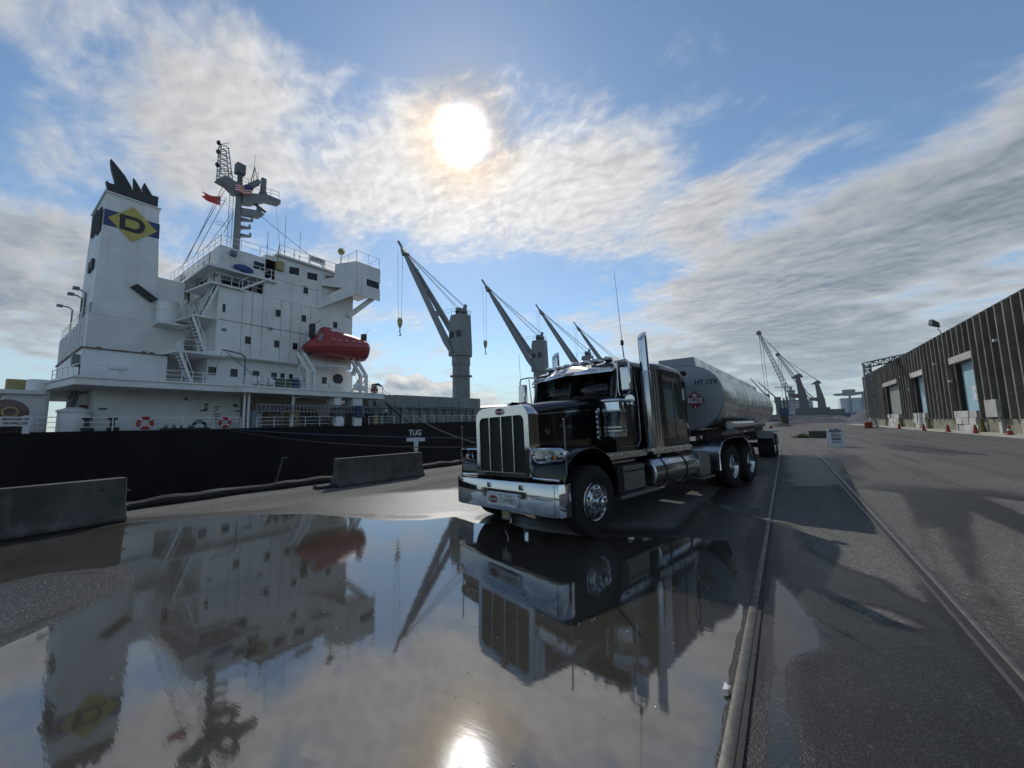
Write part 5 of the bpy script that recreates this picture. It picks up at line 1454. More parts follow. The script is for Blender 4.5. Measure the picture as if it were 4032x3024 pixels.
# forward step of the casing and the blower drum beside it
sp_(MB().box(-53, FX, 9.3, 11.4, 11.75, 16.2), 'casing_extension', 'white', bev=0.05)
bl = sp_(MB().lathe([(0.78, 0), (0.78, 1.9), (0.82, 1.92), (0.82, 2.0), (0.7, 2.05), (0.001, 2.1)], (-45.9, 10.0, 11.65), 'z', 24), 'blower_drum', 'white')
sp_(MB().lathe([(0.785, 0), (0.81, 0.02), (0.81, 0.06), (0.785, 0.08)], (-45.9, 10.0, 12.75), 'z', 24), 'drum_hoop', 'white_clean', bl)
sp_(MB().box(-46.9, -45.0, 9.2, 11.4, 11.45, 11.65), 'blower_platform', 'white')
sp_(MB().prism([(7.55, 14.65), (7.98, 15.05), (9.45, 14.0), (8.95, 13.6)], 'x', FX + 0.10, FX + 0.35), 'intake_louvre', 'black')
for x0, y0, l in ((-58.0, 5.35, 1.5), (-52.5, 5.35, 1.2), (-50.2, 5.3, 1.0)):
    sp_(MB().tube([(x0, y0, 11.75), (x0, y0, 14.2), (x0 - 0.3, y0 - 0.3, 14.5), (x0 - l, y0 - l * 0.5, 14.75)], 0.07, 6).box(x0 - l - 0.3, x0 - l + 0.3, y0 - l * 0.5 - 0.2, y0 - l * 0.5 + 0.2, 14.65, 14.85), 'floodlight_arm', 'galv')

# --- davits, hatch, coamings, cranes
for y, fwd in ((20.0, 0), (26.2, 1)):
    dv = sub_empty('davit', ship)
    for dyy in (0.0, 0.75):
        MB().prism([(y + dyy, 5.65), (y + dyy + 0.3, 5.65), (y + dyy + 0.3, 7.9), (y + dyy - 0.9, 9.6), (y + dyy - 1.15, 9.45), (y + dyy, 7.75)], 'x', -40.5, -40.2).build('davit_arm', M['white_clean'], dv, world=False)
    MB().beam((-40.35, y, 7.75), (-40.35, y + 1.0, 7.75), 0.22).beam((-40.35, y + 0.1, 6.4), (-40.35, y + 0.9, 7.6), 0.12).beam((-42.6, y + 0.3, 5.7), (-40.4, y + 0.3, 7.7), 0.25).build('davit_brace', M['white_clean'], dv, world=False)
    MB().beam((-42.0, y + 0.2, 8.0), (-40.6, y + 0.75, 12.3), 0.30, 0.42).build('davit_head', M['white_clean'], dv, world=False)
    MB().box(-40.9, -40.3, y + 0.45, y + 0.85, 11.4, 12.9).build('fall_block', M['black'], dv, world=False)
    MB().tube([(-40.6, y + 0.7, 12.8), (-41.9, y + 2.2, 13.9)], 0.03, 4).tube([(-40.6, y + 0.6, 11.4), (-40.4, y - 1.0, 9.4), (-40.3, y + 0.2, 6.0)], 0.03, 4).build('fall_wire', M['rope'], dv, world=False)
sp_(MB().box(-42.9, -40.5, 22.5, 25.2, 8.6, 8.75), 'embarkation_platform', 'white')
sp_(MB().prism([(14.35, 5.65), (14.45, 5.65), (14.45, 8.35), (14.25, 8.6), (13.9, 8.75), (12.6, 8.9), (12.6, 8.8), (13.9, 8.62), (14.2, 8.5), (14.35, 8.3)], 'x', -40.15, -40.05).tube([(-40.1, 12.65, 8.85), (-40.1, 12.2, 7.2)], 0.02, 4).tube([(-40.1, 12.7, 8.85), (-40.1, 15.1, 6.8)], 0.03, 4), 'provision_davit', 'galv')
for y in (22.0, 25.0):
    sp_(MB().prism([(y + 0.25, 5.95), (y + 1.55, 5.95), (y + 1.25, 6.55), (y, 6.6)], 'x', -39.75, -39.4), 'fender_box', 'white_clean')
sp_(MB().tube([(-40.2, 28.0, 5.7), (-40.2, 28.1, 6.8), (-39.9, 28.5, 6.95), (-39.7, 28.8, 6.7)], [0.28, 0.33, 0.14, 0.1], 8), 'winch_cover', 'black')
sp_(MB().tube([(-39.75, 28.75, 6.7), (-39.4, 30.0, 5.2)], 0.025, 4), 'gangway_wire', 'rope')
# hatch coamings and covers
for k in range(5):
    y0 = 30.2 + k * 29.7 if k == 0 else 62.5 + (k - 1) * 29.5
    y1 = y0 + (21 if k == 0 else 23)
    hc = sub_empty('cargo_hatch', ship)
    MB().box(-58.5, -43.4, y0, y1, 2.1, 4.55).build('hatch_coaming', M['coaming'], hc, world=False)
    MB().prism([(y0 + 0.3, 4.56), (y1, 4.7), (y1, 6.35), (y0 + 3.5, 6.1), (y0 + 1.6, 6.0), (y0, 5.45)], 'x', -59, -42.95).build('hatch_cover', M['coaming'], hc, world=False)
    if k < 2:
        for j in range(12):
            y = y0 + 1.0 + j * (y1 - y0 - 1) / 12
            MB().prism([(-43.4, 2.2), (-42.6, 2.2), (-43.0, 4.5), (-43.4, 4.5)], 'y', y, y + 0.14).build('coaming_stay', M['grey'], hc, world=False)
        MB().box(-43.0, -42.9, y0, y1, 4.4, 4.56).build('coaming_rail', M['grey'], hc, world=False)
        for j in range(5):
            y = y0 + 3 + j * 4.2
            MB().box(-42.95, -42.88, y, y + 0.25, 4.75, 6.1).build('cover_rib', M['grey'], hc, world=False)
sp_(MB().box(-47, -43.2, 27.6, 29.6, 2.0, 4.8), 'deck_store', 'coaming')
sp_(MB().box(-46, -43, 29.2, 30.0, 2.0, 5.4), 'mast_house', 'coaming')
sp_(MB().beam((-42.0, 31.0, 5.0), (-41.0, 34.0, 2.4), 0.9, 0.15), 'hatch_ladder', 'grey_dk')
sp_(MB().box(-41.8, -41.0, 28.0, 28.9, 2.0, 4.2).box(-41.5, -40.8, 27.2, 27.8, 2.0, 3.0), 'deck_winch', 'black')
for y in (16.0, 20.6, 21.8, 27.9):
    sp_(MB().box(-41.3, -40.6, y, y + 0.9, 1.95, 2.9).cyl((-41.0, y - 0.3, 2.5), (-41.0, y + 1.2, 2.5), 0.35, n=12), 'mooring_gear', 'deck' if y < 20 else 'black')
sp_(MB().box(-40.6, -40.3, 28.3, 28.75, 2.0, 3.3), 'yellow_post', 'brass')
mbk = MB()
for k in range(8):
    mbk.cyl((-43.0, 20.0 + k * 0.38, 2.5), (-43.0, 20.0 + k * 0.38, 3.9), 0.14, n=8)
sp_(mbk, 'gas_bottle_rack', 'black')
# crane: pedestal, housing with the twin-beam jib, wires and hook; jib swung outboard
def deck_crane(yc, label):
    c = sub_empty('deck_crane', ship, label=label)
    cx = -50.5
    def ad(mb, name, m='grey', **kw):
        return mb.build(name, M[m], c, world=False, **kw)
    ad(MB().lathe([(1.72, 0), (1.66, 11.5)], (cx, yc, 2.3), 'z', 24), 'pedestal')
    ad(MB().lathe([(1.66, 0), (2.15, 0.05), (2.15, 0.25), (1.66, 0.3)], (cx, yc, 11.1), 'z', 24), 'walkway_ring')
    rw = MB()
    for k in range(16):
        a = 2 * PI * k / 16
        rw.beam((cx + 2.1 * math.cos(a), yc + 2.1 * math.sin(a), 11.35), (cx + 2.1 * math.cos(a), yc + 2.1 * math.sin(a), 12.3), 0.04)
    ad(MB().lathe([(1.66, 0), (1.78, 0.1), (1.78, 1.7), (1.7, 1.8)], (cx, yc, 13.3), 'z', 24), 'slewing_ring')
    pl = [(-1.5, -1.9), (1.2, -1.9), (1.9, -1.1), (1.9, 1.1), (1.2, 1.9), (-1.5, 1.9)]
    def rg(z, k, sh=0.0):
        return [(cx + x * k + sh, yc + y * k, z) for x, y in pl]
    ad(MB().ring_loft([rg(15.1, 1.0), rg(17.0, 1.0), rg(22.0, 0.92), rg(23.2, 0.85, 0.1)]), 'housing', smooth=25)
    for s in (-1, 1):
        q = yc + s * 0.75
        ad(MB().lathe([(0.62, -0.35), (0.72, -0.3), (0.72, 0.3), (0.62, 0.35)], (cx + 0.2, q, 24.0), 'y', 16, True, True).box(cx - 0.3, cx + 0.7, q - 0.35, q + 0.35, 23.0, 24.0), 'sheave_head', 'grey')
    ad(MB().cyl((cx + 0.3, yc + 0.5, 24.0), (cx + 0.3, yc + 1.1, 25.6), 0.5, 0.35, 10), 'top_sheave')
    top = MB()
    for a, b in (((cx + 1.2, yc - 1.4, 23.2), (cx + 1.2, yc + 1.6, 23.2)), ((cx + 1.2, yc + 1.6, 23.2), (cx - 0.8, yc + 1.6, 23.2)), ((cx + 1.2, yc - 1.4, 23.2), (cx - 2.6, yc - 2.3, 23.2))):
        a, b = Vector(a), Vector(b)
        for h in (0.55, 1.1):
            top.beam(a + Vector((0, 0, h)), b + Vector((0, 0, h)), 0.045)
        for k in range(3):
            p = a.lerp(b, k / 2)
            top.beam(p, p + Vector((0, 0, 1.1)), 0.045)
    ad(top, 'top_railing', 'galv', smooth=0)
    ad(MB().box(cx + 0.6, cx + 1.62, yc - 1.95, yc - 1.80, 18.6, 19.8), 'cab_window', 'pane')
    ad(MB().box(cx - 1.2, cx - 0.2, yc - 1.96, yc - 1.85, 18.6, 19.8), 'cab_window', 'pane')
    # jib
    tip = Vector((cx - 16.6, yc - 0.7, 41.2))
    for s in (-1, 1):
        f0 = Vector((cx - 0.4, yc + s * 2.05, 15.6))
        k1 = f0.lerp(tip, 0.80) ; k1.y = yc - 0.55 + s * 0.55
        j = MB().beam(f0, f0.lerp(k1, 0.12), 0.55, 0.6, w1=0.8, h1=1.15)
        j.beam(f0.lerp(k1, 0.12), k1, 0.8, 1.15, w1=0.6, h1=0.85)
        j.beam(k1, tip, 0.6, 0.85, w1=0.4, h1=0.55)
        ad(j, 'jib_beam')
    for k in (0.36, 0.58, 0.8):
        a = Vector((cx - 0.4, yc - 2.5 + 1.0 * k, 15.6)).lerp(Vector((tip.x, yc - 1.2, tip.z)), k)
        b = Vector((a.x, yc + 2.3 - 2.0 * k, a.z))
        ad(MB().beam(a, b, 0.5, 0.7), 'jib_tie')
    d = (tip - Vector((cx, yc, 15.6))).normalized()
    ad(MB().beam(tip - d * 1.5, tip + d * 0.6, 1.5, 1.1, w1=0.8, h1=0.6).beam(tip, tip + d * 3.2, 0.42, 0.42), 'jib_head')
    wires = MB()
    for oy, tz in ((-0.75, 24.3), (-0.4, 24.6), (0.6, 25.4), (0.9, 25.6)):
        wires.tube([(cx, yc + oy, tz), (tip.x + 0.5, yc - 0.7 + oy * 0.25, tip.z - 0.3)], 0.045, 4)
    ad(wires, 'luffing_wire', 'rope', smooth=0)
    hx, hy = tip.x - 0.6, tip.y - 0.3
    HZ = 25.6
    ad(MB().tube([(hx - 0.25, hy - 0.6, tip.z), (hx - 0.15, hy - 0.35, HZ)], 0.04, 4).tube([(hx + 0.2, hy + 0.4, tip.z), (hx + 0.12, hy + 0.3, HZ)], 0.04, 4), 'hoist_wire', 'rope', smooth=0)
    ad(MB().lathe([(0.1, -2.2), (0.32, -1.9), (0.55, -1.0), (0.55, -0.3), (0.3, 0.1), (0.05, 0.2)], (hx, hy, HZ), 'z', 12), 'hook_block', 'brass')
    ad(MB().tube([(hx, hy, HZ - 2.2), (hx, hy, HZ - 3.2), (hx, hy + 0.3, HZ - 3.6), (hx, hy + 0.1, HZ - 3.9), (hx, hy - 0.25, HZ - 3.7)], 0.12, 6), 'hook', 'black')
    lad = MB()
    for s in (0, 0.4):
        lad.beam((cx + 0.7, yc - 2.0 - 0.0 + s * 0.0, 7.5), (cx + 0.7 + s, yc - 1.95, 15.5), 0.05)
    for k in range(20):
        lad.beam((cx + 0.7, yc - 1.98, 8 + k * 0.38), (cx + 1.1, yc - 1.98, 8 + k * 0.38), 0.04)
    ad(lad, 'pedestal_ladder', 'galv', smooth=0)
    return c
for k, nm in enumerate(('crane next to the accommodation block', 'second crane from the accommodation block', 'third crane from the accommodation block', 'crane farthest from the accommodation block')):
    deck_crane(54.6 + 29.7 * k, 'grey deck ' + nm)
# ------------------------------------------------------------------ things carried by the ship
# enclosed lifeboat in the davits
lb = thing('lifeboat', 'red enclosed lifeboat hanging in white davits on the ship', 'lifeboat', (-40.7, 23.6, 9.5))
def boat_sections(top):
    rings = []
    for t, hw, zk, zg, zt, zf in ((0.0, 0.35, 9.95, 10.35, 10.55, 0), (0.05, 0.85, 9.70, 10.33, 10.85, 0), (0.14, 1.15, 9.55, 10.35, 11.55, 0), (0.24, 1.3, 9.40, 10.45, 12.25, 0), (0.45, 1.35, 9.35, 10.55, 12.35, 0),
                                  (0.65, 1.35, 9.30, 10.62, 12.2, 0), (0.84, 1.3, 9.22, 10.72, 11.95, 0), (0.94, 1.2, 9.25, 10.78, 11.75, 0), (0.985, 1.0, 9.35, 10.8, 11.5, 0), (1.0, 0.8, 9.5, 10.78, 11.3, 0)):
        y = 19.9 + 7.3 * t
        c = -40.7
        z0 = 0.35 * t
        if top:
            h = zt - zg
            pr = [(c + hw * 1.0, zg), (c + hw * 0.95, zg + h * 0.45), (c + hw * 0.72, zg + h * 0.82), (c + hw * 0.35, zt), (c - hw * 0.35, zt), (c - hw * 0.72, zg + h * 0.82), (c - hw * 0.95, zg + h * 0.45), (c - hw, zg)]
        else:
            h = zg - zk
            pr = [(c + hw * 1.04, zg), (c + hw * 0.98, zg - h * 0.35), (c + hw * 0.72, zg - h * 0.72), (c + 0.12 * hw, zk), (c - 0.12 * hw, zk), (c - hw * 0.72, zg - h * 0.72), (c - hw * 0.98, zg - h * 0.35), (c - hw * 1.04, zg)]
        rings.append([(x, y, z + z0) for x, z in pr])
    return MB().ring_loft(rings)
boat_sections(False).build('boat_hull', M['red'], lb, smooth=40)
boat_sections(True).build('boat_canopy', M['red'], lb, smooth=40)
MB().tube([(-40.7 + hw * 1.06, 19.9 + 7.3 * t, zg + 0.35 * t) for t, hw, zg in ((0.02, 0.6, 10.35), (0.14, 1.15, 10.35), (0.3, 1.32, 10.4), (0.65, 1.35, 10.62), (0.84, 1.3, 10.72), (0.94, 1.2, 10.78), (0.99, 0.95, 10.8))], 0.06, 6).build('fender_strip', M['red'], lb)
ct_ = MB().ring_loft([[(x, y, z) for x, y in ((-41.4, 21.5), (-40.0, 21.5), (-40.0, 23.0), (-41.4, 23.0))] for z in (11.9,)] + [[(-41.2, 21.75, 12.8), (-40.2, 21.75, 12.8), (-40.2, 22.7, 12.8), (-41.2, 22.7, 12.8)]]).build('conning_tower', M['red'], lb, bev=0.1)
MB().box(-40.17, -40.12, 22.45, 22.75, 12.3, 12.65).build('tower_window', M['lens'], ct_, world=False)
MB().prism([(20.75, 11.0), (21.2, 11.05), (21.35, 11.85), (21.0, 11.8)], 'x', -39.62, -39.58).build('boat_door', M['coaming'], lb)
for k in range(5):
    MB().box(-39.45, -39.40, 22.2 + k * 0.8, 22.55 + k * 0.8, 11.38 + 0.04 * k, 11.44 + 0.04 * k).build('grab_rail', M['white_clean'], lb)
MB().lathe([(0.42, -0.15), (0.5, 0.0), (0.42, 0.15)], (-40.7, 20.35, 9.85), 'y', 16, True, True).build('propeller_ring', M['black'], lb)

def lifebuoy(pos, r, label, axis='x', mcol='orange', tilt=0):
    t = thing('lifebuoy', label, 'lifebuoy', pos, 'lifebuoys on the ship')
    n = 20
    pts = []
    for k in range(n + 1):
        a = 2 * PI * k / n
        pts.append((pos[0], pos[1] + r * math.cos(a), pos[2] + r * math.sin(a)))
    MB().tube(pts, r * 0.36, 8).build('ring', M[mcol], t)
    for q in range(4):
        a = PI / 4 + q * PI / 2
        c = Vector((pos[0], pos[1] + r * math.cos(a), pos[2] + r * math.sin(a)))
        d = Vector((0, -math.sin(a), math.cos(a)))
        MB().cyl(c - d * r * 0.14, c + d * r * 0.14, r * 0.385, n=8).build('band', M['white_clean'], t)
    return t
lifebuoy((-39.95, 7.9, 2.42), 0.38, 'red and white lifebuoy on the side railing nearer the funnel')
lifebuoy((-39.95, 13.05, 2.42), 0.36, 'red and white lifebuoy beside the black roller fairlead')
lifebuoy((-39.55, 27.7, 6.15), 0.36, 'dull orange lifebuoy at the forward end of the boat deck')
lifebuoy((-40.9, 25.12, 20.5), 0.42, 'faded lifebuoy hung high on the bridge wing')
# circular hose-reel discs behind the first two rings read as red wheels
# rollers and fairlead
ff = thing('roller_fairlead', 'black arched roller fairlead at the ship side', 'fairlead', (-40.3, 10.3, 1.8))
MB().box(-40.6, -40.0, 8.9, 12.0, 1.82, 2.02).build('base', M['black'], ff)
for k in range(4):
    MB().cyl((-40.3, 9.2 + k * 0.5, 1.95), (-40.3, 9.2 + k * 0.5, 2.25), 0.13, n=10).build('roller', M['black'], ff)
MB().tube([(-40.3, 11.35 + 0.45 * math.cos(R(a)), 2.0 + 0.55 * math.sin(R(a))) for a in range(0, 181, 15)], 0.12, 8).build('arch', M['black'], ff)
for y, lab in ((5.0, 'small black bollard post nearest the stern stairs'), (6.3, 'black vent winch between the stern stairs and the lifebuoy')):
    t = thing('deck_bitt', lab, 'bitt', (-41.0, y, 1.8))
    MB().box(-41.3, -40.7, y - 0.25, y + 0.35, 1.8, 2.15).build('base', M['black'], t)
    MB().cyl((-41.0, y, 2.1), (-41.0, y, 2.75), 0.14, n=10).box(-41.2, -40.8, y - 0.25, y + 0.25, 2.7, 2.85).build('post', M['black'], t)
# winch drum and warning board at the stern
wd = thing('rope_winch', 'big dark mooring winch drum with a yellowed hub at the stern', 'winch', (-43.0, 1.55, 1.8))
MB().lathe([(0.30, 0.9), (0.85, 0.9), (0.94, 0.85), (0.96, 0.5), (0.96, -0.9), (0.92, -1.0)], (-43.0, 1.5, 3.15), 'x', 36, True, True).build('drum', M['deck'], wd)
MB().lathe([(0.24, 0.0), (0.38, 0.02), (0.38, 0.12), (0.28, 0.14), (0.28, 0.0)], (-42.1, 1.62, 3.22), 'x', 24).build('hub_ring', M['brass'], wd)
MB().box(-43.5, -42.5, 0.7, 2.3, 1.8, 2.3).build('stand', M['black'], wd)
bw = thing('warning_board', 'white warning board about the propeller on the stern railing', 'sign', (-39.85, 1.4, 1.8))
MB().prism([(0.6, 2.27), (2.42, 2.27), (2.46, 2.82), (2.38, 2.93), (2.15, 2.95), (1.95, 2.87), (0.6, 2.87)], 'x', -39.86, -39.80).build('board', M['sign_white'], bw)
MB().box(-39.86, -39.80, 2.08, 2.38, 1.78, 2.27).build('foot', M['sign_white'], bw)
text('board_lettering', 'BEWARE OF', M['print_maroon'], bw, 0.20, (-39.79, 1.80, 2.70), XS, ZS, 0.004, sx=0.98, offset=0.006)
text('board_lettering', 'PROPELLER', M['print_maroon'], bw, 0.20, (-39.79, 1.80, 2.44), XS, ZS, 0.004, sx=0.98, offset=0.006)
# stowed gangway
gw = thing('gangway_ladder', 'grey aluminium gangway stowed lengthwise along the ship side', 'gangway', (-39.7, 22.5, 3.4))
for z in (3.45, 4.08):
    MB().beam((-39.7, 15.3, z), (-39.7, 29.8, z + 0.06), 0.08, 0.07).build('side_bar', M['alu'], gw)
for k in range(42):
    y = 15.4 + k * 0.35
    MB().beam((-39.7, y, 3.45), (-39.7, y, 4.1), 0.06 if k % 3 else 0.10, 0.05).build('baluster', M['alu'], gw)
for k in range(14):
    y = 15.6 + k * 1.03
    MB().box(-40.25, -39.75, y, y + 0.85, 3.42, 3.47).build('tread', M['grey_dk'], gw)
MB().box(-39.9, -39.62, 25.4, 26.1, 2.9, 4.25).build('end_frame', M['hopper_blue'], gw)
for y, lab in ((23.1, 'white tapered cover on the ship side under the gangway, nearer the stern'), (25.3, 'white tapered cover on the ship side under the gangway end')):
    t = MB().prism([(y, 1.95), (y + 0.95, 1.95), (y + 1.0, 2.7), (y + 0.75, 3.05), (y + 0.1, 3.0)], 'x', -40.3, -39.75).build('davit_cover', M['white_clean'], bev=0.05)
    tag(t, lab, 'cover', 'white covers under the gangway')
pw = thing('electrical_cabinet', 'grey-blue cabinet standing beside the deck pillars', 'cabinet', (-40.6, 15.6, 1.85))
MB().box(-41.0, -40.3, 15.3, 16.1, 1.9, 3.5).build('body', M['alu'], pw, bev=0.03)
MB().box(-40.29, -40.27, 15.4, 16.0, 2.05, 3.3).build('door', M['alu'], pw)
for k, (y, w, h, m_, lab) in enumerate(((17.3, 1.3, 1.5, 'deck', 'rusty red machinery crate under the boat deck beside the cabinet'), (19.4, 0.9, 1.9, 'brass', 'yellowed locker under the boat deck amidships'),
                                        (24.4, 1.2, 2.1, 'coaming', 'grey machinery housing under the boat deck by the gangway end'))):
    t = thing('deck_machine', lab, 'machinery', (-42.5, y, 1.9))
    MB().box(-43.4, -42.0, y, y + w, 1.9, 1.9 + h).build('casing', M[m_], t, bev=0.05)
    MB().cyl((-41.95, y + w * 0.3, 1.95 + h * 0.5), (-41.85, y + w * 0.3, 1.95 + h * 0.5), 0.22, n=12).build('hatch', M['black'], t)
    MB().box(-43.2, -42.2, y + 0.1, y + w - 0.1, 1.9 + h, 2.05 + h).build('lid', M['black'], t)
# rafts and drums on the boat deck
rf = thing('life_raft', 'white ribbed life-raft canister lying on the boat deck', 'life raft', (-40.6, 16.0, 5.65))
MB().lathe([(0.001, 0), (0.38, 0.05), (0.47, 0.2), (0.47, 1.7), (0.38, 1.85), (0.001, 1.9)], (-40.6, 15.1, 6.3), 'y', 22).build('canister', M['white_clean'], rf)
for y in (15.45, 15.9, 16.4):
    MB().lathe([(0.472, 0), (0.49, 0.01), (0.49, 0.07), (0.472, 0.08)], (-40.6, y, 6.3), 'y', 22).build('strap', M['galv'], rf)
MB().box(-40.16, -40.1, 15.7, 16.3, 6.0, 6.55).build('label_plate', M['sign_white'], rf)
MB().box(-41.0, -40.2, 15.3, 15.4, 5.65, 6.0).box(-41.0, -40.2, 16.6, 16.7, 5.65, 6.0).build('cradle', M['galv'], rf)
gd = thing('winch_cover', 'green covered winch beside the white life-raft canister', 'winch', (-40.6, 18.0, 5.65))
MB().lathe([(0.001, 0), (0.42, 0.02), (0.55, 0.15), (0.55, 1.05), (0.42, 1.2), (0.001, 1.22)], (-40.6, 17.35, 6.2), 'y', 18).build('cover', M['green'], gd)
MB().box(-40.9, -40.3, 17.6, 18.4, 5.63, 5.9).build('base', M['black'], gd)
pd = thing('covered_pump', 'dark covered pump beside the green winch', 'pump', (-40.6, 19.1, 5.65))
MB().box(-40.9, -40.3, 18.85, 19.5, 5.65, 6.75).ball((-40.6, 19.2, 6.7), 0.36, 1, 1.1, 0.7).build('cover', M['hopper_blue'], pd, bev=0.1)
# flags
fl = thing('signal_flag', 'red swallow-tailed flag flying from the mast stay', 'flag', (-51.5, 15.0, 28.0))
def flag_mesh(w, h, cols=10, rows=6, swallow=False):
    vs, fs = [], []
    for i in range(cols + 1):
        for j in range(rows + 1):
            u, v = i / cols, j / rows
            hh = (1 - 0.45 * u) if swallow else 1.0
            uu = u * (1.0 if not swallow or abs(v - 0.5) > 0.17 else 0.86)
            vs.append((0.10 * math.sin(u * 7 + v * 1.5), -uu * w, (v - 0.5) * h * hh - 0.12 * h * math.sin(u * 3)))
    for i in range(cols):
        for j in range(rows):
            a = i * (rows + 1) + j
            fs.append((a, a + rows + 1, a + rows + 2, a + 1))
    return vs, fs
vs, fs = flag_mesh(1.75, 1.1, swallow=True)
mbf = MB(); mbf.add([(x - 51.5, y + 15.1, z + 28.2) for x, y, z in vs], fs)
mbf.build('cloth', M['flag_red'], fl)
MB().tube([(-51.5, 15.1, 28.9), (-51.5, 15.1, 27.5)], 0.02, 4).build('halyard', M['rope'], fl)
uf = thing('courtesy_flag', 'striped red, white and blue flag hung on the mast platform', 'flag', (-50.0, 17.0, 29.6))
for k in range(7):
    mbf = MB()
    n = 12
    vs2, fs2 = [], []
    for i in range(n + 1):
        u = i / n
        for v in (k / 7, (k + 1) / 7):
            vs2.append((-50.0 + 0.08 * math.sin(u * 8), 16.0 + 1.7 * u, 30.25 - 0.95 * v + 0.35 * u + 0.05 * math.sin(u * 9)))
    for i in range(n):
        fs2.append((2 * i, 2 * i + 1, 2 * i + 3, 2 * i + 2))
    mbf.add(vs2, fs2)
    mbf.build('stripe', M['flag_red'] if k % 2 == 0 else M['flag_white'], uf)
MB().quad((-49.88, 16.85, 30.1), (-49.88, 16.85, 30.6), (-49.88, 17.75, 30.75), (-49.88, 17.75, 30.25)).build('canton', M['flag_blue'], uf)

# deckhand in a white helmet by the gangway end
def deckhand():
    px, py, pz = -40.75, 30.2, 2.08
    t = thing('person', 'person in dark overalls and a white helmet standing on deck by the gangway end', 'person', (px, py, pz))
    J = {'pel': (0, 0, 0.95), 'chest': (0.02, 0, 1.28), 'neck': (0.03, 0, 1.48), 'head': (0.05, 0, 1.62), 'crown': (0.05, 0, 1.72),
         'hl': (0, 0.10, 0.90), 'kl': (0.03, 0.11, 0.50), 'al': (0, 0.12, 0.08), 'tl': (0.15, 0.13, 0.04),
         'hr': (0, -0.10, 0.90), 'kr': (0.02, -0.11, 0.50), 'ar': (-0.03, -0.12, 0.08), 'tr': (0.12, -0.13, 0.04),
         'sl': (0.01, 0.19, 1.42), 'el': (0.02, 0.25, 1.14), 'wl': (0.18, 0.22, 0.95), 'ml': (0.26, 0.20, 0.92),
         'sr': (0.01, -0.19, 1.42), 'er': (0.0, -0.25, 1.14), 'wr': (0.16, -0.20, 0.96), 'mr': (0.24, -0.17, 0.94)}
    Rr = {'pel': .15, 'chest': .17, 'neck': .065, 'head': .10, 'crown': .085, 'hl': .10, 'kl': .075, 'al': .055, 'tl': .045, 'hr': .10, 'kr': .075, 'ar': .055, 'tr': .045,
          'sl': .075, 'el': .055, 'wl': .04, 'ml': .045, 'sr': .075, 'er': .055, 'wr': .04, 'mr': .045}
    E_ = [('pel', 'chest'), ('chest', 'neck'), ('neck', 'head'), ('head', 'crown'), ('pel', 'hl'), ('hl', 'kl'), ('kl', 'al'), ('al', 'tl'), ('pel', 'hr'), ('hr', 'kr'), ('kr', 'ar'), ('ar', 'tr'),
          ('chest', 'sl'), ('sl', 'el'), ('el', 'wl'), ('wl', 'ml'), ('chest', 'sr'), ('sr', 'er'), ('er', 'wr'), ('wr', 'mr')]
    ks = list(J)
    me = bpy.data.meshes.new('body')
    me.from_pydata([(px + a, py + b, pz + c) for a, b, c in J.values()], [(ks.index(a), ks.index(b)) for a, b in E_], [])
    me.materials.append(M['overall'])
    o = place('body', me, M['overall'], t)
    sk = o.modifiers.new('skin', 'SKIN')
    sk.use_smooth_shade = True
    for i, k in enumerate(ks):
        me.skin_vertices[0].data[i].radius = (Rr[k], Rr[k])
    me.skin_vertices[0].data[0].use_root = True
    o.modifiers.new('sub', 'SUBSURF').levels = 1
    MB().ball((px + 0.06, py, pz + 1.60), 0.098, 0.95, 0.85, 1.2, 12, 8).build('face', M['skin'], t)
    MB().lathe([(0.165, 0.0), (0.15, 0.01), (0.135, 0.07), (0.09, 0.14), (0.001, 0.165)], (px + 0.05, py, pz + 1.67), 'z', 16, True).build('helmet', M['white_clean'], t)
deckhand()

# mooring lines and their quay bollards
def sag(a, b, s, n=18):
    a, b = Vector(a), Vector(b)
    return [a.lerp(b, k / n) - Vector((0, 0, s * 4 * (k / n) * (1 - k / n))) for k in range(n + 1)]
for a, b, s, m, lab in (((-40.0, 14.2, 1.75), (-12.9, 40.0, 0.42), 0.5, 'rope_blue', 'blue mooring rope running level along the black hull'),
                        ((-40.0, 13.3, 1.80), (-12.9, 20.0, 0.40), 0.6, 'rope', 'slack dark mooring rope sloping from the stern to the quay'),
                        ((-39.4, 29.6, 5.9), (-12.9, 17.0, 0.4), 1.0, 'rope', 'dark rope stretched from the boat deck corner down to the quay')):
    o = MB().tube(sag(a, b, s), 0.035, 6).build('mooring_rope', M[m])
    tag(o, lab, 'rope')
for y, lab in ((17.2, 'black quay bollard behind the truck grille'), (20.2, 'black quay bollard behind the truck hood'), (40.2, 'black quay bollard behind the truck cab')):
    o = MB().lathe([(0.30, 0), (0.30, 0.06), (0.20, 0.08), (0.17, 0.35), (0.27, 0.45), (0.27, 0.55), (0.15, 0.60), (0.001, 0.61)], (-12.75, y, 0.0), 'z', 18).build('quay_bollard', M['black'])
    o.location.x = 0.55
    tag(o, lab, 'bollard', 'bollards at the quay edge')

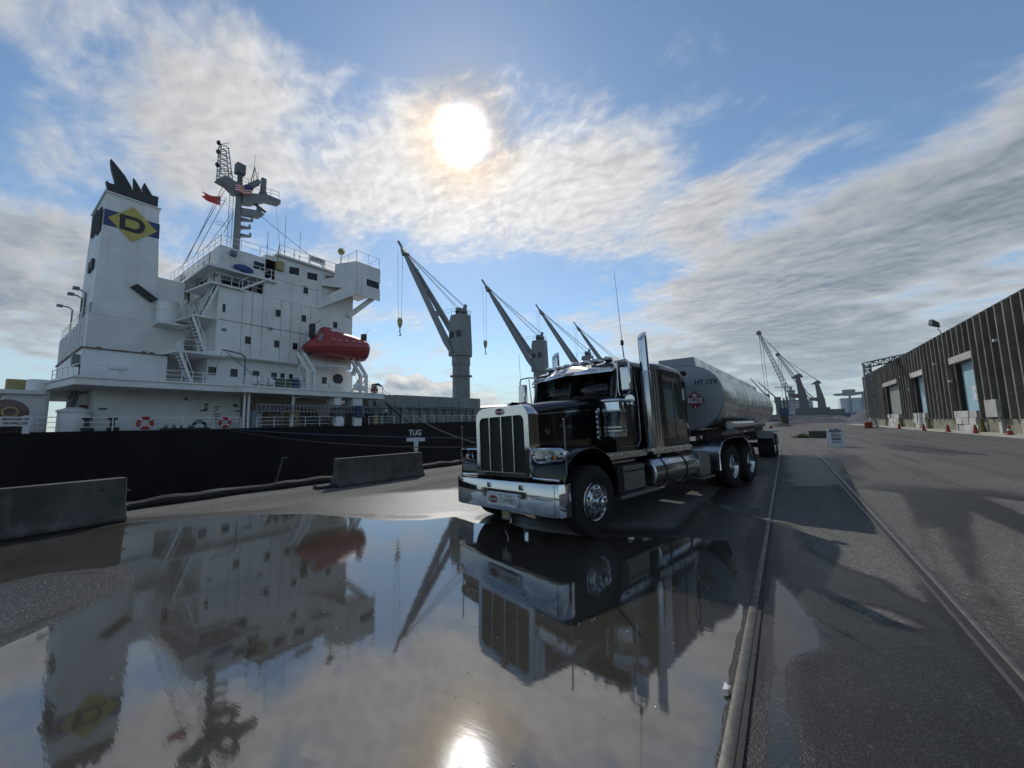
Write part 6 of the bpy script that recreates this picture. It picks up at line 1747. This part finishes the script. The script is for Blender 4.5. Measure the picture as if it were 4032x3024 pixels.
# ------------------------------------------------------------------ concrete barriers at the quay edge
def jersey(name_pos, rz, label, L=3.0):
    t = thing('concrete_barrier', label, 'barrier', (name_pos[0], name_pos[1], 0), 'concrete barriers at the quay edge', rz, world=False)
    pr = [(-0.30, 0.004), (0.30, 0.004), (0.30, 0.075), (0.275, 0.10), (0.16, 0.33), (0.115, 0.81), (-0.115, 0.81), (-0.16, 0.33), (-0.275, 0.10), (-0.30, 0.075)]
    o = MB().prism(pr, 'y', -L / 2, L / 2).build('barrier_body', M['barrier'], t, bev=0.018, world=False)
    for yy in (-L / 2 + 0.6, L / 2 - 0.35):
        MB().cyl((0.125, yy, 0.62), (0.142, yy, 0.62), 0.03, n=8).build('lifting_hole_shade', M['black'], t, world=False)  # black disc on the face, coloured as the shade in a lifting hole
    for zz in (0.25, 0.55):
        MB().tube([(0.03, L / 2, zz), (0.03, L / 2 + 0.07, zz), (-0.05, L / 2 + 0.07, zz), (-0.05, L / 2, zz)], 0.012, 6).build('loop_bar', M['galv'], t, world=False)
    return t
jersey((-10.72, 0.42), R(4.0), 'dark concrete barrier at the puddle edge, cut by the picture border', 3.0)
jersey((-10.72, 7.82), R(-4.5), 'weathered concrete barrier standing alone between the truck and the hull', 3.0)
tag(MB().prism([(-11.15, 5.85), (-10.75, 5.8), (-10.7, 6.45), (-11.1, 6.5)], 'z', 0.004, 0.09).build('timber_chock', M['debris'], bev=0.01), 'flat dark timber chock against the barrier foot', 'chock')

# ------------------------------------------------------------------ warehouse
WX = 16.4
wh_ = thing('warehouse', 'long dark ribbed concrete warehouse with dock doors along the road', 'warehouse', (WX + 20, 70, 0))
def wp(mb, name, m, parent=None, **kw):
    return mb.build(name, M[m], wh_ if parent is None else parent, **kw)
Y0, Y1, HT = 6.0, 126.0, 11.5
doors = [(59.0, 65.2, 7.6, 'door_blue'), (76.6, 82.6, 7.5, 'door_blue'), (92.0, 103.0, 7.5, 'door_grey'), (30.0, 36.0, 7.6, 'door_blue')]
doors.sort()
segs, y = [], Y0
mbw = MB()
for d0, d1, dt, dm_ in doors:
    mbw.box(WX, WX + 0.4, y, d0, 1.3, HT)
    mbw.box(WX, WX + 0.4, d0, d1, dt, HT)
    y = d1
mbw.box(WX, WX + 0.4, y, Y1, 1.3, HT)
wall_o = wp(mbw, 'wall_panel', 'wall')
wp(MB().box(WX + 0.62, WX + 42, Y0, Y1, 0, HT - 0.6), 'back_block', 'wall')
wp(MB().box(WX - 0.16, WX + 42, Y0 - 0.1, Y1 + 0.1, HT, HT + 0.16), 'roof_edge', 'wall')
ds = wp(MB().box(WX - 0.12, WX + 0.40, Y0, Y1, 0.0, 1.3), 'dock_wall', 'dock')
rib_me = MB().prism([(-0.15, 0.0), (0.15, 0.0), (0.11, -0.46), (-0.11, -0.46)], 'z', 0.0, 1.0)
rib_data = MB()
rib_data.v = [(b, a, c) for a, b, c in rib_me.v]
rib_data.f = [tuple(reversed(f)) for f in rib_me.f]
rib_data = rib_data.mesh('rib', 0)
k = 0
yy = Y0 + 0.5
while yy < Y1:
    z0, z1 = 1.3, HT
    for d0, d1, dt, dm_ in doors:
        if d0 - 0.2 < yy < d1 + 0.2:
            z0 = dt + 0.72
    o = place('rib', rib_data, M['rib'], wh_)
    o.location = (WX, yy, z0)
    o.scale = (1, 1, z1 - z0)
    yy += 1.58
for d0, d1, dt, dm_ in doors:
    wp(MB().box(WX - 0.42, WX + 0.1, d0 - 0.35, d1 + 0.35, dt, dt + 0.72), 'lintel', 'block')
    dr_ = wp(MB().box(WX + 0.42, WX + 0.50, d0, d1, 1.3, dt), 'dock_door', dm_)
    for j in range(1, 5):
        wp(MB().box(WX + 0.405, WX + 0.42, d0, d1, 1.3 + j * (dt - 1.3) / 5 - 0.03, 1.3 + j * (dt - 1.3) / 5 + 0.03), 'door_rail', dm_, dr_)
    # stacked blocks closing the foot of the door
    n = max(3, round((d1 - d0 - 0.4) / 1.85)) if dm_ == 'door_blue' else 4
    for row in range(3):
        y = d0 + 0.2 + (0.45 if row % 2 else 0)
        while y < min(d1 - 0.2, d0 + 0.2 + n * 1.9):
            L_ = min(1.8 + random.uniform(-0.1, 0.1), d1 - y)
            if L_ > 0.5 and not (row == 2 and random.random() < 0.12):
                wp(MB().box(WX - 0.55 - random.uniform(0, 0.12), WX - 0.13, y, y + L_ - 0.03, 0.73 * row + 0.005, 0.73 * (row + 1)), 'concrete_block', 'block', bev=0.03)
            y += L_
    for y in (d0 - 0.3, d1 + 0.25):
        wp(MB().cyl((WX - 0.45, y, 0), (WX - 0.45, y, 1.35), 0.16, n=12), 'dock_post', 'bollard_y')
wp(MB().box(WX + 0.36, WX + 0.40, 61.4, 62.7, 3.3, 4.8), 'door_poster', 'sign_white')
text('poster_lettering', 'A', M['door_blue'], wh_, 1.0, (WX + 0.355, 62.05, 4.25), (0, -1, 0), ZS, 0.003, offset=0.02)
wp(MB().box(WX + 0.352, WX + 0.36, 61.6, 62.5, 3.5, 3.62), 'poster_print', 'door_blue')
wp(MB().box(WX - 0.75, WX - 0.35, 53.8, 56.3, 1.5, 3.1), 'leveller_box', 'block')
wp(MB().box(WX - 0.36, WX - 0.13, 54.6, 55.2, 0, 1.6), 'dock_pier', 'block')
for y, z in ((53.3, 8.4), (70.9, 8.3), (66.1, 5.7), (84.3, 5.9), (88.7, 8.3)):
    wp(MB().box(WX - 0.5, WX - 0.2, y - 0.12, y + 0.12, z - 0.1, z + 0.12), 'wall_lamp', 'sign_white')
fo_ = wp(MB().tube([(WX + 0.3, 69.8, 11.6), (WX + 0.3, 69.8, 12.3), (WX + 0.1, 69.8, 12.6), (WX + 0.3, 69.8, 12.9)], 0.05, 6), 'floodlight_post', 'galv')
wp(MB().ring_loft([[(WX + 0.2, 69.2, 12.7), (WX + 0.2, 70.4, 12.9), (WX + 0.2, 70.3, 13.5), (WX + 0.2, 69.3, 13.3)], [(WX - 0.5, 69.0, 13.1), (WX - 0.5, 70.6, 13.3), (WX - 0.4, 70.5, 14.0), (WX - 0.4, 69.1, 13.8)]]), 'floodlight_head', 'black', fo_)
tag(MB().box(13.4, WX - 0.13, Y0, 140, 0.004, 0.012).build('dock_pavement', M['cap']), None, None, kind='structure')
# utility gantry at the far end of the road
gt = thing('pipe_gantry', 'steel lattice gantry column with a truss arm reaching over the warehouse roof', 'gantry', (11.4, 83.5, 0))
def lattice(p0, p1, w, n, r, name, parent, m='galv', w1=None):
    p0, p1 = Vector(p0), Vector(p1)
    d = (p1 - p0).normalized()
    u = Vector((0, 0, 1)) if abs(d.z) < 0.8 else Vector((1, 0, 0))
    a = d.cross(u).normalized(); b = d.cross(a)
    w1 = w if w1 is None else w1
    mb = MB()
    def c(t, i):
        ww = w + (w1 - w) * t
        sx, sy = ((-1, -1), (1, -1), (1, 1), (-1, 1))[i % 4]
        return p0.lerp(p1, t) + a * sx * ww / 2 + b * sy * ww / 2
    for i in range(4):
        mb.beam(c(0, i), c(1, i), r)
    for k in range(n):
        for i in range(4):
            mb.beam(c(k / n, i), c((k + 1) / n, i + (1 if k % 2 else -1)), r * 0.7)
            mb.beam(c(k / n, i), c(k / n, i + 1), r * 0.7)
    return mb.build(name, M[m], parent, smooth=0, world=parent.get('_pos') is not None)
lattice((11.4, 83.6, 0), (11.4, 83.6, 10.3), 0.8, 10, 0.16, 'column', gt)
lattice((11.2, 83.4, 10.1), (17.6, 91.0, 11.9), 0.8, 8, 0.14, 'arm', gt)
for x, lab in ((11.0, 'white bollard at the gantry foot, nearer the road'), (11.75, 'white bollard at the gantry foot, nearer the warehouse')):
    o = MB().lathe([(0.13, 0), (0.13, 1.35), (0.20, 1.38), (0.20, 1.48), (0.10, 1.55), (0.001, 1.56)], (x, 82.8, 0.013), 'z', 12).build('white_bollard', M['bollard'])
    tag(o, lab, 'bollard', 'white bollards at the gantry')
for k, (x, y) in enumerate(((10.3, 81.6), (10.7, 81.9))):
    o = MB().lathe([(0.28, 0), (0.30, 0.05), (0.30, 0.95), (0.26, 1.0), (0.001, 1.02)], (x, y, 0.003), 'z', 14).build('red_drum', M['cone'])
    tag(o, ('red drum at the road end of the warehouse row' if k == 0 else 'red drum tucked against the gantry column'), 'drum')
# traffic cones
cone_me = None
for k, (x, y, lab) in enumerate(((15.06, 49.99, 'orange traffic cone beside the dock box at the picture border'), (14.3, 54.21, 'orange traffic cone in front of the blue door with the poster'),
                                 (13.21, 65.29, 'orange traffic cone in front of the plain blue door'), (13.79, 59.48, 'faded orange traffic cone between the two blue doors'),
                                 (12.81, 75.18, 'orange traffic cone in front of the grey roller door'))):
    t = thing('traffic_cone', lab, 'cone', (x, y, 0.012 if x > 13.4 else 0.0), 'cones along the warehouse', world=False)
    MB().lathe([(0.22, 0.03), (0.19, 0.06), (0.075, 0.78), (0.05, 0.80), (0.001, 0.80)], (0, 0, 0), 'z', 16).build('body', M['cone'], t, world=False)
    MB().box(-0.25, 0.25, -0.25, 0.25, 0.0, 0.04).build('base', M['cone'] if k != 1 else M['print_maroon'], t, world=False)
    MB().lathe([(0.148, 0.36), (0.112, 0.54)], (0, 0, 0), 'z', 16).build('collar', M['print_maroon'] if k else M['sign_white'], t, world=False)
o = MB().lathe([(0.16, 0), (0.16, 1.0), (0.10, 1.05), (0.10, 1.2), (0.16, 1.25), (0.001, 1.3)], (15.9, 49.9, 0.013), 'z', 14).build('hydrant_post', M['bollard'])
tag(o, 'short white capped post beside the dock wall', 'post')

# ------------------------------------------------------------------ road furniture
sg = thing('sandwich_board', 'white folding sandwich board with dark printed lines beside the track', 'sign', (2.35, 30.3, 0), None, R(9), world=False)
for s, nm in ((-1, 'front_panel'), (1, 'rear_panel')):
    q = [(-0.40, s * 0.26, 0.0), (0.40, s * 0.26, 0.0), (0.34, s * 0.03, 1.12), (-0.34, s * 0.03, 1.12)]
    pn = MB().ring_loft([q, [(x, y + s * 0.025, z) for x, y, z in q]]).build(nm, M['sign_white'], sg, world=False)
    if s < 0:
        def row(z0, z1, x0, x1, m):
            f = lambda z: -0.26 + 0.23 * z / 1.12 - 0.030
            MB().add([(x0, f(z0), z0), (x1, f(z0), z0), (x1, f(z1), z1), (x0, f(z1), z1)], [(0, 1, 2, 3)]).build('printed_line', M[m], pn, world=False)
        row(0.88, 0.965, -0.30, 0.30, 'print_dark')
        row(0.79, 0.825, -0.22, 0.19, 'print_dark'); row(0.735, 0.765, -0.22, 0.02, 'print_dark')
        row(0.665, 0.70, -0.22, 0.30, 'print_dark'); row(0.615, 0.65, -0.22, 0.22, 'print_dark')
        row(0.525, 0.56, -0.22, 0.20, 'print_dark'); row(0.405, 0.49, -0.22, 0.22, 'print_dark'); row(0.36, 0.375, -0.24, 0.28, 'galv')
        row(0.23, 0.295, -0.22, 0.26, 'galv'); row(1.0, 1.06, -0.22, -0.10, 'galv'); row(1.0, 1.07, -0.06, 0.18, 'galv')
o = MB().box(1.55, 2.95, 43.0, 43.7, 0.0, 0.62).build('road_block', M['barrier'], bev=0.04)
tag(o, 'low mossy concrete block behind the sandwich board', 'block')
mbg = MB()
for k in range(520):
    x, y = 1.15 + random.gauss(0, 0.26), 43.3 + random.gauss(0, 0.25)
    h = random.uniform(0.12, 0.5) * max(0.3, 1 - abs(x - 1.1) / 1.2)
    a = random.uniform(0, PI)
    dx_, dy_ = 0.03 * math.cos(a), 0.03 * math.sin(a)
    lx, ly = random.gauss(0, 0.1), random.gauss(0, 0.1)
    mbg.add([(x - dx_, y - dy_, 0), (x + dx_, y + dy_, 0), (x + lx, y + ly, h)], [(0, 1, 2)])
tag(mbg.build('weeds', M['grass'], smooth=0), 'green weeds growing beside the concrete block', None, kind='stuff')

# ------------------------------------------------------------------ far end of the quay
def mobile_crane(px, py, sc, mt, mj, label, tipv):
    t = thing('harbour_crane', label, 'crane', (px, py, 0), 'harbour cranes at the far quay')
    S = lambda x, y, z: (px + x * sc, py + y * sc, z * sc)
    for s in (-1, 1):
        for k in range(5):
            MB().cyl(S(-8 + 4 * k, s * 4.5, 0.9), S(-8 + 4 * k, s * 3.6, 0.9), 0.9 * sc, n=12).build('wheel', M['rubber'], t)
    MB().box(*[v for p in zip(S(-10, -4, 1.4), S(10, 4, 3.6)) for v in p]).build('carriage', M['hc_pale'], t)
    MB().box(*[v for p in zip(S(-4, -4, 3.6), S(11, 4, 7.6)) for v in p]).build('machine_house', M[mt], t, bev=0.3)
    MB().ring_loft([[S(x, y, 3.6) for x, y in ((-2, -2.2), (2.6, -2.2), (2.6, 2.2), (-2, 2.2))], [S(x, y, 14) for x, y in ((-1.7, -1.8), (2.0, -1.8), (2.0, 1.8), (-1.7, 1.8))],
                    [S(x, y, 24) for x, y in ((-2.2, -1.1), (-0.2, -1.1), (-0.2, 1.1), (-2.2, 1.1))]]).build('tower', M[mt], t)
    MB().prism([(px + x * sc, z * sc) for x, z in ((-4.2, 24.2), (-2.0, 24.0), (0.6, 24.3), (1.2, 24.8), (0.2, 26.2), (-0.8, 26.6), (-2.2, 25.8))], 'y', py - 1.0 * sc, py + 1.0 * sc).build('tower_head', M[mt], t)
    MB().prism([(px + x * sc, z * sc) for x, z in ((-6.5, 15.2), (-1.5, 15.6), (-1.5, 13.0), (-4.5, 13.6))], 'y', py - 1.5 * sc, py + 1.5 * sc).build('jib_foot', M[mt], t)
    foot = Vector(S(-3.5, 0, 14.2)); tip = Vector(tipv)
    knee = foot.lerp(tip, 0.16) + Vector((-1.2 * sc, 0, -0.8 * sc))
    lattice(foot, knee, 1.4 * sc, 3, 0.35 * sc, 'jib_lower', t, 'hc_pale', w1=2.2 * sc)
    lattice(knee, tip, 2.2 * sc, 16, 0.28 * sc, 'jib', t, 'hc_pale', w1=1.1 * sc)
    MB().ball(tip, 1.3 * sc, 1, 0.5, 1.1).build('jib_head', M['hc_dark'], t)
    MB().tube([S(-0.6, 0, 26.3), tip], 0.09, 4).tube([S(0.4, 0, 25.6), tip], 0.09, 4).build('stay_rope', M['rope'], t, smooth=0)
    MB().tube([tip, (tip.x + 0.8, tip.y, 6)], 0.10, 4).tube([tip + Vector((1.2, 0, 0)), (tip.x + 2.4, tip.y, 7)], 0.10, 4).build('hoist_rope', M['rope'], t, smooth=0)
mobile_crane(8.6, 268, 1.02, 'hc_dark', 'hc_pale', 'dark harbour crane with the taller lattice jib', (-9.0, 268, 53.0))
mobile_crane(19.2, 312, 0.98, 'hc_green', 'hc_pale', 'greenish harbour crane with the lower lattice jib', (-1.0, 312, 45.0))
# another ship at the far berth
fs_ = thing('far_ship', 'pale ship lying hazy at the far berth behind the harbour cranes', 'ship', (20, 420, WATER_Z))
MB().prism([(-20, -4.6), (75, -4.6), (78, 6), (-22, 6)], 'y', 415, 440).build('hull', M['hopper_blue'], fs_)
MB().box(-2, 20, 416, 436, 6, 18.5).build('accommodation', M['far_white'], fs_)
for z in (9, 12, 15):
    for k in range(6):
        MB().box(0.5 + k * 3.2, 1.5 + k * 3.2, 415.9, 415.97, z, z + 1.0).build('window', M['pane'], fs_)
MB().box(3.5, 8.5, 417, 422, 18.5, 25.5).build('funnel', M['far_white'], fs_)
MB().box(3.3, 8.7, 416.9, 422.2, 25.5, 27).cyl((6, 419, 27), (6, 419, 30.5), 0.7).build('funnel_top', M['funnel_top'], fs_)
MB().beam((2, 418, 18), (2, 418, 33), 0.8).beam((-6, 418, 30.5), (6, 418, 30.5), 0.6).build('mast', M['grey'], fs_)
MB().box(-8, 14, 415, 416, 17.6, 18.3).build('bridge_wing', M['grey_dk'], fs_)
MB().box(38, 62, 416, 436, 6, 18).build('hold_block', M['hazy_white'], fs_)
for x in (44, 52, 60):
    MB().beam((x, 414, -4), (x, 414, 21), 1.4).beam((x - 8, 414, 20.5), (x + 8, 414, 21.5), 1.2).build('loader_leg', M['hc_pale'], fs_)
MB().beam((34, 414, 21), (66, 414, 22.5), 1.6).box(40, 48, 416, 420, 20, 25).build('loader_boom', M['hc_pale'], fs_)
for a, b, lab in (((-19, 330, 32.4), (-10, 330, 19.0), 'far thin crane jib rising above the trailer, the higher one'), ((-14.2, 330, 29.1), (-4, 330, 16.5), 'far thin crane jib rising above the trailer, the lower one')):
    t = thing('far_crane', lab, 'crane', (b[0], 330, 0))
    MB().beam(b, a, 0.9, 0.9, w1=0.5, h1=0.5).build('jib', M['grey_dk'], t)
    MB().box(b[0] - 1, b[0] + 2, 329, 331, 0.0, b[2] + 1).build('tower', M['grey_dk'], t)
# stockpile, crushed stone and hopper
def heap_mesh(cx, cy, rx, ry, h, seed, n=26, m=14, sharp=1.0):
    rnd = random.Random(seed)
    vs, fs = [(cx, cy, h)], []
    for j in range(1, m + 1):
        for i in range(n):
            a = 2 * PI * i / n
            t = j / m
            q = mnoise.noise(Vector((math.cos(a) * 2 + seed, math.sin(a) * 2, t * 3)))
            rr = t * (1 + 0.16 * q)
            vs.append((cx + rx * rr * math.cos(a), cy + ry * rr * math.sin(a), max(-0.05, h * (1 - t ** sharp) + 0.10 * h * q * (1 - t))))
    for i in range(n):
        fs.append((0, 1 + i, 1 + (i + 1) % n))
    for j in range(m - 1):
        for i in range(n):
            a, b = 1 + j * n + i, 1 + j * n + (i + 1) % n
            fs.append((a, a + n, b + n, b))
    mb = MB(); mb.add(vs, fs)
    return mb
tag(heap_mesh(30, 222, 9.5, 16, 6.6, 3).build('stockpile', M['ore']), 'tall grey stockpile beside the end of the warehouse', 'stockpile')
tag(heap_mesh(20.5, 236, 10, 14, 3.0, 5).build('stockpile', M['ore']), 'lower grey stockpile spreading towards the harbour cranes', 'stockpile')
for k, (x, y, rx, h) in enumerate(((0.5, 150, 5.5, 1.4), (6, 190, 9, 2.2), (13, 205, 9, 2.6))):
    tag(heap_mesh(x, y, rx, rx * 1.2, h, 9 + k).build('scrap_heap', M['debris']), ('low dark scrap heap behind the trailer', 'dark scrap heap in front of the harbour cranes', 'dark scrap heap between the crane and the stockpile')[k], 'heap')
hp_ = thing('loading_hopper', 'tall loading hopper with a blue base behind the trailer', 'hopper', (-0.3, 115, 0))
MB().box(-1.1, 0.8, 114.2, 116, 2.8, 4.4).build('base', M['hopper_blue'], hp_)
MB().prism([(-0.6, 0), (0.5, 0), (0.6, 2.8), (-0.9, 2.8)], 'y', 114.3, 115.8).build('chute', M['black'], hp_)
for x in (-0.95, -0.2, 0.45):
    MB().box(x, x + 0.4, 114.6, 115.4, 4.4, 7.0 + 0.2 * math.sin(x * 5)).build('silo', M['grey_dk'], hp_)
MB().box(-1.9, -0.8, 114.4, 115.6, 5.6, 7.2).build('cab', M['galv'], hp_)
MB().beam((-2.6, 114.8, 2.2), (0.4, 114.8, 1.4), 0.5, 0.35).build('conveyor', M['brass'], hp_)
tag(heap_mesh(-1.0, 112.5, 2.8, 2.0, 1.0, 21).build('scrap_heap', M['debris']), 'black heap at the foot of the loading hopper', 'heap')

# ------------------------------------------------------------------ air
hz = MB().box(-660, 520, -520, 660, -11.0, 62.0).build('haze', M['white'], smooth=0)
hm = bpy.data.materials.new('harbour_air')
hm.use_nodes = True
hn = hm.node_tree
hn.nodes.clear()
ho_ = hn.nodes.new('ShaderNodeOutputMaterial')
hv = hn.nodes.new('ShaderNodeVolumePrincipled')
hv.inputs['Density'].default_value = 0.00016
hv.inputs['Color'].default_value = (0.86, 0.91, 0.96, 1)
hv.inputs['Anisotropy'].default_value = 0.2
hn.links.new(hv.outputs[0], ho_.inputs['Volume'])
hz.data.materials.clear()
hz.data.materials.append(hm)
tag(hz, None, None, kind='stuff')
